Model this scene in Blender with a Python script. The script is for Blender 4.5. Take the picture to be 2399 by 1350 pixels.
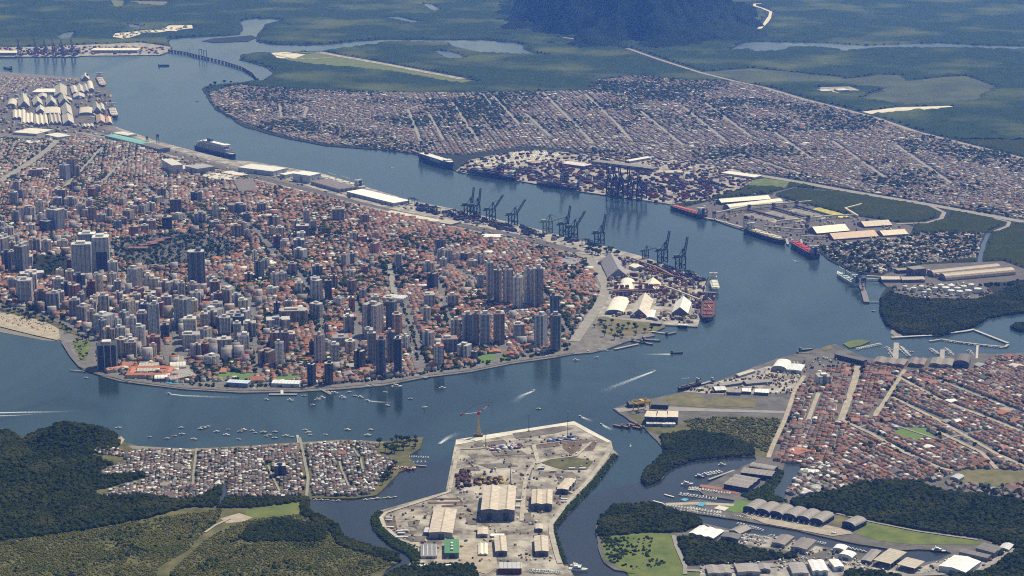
import bpy, bmesh, math, random
import numpy as np
from mathutils import Vector, noise as mnoise
from mathutils.geometry import tessellate_polygon

random.seed(11); RNG = np.random.default_rng(11)
for o in list(bpy.data.objects): bpy.data.objects.remove(o)
SC = bpy.context.scene
COL = SC.collection

# ------------------------------------------------------------------ camera
HZ, FK, KS = 450.0, 4650.0, 0.0008          # horizon row above frame, focal/cos, px per metre per row
TH = math.asin((675 + HZ) / FK); FL = FK * math.cos(TH); CH = math.cos(TH) / KS
cd = bpy.data.cameras.new('camera'); cam = bpy.data.objects.new('camera', cd); COL.objects.link(cam)
cam.location = (0, 0, CH); cam.rotation_euler = (math.pi / 2 - TH, 0, 0)
cd.sensor_width = 36; cd.lens = FL / 2399 * 36; cd.clip_start = 5; cd.clip_end = 60000
SC.camera = cam
# ------------------------------------------------------------------ world + sun
SUN_AZ, SUN_EL = math.radians(42), math.radians(57)      # azimuth right of the view direction
w = bpy.data.worlds.new('World'); SC.world = w; w.use_nodes = True
nt = w.node_tree; nt.nodes.clear()
sky = nt.nodes.new('ShaderNodeTexSky'); sky.sky_type = 'NISHITA'; sky.sun_disc = False
sky.sun_elevation = SUN_EL; sky.sun_rotation = SUN_AZ; sky.altitude = 0; sky.air_density = 1.0; sky.dust_density = 1.0; sky.ozone_density = 1.0
bg = nt.nodes.new('ShaderNodeBackground'); bg.inputs[1].default_value = 0.085
wo = nt.nodes.new('ShaderNodeOutputWorld'); nt.links.new(sky.outputs[0], bg.inputs[0]); nt.links.new(bg.outputs[0], wo.inputs[0])
sd = bpy.data.lights.new('sun', 'SUN'); sd.energy = 5.0; sd.angle = math.radians(0.5); sd.color = (1, 0.94, 0.85)
sun = bpy.data.objects.new('sun', sd); COL.objects.link(sun)
SV = Vector((math.cos(SUN_EL) * math.sin(SUN_AZ), math.cos(SUN_EL) * math.cos(SUN_AZ), math.sin(SUN_EL)))
sun.rotation_euler = SV.to_track_quat('Z', 'Y').to_euler()
vs = SC.view_settings; vs.view_transform = 'Standard'; vs.look = 'None'; vs.exposure = 0.08; vs.gamma = 1; vs.use_curve_mapping = False
SC.cycles.use_denoising = False; SC.cycles.filter_width = 1.1; SC.cycles.sample_clamp_indirect = 2.0; SC.cycles.use_adaptive_sampling = False; SC.cycles.max_bounces = 4; SC.cycles.diffuse_bounces = 2; SC.cycles.glossy_bounces = 2
SC.cycles.volume_bounces = 3; SC.cycles.caustics_reflective = False; SC.cycles.caustics_refractive = False

# ------------------------------------------------------------------ survey helpers (map position of a spot seen in the photo)
def G(x, y, z=0.0):
    dx = (x - 1199.5) / FL; dy = (675 - y) / FL
    t = (CH - z) / (math.sin(TH) - dy * math.cos(TH))
    return Vector((dx * t, (math.cos(TH) + dy * math.sin(TH)) * t, z))
def PX(X, Y, z=0.0):
    X = np.asarray(X, float); Y = np.asarray(Y, float)
    zc = Y * math.cos(TH) - (z - CH) * math.sin(TH); yc = Y * math.sin(TH) + (z - CH) * math.cos(TH)
    return 1199.5 + FL * X / zc, 675 - FL * yc / zc
def S(y): return (y + HZ) * KS
def inpoly(px, py, poly):
    px = np.asarray(px); py = np.asarray(py); r = np.zeros(px.shape, bool); n = len(poly)
    for i in range(n):
        x1, y1 = poly[i]; x2, y2 = poly[(i + 1) % n]
        if y1 == y2: continue
        c = ((y1 > py) != (y2 > py)) & (px < (x2 - x1) * (py - y1) / (y2 - y1) + x1)
        r ^= c
    return r
def bearing(p, q):
    a = G(*p); b = G(*q); return math.atan2(b.y - a.y, b.x - a.x)

# ------------------------------------------------------------------ materials
MATS = {}
def mat(name, col, rough=0.8, var=0.25, scale=0.05, metal=0.0, spec=0.3, col2=None, bump=0.0, detail=6, coord='POS'):
    if name in MATS: return MATS[name]
    m = bpy.data.materials.new(name); m.use_nodes = True; n = m.node_tree.nodes; l = m.node_tree.links
    b = n['Principled BSDF']; b.inputs['Roughness'].default_value = rough; b.inputs['Metallic'].default_value = metal
    b.inputs['Specular IOR Level'].default_value = spec
    g = n.new('ShaderNodeNewGeometry'); nz = n.new('ShaderNodeTexNoise'); nz.inputs['Scale'].default_value = scale; nz.inputs['Detail'].default_value = detail
    nz.inputs['Roughness'].default_value = 0.65
    l.new(g.outputs['Position'], nz.inputs['Vector'])
    mp = n.new('ShaderNodeMapRange'); mp.inputs[1].default_value = 0.3; mp.inputs[2].default_value = 0.7
    l.new(nz.outputs['Fac'], mp.inputs[0])
    mx = n.new('ShaderNodeMix'); mx.data_type = 'RGBA'
    if col2 is None:
        c1 = [c * (1 - var) for c in col]; c2 = [min(1, c * (1 + var)) for c in col]
    else: c1, c2 = col, col2
    mx.inputs[6].default_value = (*c1, 1); mx.inputs[7].default_value = (*c2, 1)
    l.new(mp.outputs[0], mx.inputs[0]); l.new(mx.outputs[2], b.inputs['Base Color'])
    if bump:
        bp = n.new('ShaderNodeBump'); bp.inputs['Distance'].default_value = bump; l.new(nz.outputs['Fac'], bp.inputs['Height']); l.new(bp.outputs[0], b.inputs['Normal'])
    MATS[name] = m; return m
def mat_obj(name, rough=0.75, facade=False, spec=0.3, metal=0.0, stripes=0.0, var=0.15):
    """own paint colour of each object (object colour), with floors and windows when facade"""
    if name in MATS: return MATS[name]
    m = bpy.data.materials.new(name); m.use_nodes = True; n = m.node_tree.nodes; l = m.node_tree.links
    b = n['Principled BSDF']; b.inputs['Roughness'].default_value = rough; b.inputs['Specular IOR Level'].default_value = spec; b.inputs['Metallic'].default_value = metal
    oi = n.new('ShaderNodeObjectInfo'); tc = n.new('ShaderNodeTexCoord')
    nz = n.new('ShaderNodeTexNoise'); nz.inputs['Scale'].default_value = 0.12; nz.inputs['Detail'].default_value = 5; l.new(tc.outputs['Object'], nz.inputs['Vector'])
    mr = n.new('ShaderNodeMapRange'); mr.inputs[1].default_value = .3; mr.inputs[2].default_value = .7; mr.inputs[3].default_value = 1 - var; mr.inputs[4].default_value = 1 + var
    l.new(nz.outputs['Fac'], mr.inputs[0])
    vm = n.new('ShaderNodeVectorMath'); vm.operation = 'SCALE'; l.new(oi.outputs['Color'], vm.inputs[0]); l.new(mr.outputs[0], vm.inputs['Scale'])
    out = vm.outputs[0]
    def math_(op, a, bb=None):
        x = n.new('ShaderNodeMath'); x.operation = op
        for i, v in enumerate((a, bb)):
            if v is None: continue
            if isinstance(v, (int, float)): x.inputs[i].default_value = v
            else: l.new(v, x.inputs[i])
        return x.outputs[0]
    if facade or stripes:
        sp = n.new('ShaderNodeSeparateXYZ'); l.new(tc.outputs['Object'], sp.inputs[0])
        ns = n.new('ShaderNodeSeparateXYZ'); l.new(tc.outputs['Normal'], ns.inputs[0])
        ax = math_('ABSOLUTE', ns.outputs[0]); sel = math_('GREATER_THAN', ax, 0.7)
        u = n.new('ShaderNodeMix'); l.new(sel, u.inputs[0]); l.new(sp.outputs[0], u.inputs[2]); l.new(sp.outputs[1], u.inputs[3])
        u = u.outputs[0]
    if facade:
        fz = math_('FRACT', math_('DIVIDE', sp.outputs[2], 3.05)); fu = math_('FRACT', math_('DIVIDE', u, 3.4)); fb = math_('FRACT', math_('DIVIDE', u, 11.3))
        wz = math_('MULTIPLY', math_('GREATER_THAN', fz, .34), math_('LESS_THAN', fz, .8))
        wu = math_('MULTIPLY', math_('GREATER_THAN', fu, .2), math_('LESS_THAN', fu, .78))
        wn = math_('MULTIPLY', wz, wu)
        slot = math_('MULTIPLY', math_('GREATER_THAN', fb, .8), 0.8)        # service strip between flats, its recess shade painted as dark colour
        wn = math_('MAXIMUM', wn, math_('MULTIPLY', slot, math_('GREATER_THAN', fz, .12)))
        az = math_('ABSOLUTE', ns.outputs[2]); wn = math_('MULTIPLY', wn, math_('LESS_THAN', az, .5))
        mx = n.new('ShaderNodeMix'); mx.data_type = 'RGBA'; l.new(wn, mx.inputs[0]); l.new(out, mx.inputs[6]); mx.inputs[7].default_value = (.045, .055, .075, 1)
        out = mx.outputs[2]
        rr = n.new('ShaderNodeMapRange'); rr.inputs[3].default_value = rough; rr.inputs[4].default_value = .25; l.new(wn, rr.inputs[0]); l.new(rr.outputs[0], b.inputs['Roughness'])
    if stripes:
        fu = math_('FRACT', math_('DIVIDE', u, stripes)); sg = math_('GREATER_THAN', fu, .82)
        mx = n.new('ShaderNodeMix'); mx.data_type = 'RGBA'; l.new(math_('MULTIPLY', sg, .45), mx.inputs[0]); l.new(out, mx.inputs[6]); mx.inputs[7].default_value = (.09, .08, .07, 1)
        out = mx.outputs[2]
    l.new(out, b.inputs['Base Color']); MATS[name] = m; return m
def mat_attr(name, rough=0.85):
    m = bpy.data.materials.new(name); m.use_nodes = True; n = m.node_tree.nodes; l = m.node_tree.links
    b = n['Principled BSDF']; b.inputs['Roughness'].default_value = rough; b.inputs['Specular IOR Level'].default_value = .25
    a = n.new('ShaderNodeAttribute'); a.attribute_name = 'col'
    g = n.new('ShaderNodeNewGeometry'); nz = n.new('ShaderNodeTexNoise'); nz.inputs['Scale'].default_value = .35; nz.inputs['Detail'].default_value = 3; l.new(g.outputs['Position'], nz.inputs['Vector'])
    mr = n.new('ShaderNodeMapRange'); mr.inputs[1].default_value = .3; mr.inputs[2].default_value = .7; mr.inputs[3].default_value = .72; mr.inputs[4].default_value = 1.2; l.new(nz.outputs['Fac'], mr.inputs[0])
    vm = n.new('ShaderNodeVectorMath'); vm.operation = 'SCALE'; l.new(a.outputs['Color'], vm.inputs[0]); l.new(mr.outputs[0], vm.inputs['Scale']); l.new(vm.outputs[0], b.inputs['Base Color'])
    MATS[name] = m; return m
def mat_leaf(name, c1, c2, big=None, sc=.5):
    m = bpy.data.materials.new(name); m.use_nodes = True; n = m.node_tree.nodes; l = m.node_tree.links
    b = n['Principled BSDF']; b.inputs['Roughness'].default_value = .9; b.inputs['Specular IOR Level'].default_value = 0
    oi = n.new('ShaderNodeObjectInfo'); g = n.new('ShaderNodeNewGeometry'); nz = n.new('ShaderNodeTexNoise'); nz.inputs['Scale'].default_value = sc; nz.inputs['Detail'].default_value = 8
    l.new(g.outputs['Position'], nz.inputs['Vector'])
    ad = n.new('ShaderNodeMath'); ad.operation = 'MULTIPLY_ADD'; l.new(oi.outputs['Random'], ad.inputs[0]); ad.inputs[1].default_value = .7; l.new(nz.outputs['Fac'], ad.inputs[2])
    mr = n.new('ShaderNodeMapRange'); mr.inputs[1].default_value = .4; mr.inputs[2].default_value = 1.3; l.new(ad.outputs[0], mr.inputs[0])
    mx = n.new('ShaderNodeMix'); mx.data_type = 'RGBA'; mx.inputs[6].default_value = (*c1, 1); mx.inputs[7].default_value = (*c2, 1); l.new(mr.outputs[0], mx.inputs[0])
    out = mx.outputs[2]
    if big:
        n2 = n.new('ShaderNodeTexNoise'); n2.inputs['Scale'].default_value = big[0]; n2.inputs['Detail'].default_value = 4; l.new(g.outputs['Position'], n2.inputs['Vector'])
        m2 = n.new('ShaderNodeMapRange'); m2.inputs[1].default_value = .5; m2.inputs[2].default_value = .68; l.new(n2.outputs['Fac'], m2.inputs[0])
        x2 = n.new('ShaderNodeMix'); x2.data_type = 'RGBA'; x2.inputs[7].default_value = (*big[1], 1); l.new(out, x2.inputs[6]); l.new(m2.outputs[0], x2.inputs[0]); out = x2.outputs[2]
    l.new(out, b.inputs['Base Color']); MATS[name] = m; return m

def water_mat(name, base, rough, bump, amt):
    m = bpy.data.materials.new(name); m.use_nodes = True; n = m.node_tree.nodes; l = m.node_tree.links
    b = n['Principled BSDF']; b.inputs['Base Color'].default_value = (*base, 1); b.inputs['Roughness'].default_value = rough; b.inputs['IOR'].default_value = 1.33
    g = n.new('ShaderNodeNewGeometry'); nz = n.new('ShaderNodeTexNoise'); nz.inputs['Scale'].default_value = .09; nz.inputs['Detail'].default_value = 7; nz.inputs['Roughness'].default_value = .7
    l.new(g.outputs['Position'], nz.inputs['Vector'])
    bp = n.new('ShaderNodeBump'); bp.inputs['Distance'].default_value = bump; bp.inputs['Strength'].default_value = amt; l.new(nz.outputs['Fac'], bp.inputs['Height']); l.new(bp.outputs[0], b.inputs['Normal'])
    n2 = n.new('ShaderNodeTexNoise'); n2.inputs['Scale'].default_value = .0028; n2.inputs['Detail'].default_value = 8; n2.inputs['Roughness'].default_value = .62; n2.inputs['Distortion'].default_value = 1.2
    mpg = n.new('ShaderNodeMapping'); mpg.inputs['Scale'].default_value = (1, .45, 1); mpg.inputs['Rotation'].default_value = (0, 0, .8); l.new(g.outputs['Position'], mpg.inputs['Vector']); l.new(mpg.outputs[0], n2.inputs['Vector'])
    mr = n.new('ShaderNodeMapRange'); mr.inputs[1].default_value = .35; mr.inputs[2].default_value = .65; l.new(n2.outputs['Fac'], mr.inputs[0])
    mx = n.new('ShaderNodeMix'); mx.data_type = 'RGBA'; mx.inputs[6].default_value = (*[c * .7 for c in base], 1); mx.inputs[7].default_value = (*[c * 1.4 for c in base], 1); l.new(mr.outputs[0], mx.inputs[0]); l.new(mx.outputs[2], b.inputs['Base Color'])
    r2 = n.new('ShaderNodeMapRange'); r2.inputs[1].default_value = .35; r2.inputs[2].default_value = .65; r2.inputs[3].default_value = rough * .55; r2.inputs[4].default_value = rough * 1.9; l.new(n2.outputs['Fac'], r2.inputs[0]); l.new(r2.outputs[0], b.inputs['Roughness'])
    MATS[name] = m; return m

M_WATER = water_mat('sea_water', (.022, .041, .046), .12, 1.2, .12)
M_CREEK = water_mat('creek_water', (.026, .032, .036), .1, .8, .1)
M_LAKE = water_mat('lake_water', (.04, .06, .08), .2, .5, .2)
M_SAND = mat('beach_sand', (.25, .22, .165), .9, .15, .05, col2=(.42, .37, .28), detail=9)
M_WET = mat('wet_sand', (.2, .18, .14), .5, .2, .03)
M_URB = mat('city_ground', (.085, .08, .072), .9, .5, .04, col2=(.22, .205, .18), detail=9)
M_CONC = mat('port_concrete', (.15, .14, .125), .85, .25, .03, col2=(.40, .37, .325), detail=11)
M_YARD = mat('yard_gravel', (.10, .085, .065), .9, .5, .022, col2=(.42, .385, .32), detail=12)
for m_ in (M_YARD, M_CONC): m_.node_tree.nodes['Map Range'].inputs[1].default_value = .38; m_.node_tree.nodes['Map Range'].inputs[2].default_value = .62
M_PALE = mat('pale_quay_concrete', (.44, .41, .34), .85, .1, .05, col2=(.66, .62, .53), detail=10)
M_ASPH = mat('asphalt', (.13, .125, .12), .85, .2, .05)
M_ROAD = mat('pale_road', (.24, .225, .20), .85, .2, .05)
M_TRACK = mat('dirt_track', (.24, .20, .15), .95, .2, .07, col2=(.42, .37, .29), detail=10)
M_DIRT = mat('brown_dirt', (.12, .085, .06), .95, .4, .05)
M_GRASS = mat('grass', (.06, .10, .018), .95, .3, .03, col2=(.15, .165, .04), detail=10)
M_PITCH = mat('pitch_grass', (.10, .17, .035), .95, .12, .1)
M_DRYG = mat('dry_grass', (.085, .085, .03), .95, .3, .03, col2=(.19, .165, .08), detail=10)
M_SCRUB = mat('scrub_floor', (.04, .05, .014), .95, .4, .03, col2=(.15, .135, .05), detail=10)
M_FLOOR = mat('forest_floor', (.010, .015, .007), .95, .3, .05)
M_MARSH = mat('marsh_grass', (.016, .03, .012), .95, .4, .004, col2=(.075, .095, .032), detail=12)
M_DARKU = mat('district_ground', (.06, .058, .05), .9, .5, .03, col2=(.15, .14, .125))
M_RAIL = mat('rail_ballast', (.10, .09, .085), .9, .3, .05)
M_LEAF = mat_leaf('leaf_dark', (.014, .028, .005), (.05, .07, .016))
M_MANG = mat_leaf('leaf_mangrove', (.011, .019, .004), (.036, .048, .010), big=(.014, (.046, .052, .013)))
M_BRUSH = mat_leaf('leaf_brush', (.045, .055, .010), (.17, .155, .05), big=(.015, (.07, .085, .02)))
M_FAR = mat_leaf('leaf_far', (.012, .026, .012), (.034, .055, .022), big=(.0022, (.085, .105, .04)), sc=.012)
M_MTN = mat_leaf('leaf_mountain', (.008, .015, .008), (.03, .045, .02))
M_BARK = mat('bark', (.09, .065, .045), .9)
M_ATTR = mat_attr('house_paint')
M_FAC = mat_obj('facade', .7, facade=True)
M_PAINT = mat_obj('paint', .65)
M_GLOSS = mat_obj('gloss_paint', .4, spec=.5)
M_SHEET = mat_obj('sheet_roof', .55, stripes=7.0)
M_PLAIN = mat_obj('sheet_plain', .6)
def foam_mat():
    m = mat('wake_foam', (.55, .62, .64), .7, .2, .3); n = m.node_tree.nodes; l = m.node_tree.links; b = n['Principled BSDF']
    a = n.new('ShaderNodeAttribute'); a.attribute_name = 'fade'; g = n.new('ShaderNodeNewGeometry'); nz = n.new('ShaderNodeTexNoise'); nz.inputs['Scale'].default_value = .35; nz.inputs['Detail'].default_value = 6; l.new(g.outputs['Position'], nz.inputs['Vector'])
    ad = n.new('ShaderNodeMath'); ad.operation = 'ADD'; l.new(a.outputs['Fac'], ad.inputs[0]); l.new(nz.outputs['Fac'], ad.inputs[1])
    mr = n.new('ShaderNodeMapRange'); mr.inputs[1].default_value = .55; mr.inputs[2].default_value = 1.25; l.new(ad.outputs[0], mr.inputs[0]); l.new(mr.outputs[0], b.inputs['Alpha']); return m
M_FOAM = foam_mat()

# ------------------------------------------------------------------ mesh helpers
class MB:
    def __init__(s): s.v = []; s.f = []
    def box(s, x0, x1, y0, y1, z0, z1):
        n = len(s.v); s.v += [(x0, y0, z0), (x1, y0, z0), (x1, y1, z0), (x0, y1, z0), (x0, y0, z1), (x1, y0, z1), (x1, y1, z1), (x0, y1, z1)]
        s.f += [tuple(n + i for i in q) for q in ((0, 3, 2, 1), (4, 5, 6, 7), (0, 1, 5, 4), (1, 2, 6, 5), (2, 3, 7, 6), (3, 0, 4, 7))]; return s
    def beam(s, a, b, t, t2=None):
        a = Vector(a); b = Vector(b); d = (b - a); L = d.length
        if L < 1e-4: return s
        d.normalize(); up = Vector((0, 0, 1)) if abs(d.z) < .95 else Vector((1, 0, 0)); u = d.cross(up).normalized() * t / 2; q = u.cross(d).normalized() * (t2 or t) / 2
        n = len(s.v)
        for p in (a, b): s.v += [tuple(p + u + q), tuple(p - u + q), tuple(p - u - q), tuple(p + u - q)]
        s.f += [tuple(n + i for i in x) for x in ((0, 1, 2, 3), (7, 6, 5, 4), (0, 4, 5, 1), (1, 5, 6, 2), (2, 6, 7, 3), (3, 7, 4, 0))]; return s
    def prism(s, pts, z0, z1):
        n = len(s.v); k = len(pts); s.v += [(x, y, z0) for x, y in pts] + [(x, y, z1) for x, y in pts]
        s.f += [tuple(range(n + k - 1, n - 1, -1)), tuple(range(n + k, n + 2 * k))] + [(n + i, n + (i + 1) % k, n + k + (i + 1) % k, n + k + i) for i in range(k)]; return s
    def cyl(s, x, y, r, z0, z1, k=10, r2=None):
        r2 = r if r2 is None else r2; n = len(s.v)
        s.v += [(x + r * math.cos(i * 2 * math.pi / k), y + r * math.sin(i * 2 * math.pi / k), z0) for i in range(k)] + [(x + r2 * math.cos(i * 2 * math.pi / k), y + r2 * math.sin(i * 2 * math.pi / k), z1) for i in range(k)]
        s.f += [tuple(range(n + k - 1, n - 1, -1)), tuple(range(n + k, n + 2 * k))] + [(n + i, n + (i + 1) % k, n + k + (i + 1) % k, n + k + i) for i in range(k)]; return s
    def mesh(s, name, m):
        me = bpy.data.meshes.new(name); me.from_pydata(s.v, [], s.f); me.update(); me.materials.append(m); return me
    def build(s, name, m, parent=None, color=None):
        return link(name, s.mesh(name, m), parent, color)
def link(name, me, parent=None, color=None):
    o = bpy.data.objects.new(name, me); COL.objects.link(o)
    if parent: o.parent = parent
    if color: o.color = (*color, 1)
    return o
def empty(name, loc, rz=0.0):
    o = bpy.data.objects.new(name, None); COL.objects.link(o); o.location = loc; o.rotation_euler = (0, 0, rz); o.empty_display_size = 1; return o
REG = []
def tag(o, label, cat, px=0, group=None):
    o['label'] = label; o['category'] = cat
    if group: o['group'] = group
    REG.append((o, label, px)); return o
def copy_tree(o, parent=None):
    c = o.copy(); COL.objects.link(c); c.parent = parent
    for ch in o.children: copy_tree(ch, c)
    return c
LZ = 2.0
def flat(name, poly, m, z=LZ, kind='structure', skirt=0.0, rough=0.0, step=40.0):
    """sheet of land laid over the given outline, with an optional bank down to the water"""
    P = [G(x, y, z) for x, y in poly]; Q = []
    for i, a in enumerate(P):
        b = P[(i + 1) % len(P)]; L = (b - a).length; k = max(1, int(L / step)) if rough else 1
        k = min(k, 60)
        for j in range(k):
            p = a.lerp(b, j / k)
            if rough and j: 
                q = mnoise.noise_vector(p * .013 + Vector((7, 3, 0))); p = p + Vector((q.x, q.y, 0)) * rough
            Q.append(p)
    tri = tessellate_polygon([Q]); v = [tuple(p) for p in Q]; f = []
    for t in tri:
        a, b, c = (Q[i] for i in t)
        f.append(t if (b - a).cross(c - a).z > 0 else (t[0], t[2], t[1]))
    if skirt:
        n = len(v); v += [(p.x, p.y, z - skirt) for p in Q]
        f += [(i, (i + 1) % n, n + (i + 1) % n, n + i) for i in range(n)]
    me = bpy.data.meshes.new(name); me.from_pydata(v, [], f); me.update(); me.materials.append(m)
    o = link(name, me)
    if kind: o['kind'] = kind
    return o
ROADS = []; NR = 0
def road(name, pts, wid, m, z=LZ + .8, kind='structure', keep=True, zraise=None):
    global NR; NR += 1; z = z + .006 * NR
    P = [G(x, y, z) for x, y in pts]; v = []; f = []
    for i, p in enumerate(P):
        d = (P[min(i + 1, len(P) - 1)] - P[max(i - 1, 0)]); d.z = 0; d.normalize(); q = Vector((-d.y, d.x, 0)) * wid / 2
        v += [tuple(p + q), tuple(p - q)]
        if i: f.append((2 * i - 2, 2 * i - 1, 2 * i + 1, 2 * i))
    me = bpy.data.meshes.new(name); me.from_pydata(v, [], f); me.update(); me.materials.append(m); o = link(name, me)
    if kind: o['kind'] = kind
    if keep:
        for a, b in zip(P[:-1], P[1:]): ROADS.append((a.x, a.y, b.x, b.y, wid / 2))
    return o

# ================================================================== SETTING: water and land
def sheet(name, x0, x1, y0, y1, z, m):
    me = bpy.data.meshes.new(name); me.from_pydata([(x0, y0, z), (x1, y0, z), (x1, y1, z), (x0, y1, z)], [], [(0, 1, 2, 3)]); me.materials.append(m)
    o = link(name, me); o['kind'] = 'structure'; return o
sheet('harbour_water', -13000, 13000, 500, 23500, 0.0, M_WATER)

MAIN = [(-1500, -180), (3900, -180), (3900, 728), (2399, 726), (2312, 745), (2282, 766), (2200, 788), (2115, 784), (2078, 762), (2062, 732), (2060, 700), (2078, 672),
        (2060, 650), (1980, 628), (1940, 608), (1905, 582), (1850, 568), (1760, 546), (1672, 515), (1650, 500), (1590, 489), (1570, 478), (1340, 446), (1200, 421), (1100, 408), (1068, 401),
        (985, 366), (960, 356), (850, 348), (760, 341), (680, 326), (620, 311), (562, 292), (545, 277), (502, 256), (490, 236), (476, 212), (480, 203), (560, 195), (612, 190),
        (640, 172), (628, 160), (600, 150), (560, 140), (565, 128), (650, 122), (750, 120), (800, 113), (920, 98), (1050, 99), (1060, 108), (1130, 124), (1230, 127), (1285, 133), (1288, 129),
        (1250, 123), (1225, 114), (1230, 105), (1200, 99), (1130, 92), (1040, 92), (900, 91), (830, 96), (780, 102), (700, 105), (640, 103), (600, 97), (602, 82), (614, 68), (622, 56),
        (656, 49), (652, 44), (600, 42), (562, 48), (570, 66), (560, 81), (440, 86), (400, 90), (394, 100), (404, 112), (400, 121), (375, 130), (240, 129), (190, 132), (180, 134), (-1500, 134)]
SANTOS = [(-1500, 168), (0, 168), (180, 182), (245, 184), (243, 205), (262, 230), (268, 262), (262, 294), (300, 307), (370, 331), (440, 350), (540, 375), (600, 380), (680, 394), (760, 408),
          (850, 436), (960, 469), (1060, 489), (1150, 510), (1250, 535), (1340, 559), (1420, 578), (1465, 590), (1510, 602), (1560, 620), (1620, 644), (1655, 660), (1648, 720), (1634, 766), (1560, 762),
          (1520, 775), (1535, 786), (1470, 800), (1430, 815), (1390, 826), (1340, 830), (1300, 838), (1200, 852), (1100, 872), (1000, 884), (900, 903), (800, 912), (700, 918), (560, 920), (430, 912),
          (330, 900), (280, 893), (240, 882), (195, 866), (176, 850), (163, 825), (150, 802), (136, 795), (80, 782), (0, 762), (-300, 700), (-1500, 600)]
GUAR = [(3900, 830), (2399, 826), (2330, 830), (2285, 826), (2180, 838), (2100, 842), (2060, 842), (2028, 838), (1955, 806), (1925, 815), (1880, 826), (1820, 840), (1790, 852), (1760, 862), (1690, 890), (1640, 905), (1600, 918),
        (1540, 932), (1470, 945), (1436, 957), (1450, 968), (1475, 985), (1510, 1002), (1545, 1040), (1557, 1055), (1545, 1073), (1508, 1106), (1501, 1124), (1515, 1138), (1545, 1126), (1568, 1100), (1620, 1080),
        (1700, 1072), (1768, 1069), (1772, 1078), (1740, 1092), (1690, 1118), (1645, 1140), (1640, 1152), (1650, 1160), (1720, 1172), (1716, 1186), (1640, 1170), (1560, 1180), (1555, 1188), (1640, 1205), (1730, 1218),
        (1800, 1230), (1870, 1243), (1950, 1262), (2010, 1275), (2100, 1290), (2150, 1287), (2210, 1290), (2230, 1296), (2200, 1312), (2140, 1322), (2080, 1304), (2030, 1298), (1950, 1284), (1880, 1270), (1800, 1255), (1720, 1242), (1650, 1226),
        (1530, 1181), (1440, 1185), (1410, 1210), (1395, 1240), (1400, 1280), (1415, 1318), (1440, 1335), (1520, 1348), (1560, 1400), (1560, 1500), (3900, 1500)]
YARD = [(1068, 1030), (1345, 987), (1432, 1034), (1436, 1052), (1449, 1066), (1400, 1132), (1340, 1192), (1300, 1240), (1318, 1290), (1330, 1325), (1345, 1350), (1345, 1500), (900, 1500), (905, 1345), (940, 1325), (968, 1318), (955, 1298), (915, 1278), (875, 1240), (869, 1215), (885, 1198),
        (1044, 1152), (1056, 1090)]
SHANTY = [(-1500, 1030), (0, 1025), (150, 1020), (280, 1022), (288, 1034), (330, 1048), (450, 1051), (600, 1043), (700, 1035), (800, 1030), (900, 1034), (992, 1024), (985, 1050), (955, 1068), (975, 1090), (935, 1106), (905, 1138), (882, 1160), (830, 1168), (722, 1166),
          (722, 1186), (726, 1196), (790, 1230), (802, 1258), (830, 1270), (882, 1284), (925, 1296), (937, 1314), (905, 1334), (890, 1360), (890, 1500), (-1500, 1500)]
flat('mainland', MAIN, M_FLOOR, LZ, skirt=4, rough=12, step=60)
flat('city_land', SANTOS, M_URB, LZ, skirt=4)
flat('south_shore_land', GUAR, M_DARKU, LZ, skirt=4, rough=3, step=15)
flat('shipyard_land', YARD, M_YARD, LZ, skirt=4)
flat('village_land', SHANTY, M_SCRUB, LZ, skirt=4, rough=3, step=15)
ISLES = [('river_island', [(473, 96), (500, 90), (590, 83), (602, 88), (580, 97), (500, 100)]), ('creek_island', [(2368, 768), (2380, 760), (2440, 756), (2440, 780), (2385, 776)]),
         ('pond_island', [(2370, 1600), (2371, 1600), (2371, 1601)])][:2]
for n_, p_ in ISLES: flat(n_, p_, M_FLOOR, LZ, skirt=4, rough=3, step=15)
LAKES = [('lake', [(1018, 119), (1050, 121), (1075, 128), (1088, 137), (1055, 138), (1040, 132)]), ('lake', [(900, 42), (930, 39), (960, 47), (998, 53), (970, 55), (935, 46)]),
         ('lake', [(990, 9), (1008, 9), (1033, 25), (1018, 27)]), ('lake', [(132, 88), (150, 78), (173, 75), (165, 88), (150, 93)]), ('lake', [(300, 57), (328, 60), (325, 67), (305, 66)]),
         ('river', [(1712, 117), (1730, 108), (1748, 99), (1850, 99), (1960, 103), (2030, 107), (2100, 104), (2200, 102), (2300, 107), (2500, 112), (2700, 120), (2700, 127), (2500, 119), (2399, 116), (2220, 112), (2060, 112), (2000, 118), (1975, 121), (1966, 114), (1900, 110), (1850, 109), (1832, 119), (1770, 122), (1764, 116)]),
         ('creek', [(2322, 546), (2312, 546), (2298, 575), (2288, 620), (2300, 620), (2304, 590), (2312, 565)]), ('lake', [(62, 44), (100, 45), (95, 48), (65, 47)])]
for n_, p_ in LAKES: flat(n_, p_, M_LAKE, LZ + .3, rough=4, step=40)
flat('village_creek', [(522, 1130), (528, 1130), (532, 1165), (522, 1182), (503, 1186), (510, 1165)], M_CREEK, LZ + .3)
flat('marina_creek', [(1838, 1086), (1880, 1090), (1868, 1110), (1850, 1140), (1840, 1165), (1822, 1168), (1812, 1155), (1828, 1125)], M_CREEK, LZ + .3)
flat('yard_creek', [(905, 1350), (918, 1330), (945, 1316), (962, 1314), (955, 1330), (925, 1345), (915, 1400), (895, 1400)], M_CREEK, LZ + .3)

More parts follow.
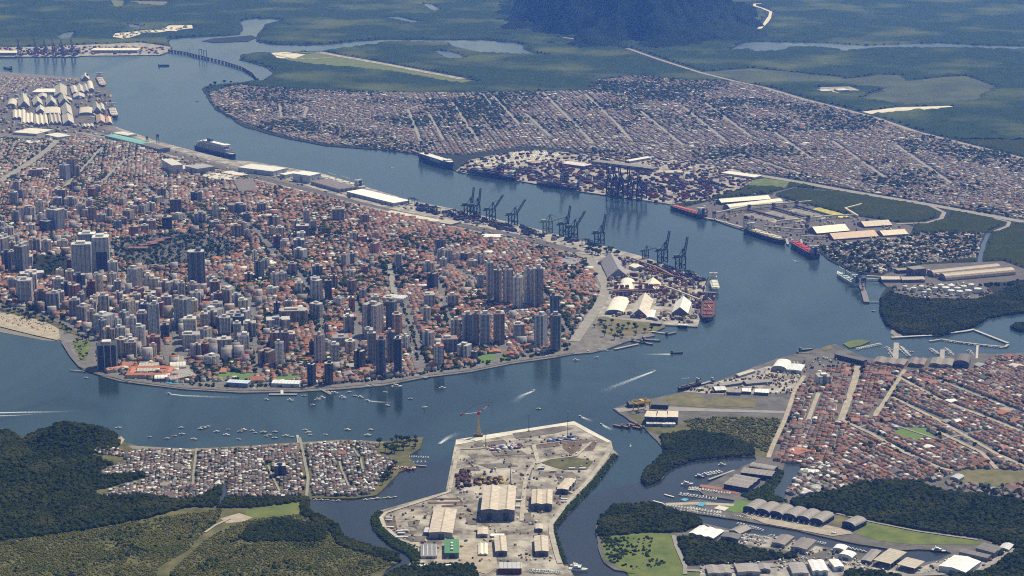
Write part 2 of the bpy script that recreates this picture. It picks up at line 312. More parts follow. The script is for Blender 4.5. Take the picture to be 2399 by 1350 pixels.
flat('left_creek_water', [(1000, 1076), (1064, 1096), (1060, 1170), (920, 1400), (680, 1400), (690, 1160), (880, 1150), (960, 1090)], M_CREEK, .05)
flat('boat_channel_water', [(1405, 1150), (1500, 1130), (1600, 1070), (1780, 1060), (1790, 1090), (1640, 1160), (1740, 1180), (2260, 1280), (2240, 1330), (1620, 1240), (1560, 1200), (1400, 1250), (1560, 1400), (1300, 1400), (1290, 1230), (1340, 1190)], M_CREEK, .05)
# ---- beaches, fields, paved zones
flat('beach', [(-300, 690), (0, 733), (60, 738), (110, 752), (138, 772), (140, 792), (134, 797), (80, 785), (0, 765), (-300, 703)], M_SAND, LZ + .2)
flat('wet_beach', [(-300, 703), (0, 764), (80, 784), (134, 796), (146, 801), (100, 797), (0, 778), (-300, 712)], M_WET, LZ - 1.7)
flat('cove_beach', [(262, 1038), (284, 1022), (292, 1030), (285, 1040), (268, 1044)], M_SAND, LZ + .2)
flat('village_beach', [(300, 1044), (450, 1052), (600, 1044), (800, 1031), (900, 1036), (900, 1039), (800, 1036), (600, 1049), (450, 1057), (310, 1052)], M_WET, LZ + .2)
flat('channel_sandbar', [(2090, 770), (2112, 783), (2116, 790), (2100, 790), (2086, 780)], M_WET, .15)
FIELDS = []
def field(name, poly, m, lev=1, rough=0): FIELDS.append(poly); return flat(name, poly, m, LZ + .2 * lev + .004 * len(FIELDS), rough=rough)
field('football_pitch', [(520, 870), (604, 878), (598, 890), (488, 887)], M_PITCH)
field('football_pitch', [(650, 882), (708, 876), (709, 888), (646, 894)], M_PITCH)
field('riverside_lawn', [(1118, 835), (1160, 826), (1190, 828), (1200, 840), (1122, 852)], M_PITCH)
field('seafront_garden', [(170, 800), (178, 796), (212, 800), (217, 812), (203, 845), (192, 845), (178, 825)], M_GRASS)
field('beach_garden', [(-40, 715), (30, 722), (100, 738), (150, 752), (190, 775), (215, 792), (205, 797), (150, 775), (100, 752), (0, 730), (-40, 726)], M_SCRUB)
field('football_pitch', [(2092, 1008), (2130, 1001), (2172, 1003), (2192, 1028), (2140, 1032), (2108, 1026)], M_PITCH)
field('common_field', [(2222, 1118), (2255, 1101), (2330, 1100), (2460, 1112), (2460, 1120), (2330, 1138), (2262, 1132)], M_DRYG, 1, rough=6)
field('boatyard_meadow', [(2004, 1250), (2032, 1221), (2150, 1243), (2290, 1266), (2300, 1276), (2240, 1276), (2130, 1275), (2060, 1268)], M_GRASS, 1, rough=6)
field('marina_lawn', [(1690, 1192), (1730, 1172), (1758, 1176), (1745, 1200), (1720, 1200)], M_PITCH)
field('hangar_lawn', [(1945, 1228), (1965, 1205), (1985, 1212), (1975, 1232)], M_DRYG)
field('peninsula_meadow', [(1405, 1255), (1450, 1245), (1580, 1252), (1605, 1335), (1600, 1350), (1470, 1342), (1418, 1312)], M_GRASS, 1, rough=6)
field('peninsula_lower_meadow', [(1470, 1344), (1640, 1342), (1640, 1400), (1500, 1400)], M_GRASS, 1, rough=6)
field('village_meadow', [(575, 1195), (640, 1182), (704, 1175), (708, 1203), (640, 1214), (575, 1212)], M_GRASS, 1, rough=6)
field('hill_foot_meadow', [(-40, 1075), (60, 1063), (100, 1062), (104, 1070), (40, 1077), (-40, 1082)], M_GRASS)
field('bare_earth', [(517, 1215), (560, 1202), (592, 1213), (570, 1222), (530, 1226)], M_TRACK)
field('shipyard_lawn', [(1470, 968), (1500, 975), (1505, 985), (1580, 998), (1620, 985), (1700, 975), (1830, 980), (1800, 1070), (1770, 1068), (1700, 1030), (1560, 1022), (1520, 1010)], M_SCRUB)
field('gravel_lot', [(1545, 935), (1600, 920), (1640, 925), (1665, 945), (1650, 955), (1540, 945)], M_DRYG, 2)
field('fenced_lot', [(1670, 930), (1775, 935), (1765, 955), (1660, 950)], M_DRYG, 2)
field('shore_apron', [(1440, 957), (1520, 950), (1660, 957), (1840, 963), (1838, 968), (1600, 963), (1500, 960), (1450, 966)], M_ROAD, 2)
field('works_yard', [(1600, 918), (1690, 892), (1800, 858), (1880, 865), (1860, 920), (1700, 925)], M_CONC, 1)
field('port_tip_wasteland', [(1400, 742), (1470, 748), (1560, 765), (1540, 775), (1500, 780), (1440, 790), (1400, 770)], M_DRYG)
field('verge_meadow', [(1740, 425), (1790, 418), (1850, 425), (1840, 440), (1760, 436)], M_GRASS)
field('terminal_meadow', [(1830, 535), (1870, 528), (1890, 540), (1850, 546)], M_GRASS)
field('airfield_grass', [(640, 135), (760, 122), (900, 150), (1120, 192), (1080, 195), (900, 165), (720, 150)], M_GRASS)
PORT = [(262, 294), (300, 307), (370, 331), (440, 350), (540, 375), (600, 380), (680, 394), (760, 408), (850, 436), (960, 469), (1060, 489), (1150, 510), (1250, 535), (1340, 559), (1420, 578), (1510, 602), (1560, 620), (1620, 644), (1655, 660),
        (1648, 720), (1634, 766), (1560, 760), (1400, 742), (1425, 660), (1388, 600), (1300, 580), (1200, 555), (1080, 528), (960, 500), (820, 467), (700, 430), (600, 400), (500, 378), (400, 350), (300, 318)]
field('port_apron', PORT, M_CONC)
WPORT = [(0, 230), (60, 205), (150, 190), (243, 188), (262, 230), (268, 262), (262, 294), (190, 310), (60, 318), (0, 310)]
field('grain_port_apron', WPORT, M_DARKU)
TERM = [(1068, 401), (1100, 375), (1180, 358), (1250, 350), (1330, 357), (1420, 366), (1560, 372), (1700, 392), (1780, 412), (1740, 440), (1650, 470), (1570, 478), (1340, 446), (1200, 421), (1100, 408)]
field('container_apron', TERM, M_CONC)
field('car_lot', [(1110, 378), (1180, 360), (1250, 351), (1320, 358), (1290, 372), (1200, 382), (1120, 392)], M_PALE, 2)
BULK = [(1590, 489), (1690, 465), (1800, 455), (1850, 470), (1990, 505), (2060, 515), (2140, 530), (2130, 555), (1990, 572), (1900, 578), (1850, 568), (1760, 546), (1672, 515)]
field('bulk_terminal_apron', BULK, M_RAIL)
FERT = [(2055, 652), (2080, 640), (2160, 620), (2350, 612), (2399, 630), (2420, 655), (2300, 665), (2200, 668), (2100, 672), (2078, 672)]
field('fertiliser_terminal_apron', FERT, M_RAIL)
field('tank_farm_apron', [(2100, 668), (2300, 662), (2330, 690), (2280, 702), (2150, 700), (2095, 685)], M_DARKU)
field('north_port_apron', [(-300, 133), (-300, 112), (100, 110), (200, 105), (330, 100), (400, 110), (398, 120), (372, 129), (190, 131), (180, 133)], M_CONC)
field('quarry_clearing', [(264, 87), (270, 78), (300, 76), (330, 72), (380, 70), (395, 60), (450, 59), (452, 68), (400, 75), (330, 80), (290, 92)], M_PALE)
field('sand_clearing', [(2020, 262), (2100, 252), (2230, 248), (2236, 253), (2110, 260), (2040, 267)], M_PALE)
field('clearing', [(260, 0), (290, 2), (285, 16), (270, 18)], M_GRASS); field('bare_hill_clearing', [(300, 2), (395, 4), (380, 14), (340, 12)], M_DRYG)
field('marsh_meadow', [(1960, 190), (2060, 175), (2110, 178), (2120, 195), (2080, 205), (2000, 200)], M_MARSH, rough=45)
field('marsh_meadow', [(2020, 230), (2120, 190), (2260, 178), (2330, 205), (2280, 235), (2120, 245)], M_MARSH, rough=45)
field('marsh_meadow', [(1640, 170), (1760, 160), (1960, 180), (1990, 190), (1760, 195)], M_MARSH, rough=45)
field('works_clearing', [(1920, 205), (1990, 203), (2015, 212), (1960, 218), (1925, 214)], M_CONC)
CEM = [(255, 572), (300, 560), (430, 545), (520, 560), (560, 580), (545, 600), (480, 612), (400, 625), (330, 625), (270, 605)]
field('cemetery_ground', CEM, M_DARKU)
field('park_ground', [(65, 605), (100, 598), (165, 605), (160, 650), (100, 648), (70, 630)], M_FLOOR)
# shipyard surfaces
field('yard_quay', [(1068, 1030), (1345, 987), (1432, 1034), (1424, 1037), (1385, 1018), (1345, 996), (1310, 999), (1068, 1042)], M_PALE, 2)
for p_ in ([(1242, 1043), (1305, 1035), (1312, 1045), (1245, 1052)], [(1318, 1037), (1366, 1030), (1360, 1050), (1340, 1065), (1318, 1050)], [(1382, 1032), (1402, 1032), (1390, 1055), (1370, 1055)]):
    field('earth_stockpile_floor', p_, M_DIRT, 2)
for p_ in ([(1004, 1167), (1090, 1166), (1090, 1170), (1004, 1171)], [(1002, 1176), (1085, 1175), (1085, 1179), (1002, 1180)], [(1034, 1184), (1085, 1181), (1085, 1185), (1036, 1188)], [(900, 1212), (925, 1210), (930, 1236), (905, 1242)]):
    field('rust_stained_ground', p_, M_DIRT, 2)
M_STAIN = mat('yard_stain', (.07, .062, .05), .95, .4, .03, col2=(.20, .18, .15), detail=11)
for p_ in ([(1120, 1088), (1190, 1084), (1215, 1092), (1150, 1098)], [(1085, 1096), (1120, 1092), (1125, 1102), (1085, 1104)], [(1150, 1060), (1220, 1055), (1235, 1064), (1160, 1068)], [(1230, 1120), (1240, 1105), (1236, 1090), (1248, 1094), (1244, 1120)], [(1095, 1065), (1120, 1062), (1110, 1075)], [(1300, 1110), (1340, 1105), (1360, 1118), (1310, 1130)], [(955, 1222), (985, 1218), (980, 1232), (958, 1234)], [(1090, 1205), (1120, 1200), (1118, 1230), (1095, 1228)], [(1215, 1205), (1245, 1200), (1242, 1225), (1220, 1222)], [(940, 1255), (1000, 1256), (990, 1270), (950, 1268)], [(1200, 1015), (1300, 1000), (1340, 1004), (1300, 1015), (1210, 1028)], [(1110, 1040), (1180, 1030), (1190, 1038), (1120, 1046)]):
    field('stained_ground', p_, M_STAIN, 2, rough=7)
field('yard_scrub', [(1270, 1085), (1290, 1075), (1340, 1070), (1390, 1080), (1375, 1100), (1320, 1100), (1290, 1092)], M_SCRUB, 2)
field('office_yard', [(1030, 1290), (1120, 1268), (1160, 1270), (1165, 1330), (1140, 1345), (1060, 1325), (1010, 1325)], M_TRACK, 2)
YB = [(1449, 1066), (1400, 1132), (1340, 1192), (1300, 1240), (1318, 1290), (1330, 1325), (1322, 1325), (1308, 1290), (1288, 1238), (1330, 1187), (1388, 1128), (1436, 1066)]
field('yard_bank', YB, M_SCRUB, 1)
YB2 = [(885, 1198), (869, 1215), (875, 1240), (915, 1278), (955, 1298), (968, 1318), (985, 1318), (985, 1300), (968, 1282), (925, 1262), (890, 1228), (886, 1213), (897, 1202)]
field('yard_west_bank', YB2, M_SCRUB, 1)

# ---- roads
M_YTR = mat('yard_track_dust', (.25, .225, .185), .95, .2, .05, col2=(.46, .42, .35), detail=11)
R = lambda n, p, w_, m=M_ROAD: road(n, p, w_, m)
R('main_avenue', [(985, 862), (975, 830), (975, 800), (962, 765), (950, 735), (935, 705)], 24, M_ASPH)
R('canal_street', [(925, 690), (918, 650), (912, 620)], 16)
R('city_street', [(845, 850), (838, 800), (838, 750), (830, 700)], 13, M_ASPH)
R('port_avenue', [(1345, 800), (1365, 770), (1390, 735), (1412, 700), (1420, 672), (1405, 640), (1385, 612), (1372, 598)], 26, M_ROAD)
R('seafront_road', [(-60, 712), (60, 728), (150, 757), (200, 785), (222, 800), (208, 845), (203, 862)], 14, M_ASPH)
R('seafront_road', [(148, 800), (170, 835), (190, 858), (240, 878), (330, 894), (430, 907), (560, 914), (700, 911), (800, 905), (900, 896), (1000, 878), (1100, 866), (1200, 846), (1300, 832), (1345, 825)], 11, M_ASPH)
R('city_avenue', [(0, 425), (40, 400), (80, 375), (120, 345), (150, 312)], 30)
R('city_street', [(150, 440), (200, 390), (240, 345)], 14); R('city_street', [(235, 430), (265, 400), (300, 370)], 12)
R('city_street', [(420, 830), (440, 870), (450, 880)], 16); R('city_street', [(405, 770), (415, 800), (425, 835)], 12, M_ASPH)
for p_ in ([(350, 740), (372, 790), (395, 850)], [(610, 880), (600, 820), (590, 760), (585, 700)], [(760, 800), (745, 700), (730, 630)], [(1060, 770), (1040, 700), (1020, 650)], [(690, 830), (560, 800), (480, 790)], [(500, 640), (560, 690), (600, 740)], [(860, 690), (760, 660), (640, 640)],
           [(820, 600), (900, 640), (1010, 660)], [(1100, 650), (1020, 600), (940, 560)], [(620, 560), (700, 640), (740, 700)], [(520, 480), (600, 540), (640, 600)], [(330, 430), (400, 480), (470, 540)], [(60, 560), (160, 560), (240, 545)], [(240, 700), (260, 740), (280, 790)], [(1180, 800), (1160, 850)], [(1250, 660), (1300, 720), (1330, 780)]):
    R('city_street', p_, 11, M_ASPH)
R('rail_corridor', [(220, 300), (300, 325), (400, 360), (520, 392), (640, 425), (760, 455), (880, 487), (1000, 512), (1120, 535), (1240, 560), (1350, 590)], 40, M_RAIL)
R('port_road', [(180, 310), (300, 332), (420, 372), (560, 412), (700, 446), (820, 476), (960, 508), (1100, 540), (1220, 566), (1330, 592), (1385, 605)], 18)
R('highway', [(1790, 205), (1880, 232), (1960, 252), (2050, 276), (2150, 310), (2250, 335), (2399, 372), (2500, 395)], 26)
R('highway', [(1320, 88), (1440, 103), (1540, 138), (1640, 170), (1720, 190), (1790, 205)], 22)
R('expressway', [(1500, 372), (1600, 384), (1700, 398), (1790, 413), (1880, 428), (1960, 443), (2060, 460), (2180, 480), (2300, 502), (2399, 520), (2520, 545)], 34)
R('slip_road', [(2180, 482), (2212, 498), (2205, 512), (2170, 522), (2100, 524)], 14); R('rail_loop', [(1950, 448), (1860, 440), (1815, 452), (1810, 465), (1830, 475)], 10, M_RAIL)
R('slip_road', [(2330, 512), (2365, 520), (2360, 530), (2330, 542)], 12)
for p_ in ([(1270, 215), (1330, 275), (1390, 335)], [(1060, 240), (1120, 330)], [(1155, 225), (1215, 290)], [(1005, 268), (1040, 330)], [(955, 255), (985, 330)], [(1230, 265), (1290, 320)], [(1370, 220), (1440, 285), (1480, 330)], [(1600, 250), (1700, 330)], [(1650, 240), (1760, 320)],
           [(720, 250), (712, 275)], [(655, 245), (660, 275)], [(870, 270), (960, 255), (985, 245)], [(1130, 220), (1150, 245)], [(1800, 300), (1900, 370)], [(1500, 260), (1600, 340)], [(1950, 330), (2080, 420)], [(2100, 340), (2230, 430)], [(1700, 250), (1880, 240)], [(1420, 330), (1700, 350), (1850, 400)]):
    R('district_road', p_, 12)
R('runway', [(745, 122), (800, 132), (900, 150), (1000, 169), (1085, 185)], 42, M_CONC)
R('taxiway', [(640, 128), (690, 138), (745, 137), (800, 133)], 18, M_CONC); R('taxiway', [(660, 126), (745, 122)], 18, M_CONC)
field('airfield_apron', [(635, 124), (670, 122), (715, 128), (690, 137), (650, 136)], M_PALE, 2)
R('hill_road', [(1803, 40), (1795, 52), (1778, 68)], 24, M_PALE); R('hill_road', [(1803, 40), (1806, 28), (1788, 20), (1768, 14), (1768, 9), (1785, 8)], 18, M_PALE)
for p_, w_ in (([(1800, 1072), (1812, 1040), (1838, 985), (1852, 945), (1862, 915), (1885, 880)], 9), ([(1893, 985), (1908, 945), (1918, 920)], 9), ([(1970, 985), (1990, 930), (2003, 890), (2010, 858)], 14), ([(2050, 975), (2085, 920), (2105, 890), (2120, 866)], 9), ([(2050, 972), (2060, 955), (2090, 955)], 10),
               ([(1975, 985), (2040, 1015), (2120, 1060), (2200, 1095), (2230, 1103)], 9), ([(2100, 880), (2200, 935), (2330, 985), (2440, 1030)], 9), ([(2090, 930), (2200, 985), (2330, 1060), (2440, 1110)], 9), ([(2200, 1012), (2300, 1060), (2335, 1098)], 9), ([(2200, 890), (2300, 930), (2440, 985)], 8), ([(2010, 1000), (2080, 990), (2200, 1030), (2300, 1010)], 7)):
    R('neighbourhood_street', p_, w_, M_TRACK if w_ >= 9 else M_ROAD)
for p_, w_ in (([(718, 1162), (722, 1120), (712, 1070), (702, 1025)], 5.5), ([(452, 1135), (454, 1100), (461, 1050)], 4.5), ([(655, 1150), (640, 1120), (628, 1090)], 4), ([(818, 1140), (800, 1100), (795, 1080)], 4), ([(850, 1100), (845, 1075), (828, 1050)], 4)):
    R('village_lane', p_, w_, M_ROAD)
R('yard_perimeter_road', [(1075, 1050), (1066, 1085), (1052, 1152), (1000, 1170), (905, 1200), (893, 1212), (900, 1232), (935, 1262), (985, 1280)], 7, M_YTR)
R('yard_perimeter_road', [(1425, 1060), (1410, 1085), (1375, 1130), (1330, 1175), (1290, 1228), (1292, 1250), (1305, 1300), (1312, 1320)], 9, M_YTR)
R('yard_track', [(1075, 1052), (1180, 1048), (1250, 1042), (1365, 1028)], 4, M_YTR); R('yard_track', [(1250, 1042), (1260, 1080), (1240, 1100), (1230, 1130), (1225, 1180), (1222, 1220)], 8, M_YTR); R('yard_track', [(1260, 1085), (1290, 1075), (1350, 1068), (1385, 1035)], 5, M_YTR)
R('field_track', [(480, 1247), (505, 1230), (540, 1214)], 5, M_TRACK); R('meadow_path', [(1578, 1254), (1585, 1280), (1605, 1325), (1605, 1345)], 7, M_ROAD)
R('boatyard_road', [(1605, 1335), (1700, 1340), (1860, 1320), (2000, 1318), (2060, 1338), (2110, 1348), (2200, 1345), (2300, 1335), (2340, 1310), (2375, 1285)], 9, M_ROAD)
R('hangar_road', [(1950, 1200), (2040, 1222), (2150, 1244), (2290, 1264)], 5, M_ROAD)
road('village_quay_road', [(205, 865), (300, 893)], 4, M_ASPH, keep=False)
RD = np.array(ROADS)
def near_road(X, Y, m_):
    X = np.asarray(X); Y = np.asarray(Y); r = np.zeros(X.shape, bool)
    for x1, y1, x2, y2, hw in RD:
        dx, dy = x2 - x1, y2 - y1; L = dx * dx + dy * dy + 1e-6; t = np.clip(((X - x1) * dx + (Y - y1) * dy) / L, 0, 1)
        r |= (X - x1 - t * dx) ** 2 + (Y - y1 - t * dy) ** 2 < (hw + m_) ** 2
    return r

# ---- hills
HILLS = []
def hill(name, cx, cy, rx, ry, h, m, n=44, kind='structure'):
    v = []; f = []
    for i in range(n + 1):
        for j in range(n + 1):
            u, t = i / n * 2 - 1, j / n * 2 - 1; r2 = u * u + t * t
            p = Vector((cx + u * rx, cy + t * ry, 0)); k = mnoise.fractal(p * (2.2 / rx), 1.0, 2.0, 5)
            z = h * max(0, math.exp(-2.6 * r2) * (1 + (.75 if h > 200 else .45) * k) - .075 + (.07 * k if h > 200 else 0)) 
            v.append((p.x, p.y, z - 4 + (random.uniform(-3, 3) if h > 200 else 0)))
    for i in range(n):
        for j in range(n): a = i * (n + 1) + j; f.append((a, a + n + 1, a + n + 2, a + 1))
    me = bpy.data.meshes.new(name); me.from_pydata(v, [], f); me.update(); me.materials.append(m)
    for p in me.polygons: p.use_smooth = True
    o = link(name, me); o['kind'] = kind; HILLS.append((cx, cy, rx, ry, h)); return o
def hill_z(X, Y, hl):
    cx, cy, rx, ry, h = hl; u = (X - cx) / rx; t = (Y - cy) / ry; k = mnoise.fractal(Vector((X, Y, 0)) * (2.2 / rx), 1.0, 2.0, 5)
    return -4 + h * max(0, math.exp(-2.6 * (u * u + t * t)) * (1 + .45 * k) - .075)
g = G(165, 1034); hill('wooded_hill', g.x, g.y, 124, 100, 38, M_FLOOR); HL = HILLS[-1]
g = G(-30, 1035); hill('wooded_hill', g.x, g.y, 120, 90, 15, M_FLOOR); HL2 = HILLS[-1]
g = G(1560, 108); hill('forest_mountain', g.x - 130, g.y + 1350, 780, 1500, 680, M_MTN, 230)
g = G(1370, 55); hill('forest_mountain', g.x, g.y + 900, 560, 1000, 280, M_MTN, 120)
g = G(1700, 104); hill('forest_mountain', g.x, g.y + 420, 330, 460, 130, M_MTN, 80)
g = G(2300, -40); hill('forest_mountain', g.x, g.y + 900, 1100, 1200, 420, M_MTN, 60)
g = G(470, -40); hill('forest_mountain', g.x, g.y + 500, 620, 900, 260, M_MTN, 50)
g = G(1250, -60); hill('forest_mountain', g.x, g.y + 1300, 1100, 1300, 420, M_MTN, 50)

# ---- district outlines
VC = [(490, 218), (560, 200), (600, 205), (720, 212), (1000, 220), (1380, 215), (1400, 190), (1500, 178), (1600, 190), (1700, 190), (1790, 206), (1960, 252), (2150, 312), (2399, 374), (2500, 400), (2500, 540), (2399, 516), (2250, 490), (2100, 463), (1960, 438), (1850, 417), (1790, 408), (1600, 378), (1500, 367), (1400, 362),
      (1330, 350), (1230, 343), (1100, 362), (990, 362), (850, 344), (760, 337), (680, 322), (620, 306), (562, 286), (502, 250)]
VC2 = [(1925, 582), (2000, 568), (2100, 552), (2200, 545), (2302, 548), (2286, 604), (2200, 613), (2130, 618), (2060, 640), (1985, 624), (1945, 606)]
SAN = [(-60, 320), (80, 330), (190, 318), (330, 345), (420, 375), (560, 415), (700, 450), (820, 478), (950, 510), (1150, 552), (1300, 585), (1380, 612), (1400, 650), (1405, 690), (1365, 760), (1335, 812), (1200, 838), (1100, 856), (1000, 872), (900, 888), (800, 897), (710, 898), (640, 896), (480, 893), (420, 898), (330, 888), (250, 870), (225, 830), (222, 800), (195, 780), (150, 752), (60, 722), (-60, 700)]
GUA = [(1885, 885), (1960, 862), (2030, 850), (2100, 868), (2280, 870), (2330, 838), (2460, 838), (2460, 1108), (2340, 1098), (2250, 1100), (2215, 1118), (2190, 1128), (2030, 1128), (1960, 1148), (1890, 1162), (1842, 1162), (1860, 1130), (1885, 1095), (1835, 1083), (1808, 1072), (1840, 985), (1862, 920)]
FAV = [(300, 1062), (330, 1056), (450, 1058), (600, 1050), (820, 1037), (880, 1040), (885, 1070), (925, 1082), (905, 1105), (885, 1130), (872, 1156), (830, 1162), (722, 1163), (640, 1165), (535, 1165), (530, 1130), (515, 1138), (480, 1160), (430, 1172), (330, 1160), (240, 1164), (262, 1146), (330, 1132), (345, 1120), (335, 1108), (240, 1116), (232, 1110), (265, 1095), (300, 1082), (285, 1070), (215, 1062), (215, 1052), (260, 1050)]

flat('far_town_ground', VC, M_DARKU, LZ + .1); flat('shack_ground', VC2, M_URB, LZ + .1)
# ---- far forest canopy: one bumpy mass reaching to the hills
def canopy(name, label, px0, px1, py0, py1, sp, hmin, hmax, test, m):
    a = G(px0, py0); b = G(px1, py0); c = G(px0, py1); x0, x1 = min(a.x, c.x), max(b.x, G(px1, py1).x); y0, y1 = c.y, a.y
    nx, ny = int((x1 - x0) / sp), int((y1 - y0) / sp)
    X, Y = np.meshgrid(x0 + np.arange(nx) * sp, y0 + np.arange(ny) * sp); X = X + RNG.uniform(-.35, .35, X.shape) * sp; Y = Y + RNG.uniform(-.35, .35, Y.shape) * sp
    px, py = PX(X, Y, LZ); ok = (px > px0) & (px < px1) & test(px, py, X, Y)
    Z = LZ + RNG.uniform(hmin, hmax, X.shape)
    inner = ok.copy(); inner[1:] &= ok[:-1]; inner[:-1] &= ok[1:]; inner[:, 1:] &= ok[:, :-1]; inner[:, :-1] &= ok[:, 1:]
    Z = np.where(inner, Z, LZ - .5)
    idx = -np.ones(X.shape, int); idx[ok] = np.arange(ok.sum()); q = ok[:-1, :-1] & ok[1:, :-1] & ok[:-1, 1:] & ok[1:, 1:]
    F = np.stack([idx[:-1, :-1][q], idx[:-1, 1:][q], idx[1:, 1:][q], idx[1:, :-1][q]], 1); V = np.stack([X[ok], Y[ok], Z[ok]], 1)
    T = np.concatenate([F[:, [0, 1, 2]], F[:, [0, 2, 3]]])
    me = bpy.data.meshes.new(name); me.vertices.add(len(V)); me.vertices.foreach_set('co', V.ravel()); me.loops.add(T.size); me.loops.foreach_set('vertex_index', T.ravel().astype(np.int32))
    me.polygons.add(len(T)); me.polygons.foreach_set('loop_start', np.arange(0, T.size, 3, dtype=np.int32)); me.update(calc_edges=True); me.materials.append(m)
    o = link(name, me); o['kind'] = 'stuff'; tag(o, label, 'forest'); return o
def far_ok(px, py, X, Y):
    r = inpoly(px, py, MAIN) & ~inpoly(px, py, VC) & ~inpoly(px, py, VC2)
    for n_, p_ in LAKES: r &= ~inpoly(px, py, p_)
    for p_ in FIELDS: r &= ~inpoly(px, py, p_)
    return r & ~near_road(X, Y, 8)
canopy('far_forest', 'dense blue-hazed mangrove forest covering the plain beyond the town', -160, 2560, -30, 330, 19, 4, 11, far_ok, M_FAR)
canopy('terminal_woodland', 'dark green woodland between the expressway and the bulk terminal', 1600, 2560, 330, 640, 9, 3, 9, far_ok, M_MANG)

# ---- haze: the air itself
def haze():
    mb = MB().box(-13500, 13500, -1500, 24000, -4, CH + 60)
    m = bpy.data.materials.new('haze_air'); m.use_nodes = True; n = m.node_tree.nodes; n.clear()
    pv = n.new('ShaderNodeVolumePrincipled'); pv.inputs['Color'].default_value = (.13, .32, 1, 1); pv.inputs['Density'].default_value = 5.9e-5; pv.inputs['Anisotropy'].default_value = .7
    pv.inputs['Absorption Color'].default_value = (1, 1, 1, 1)
    o = n.new('ShaderNodeOutputMaterial'); m.node_tree.links.new(pv.outputs[0], o.inputs['Volume'])
    h = mb.build('haze', m); h['kind'] = 'stuff'
haze()

# ================================================================== labels: where in town
LM = [((70, 735), 'behind the beach garden'), ((250, 800), 'by the dark seafront block'), ((400, 800), 'behind the courtyard school'), ((560, 850), 'behind the riverside pitches'), ((740, 880), 'by the two black riverside towers'),
      ((890, 850), 'by the dark round riverside towers'), ((960, 740), 'beside the wide avenue'), ((1050, 830), 'by the terracotta-topped riverside tower'), ((1150, 790), 'by the grey-blue riverside cluster'), ((1290, 790), 'by the twin blue riverside towers'),
      ((1200, 690), 'in the pale tower cluster'), ((215, 640), 'by the twin office towers'), ((40, 640), 'beside the left-edge park'), ((430, 600), 'around the cemetery'), ((460, 690), 'by the dark striped skyscraper'), ((150, 410), 'in the far old town'),
      ((100, 520), 'uptown at far left'), ((320, 500), 'beyond the cemetery'), ((540, 500), 'near the rail yard'), ((700, 590), 'in the red-roofed midtown'), ((860, 500), 'behind the long white quay shed'), ((1040, 610), 'below the container quay'), ((720, 720), 'in the central red-roofed blocks'), ((560, 730), 'in the inner seafront blocks'),
      ((1280, 620), 'behind the crane quay'), ((900, 640), 'by the canal trees'), ((60, 340), 'below the grain port'), ((380, 400), 'near the cruise quay'), ((1330, 740), 'beside the port avenue'),
      ((1860, 1000), 'by the pale shore street'), ((1950, 930), 'between the two pale streets'), ((2080, 910), 'behind the brown boat sheds'), ((2200, 920), 'on the slanting streets'), ((2340, 920), 'at the right edge of town'), ((2140, 1040), 'around the green pitch'), ((1900, 1130), 'beside the marina creek'), ((2050, 1090), 'above the dark mangrove'), ((2300, 1060), 'near the dry common'), ((2000, 1010), 'at the foot of the double street'),
      ((300, 1110), 'at the village forest edge'), ((400, 1150), 'on the low village flats'), ((400, 1080), 'behind the village beach'), ((600, 1080), 'in the middle of the village'), ((600, 1140), 'by the village creek'), ((780, 1070), 'by the village football hall'), ((780, 1130), 'on the village creek front'), ((860, 1090), 'by the village marina')]
def where(px, py):
    return min(LM, key=lambda l: ((l[0][0] - px) / 1.6) ** 2 + (l[0][1] - py) ** 2)[1]
ORD = ['first', 'second', 'third', 'fourth', 'fifth', 'sixth', 'seventh', 'eighth', 'ninth', 'tenth', 'eleventh', 'twelfth', 'thirteenth', 'fourteenth', 'fifteenth', 'sixteenth', 'seventeenth', 'eighteenth', 'nineteenth', 'twentieth']
def ordn(i):
    if i < 20: return ORD[i]
    t = ['', '', 'twenty', 'thirty', 'forty', 'fifty', 'sixty', 'seventy', 'eighty', 'ninety'][(i + 1) // 10]
    if (i + 1) % 10 == 0: return t[:-1] + 'ieth'
    return t + '-' + ORD[(i + 1) % 10 - 1]
def unique_labels():
    d = {}
    for o, l, px in REG: d.setdefault(l, []).append((px, o))
    for l, v in d.items():
        if len(v) > 1:
            v.sort(key=lambda t: t[0])
            for i, (p, o) in enumerate(v): o['label'] = f'{l}, {ordn(i)} from the left'

# ================================================================== APARTMENT TOWERS
C = dict(white=(.60, .575, .54), grey=(.39, .37, .355), bluegrey=(.30, .31, .33), lilac=(.42, .37, .375), beige=(.47, .395, .31), brown=(.25, .165, .125), brick=(.27, .10, .07), navy=(.075, .09, .13), teal=(.11, .16, .165), black=(.05, .05, .055), paleblue=(.46, .48, .50), cream=(.57, .50, .39))
CN = dict(white='white', grey='grey', bluegrey='blue-grey', lilac='lilac-grey', beige='beige', brown='brown', brick='brick-red', navy='dark navy', teal='dark teal', black='black', paleblue='pale blue', cream='cream')
TOW = []
def plan(kind, w, d):
    a, b = w / 2, d / 2
    if kind == 'round': return [(a * math.cos(t * math.pi / 8), b * math.sin(t * math.pi / 8)) for t in range(16)]
    if kind == 'cross': e, g_ = a * .55, b * .55; return [(-e, -b), (e, -b), (e, -g_), (a, -g_), (a, g_), (e, g_), (e, b), (-e, b), (-e, g_), (-a, g_), (-a, -g_), (-e, -g_)]
    if kind == 'h': e = a * .3; g_ = b * .35; return [(-a, -b), (-e, -b), (-e, -g_), (e, -g_), (e, -b), (a, -b), (a, b), (e, b), (e, g_), (-e, g_), (-e, b), (-a, b)]
    if kind == 'cham': e = min(a, b) * .4; return [(-a + e, -b), (a - e, -b), (a, -b + e), (a, b - e), (a - e, b), (-a + e, b), (-a, b - e), (-a, -b + e)]
    return [(-a, -b), (a, -b), (a, b), (-a, b)]
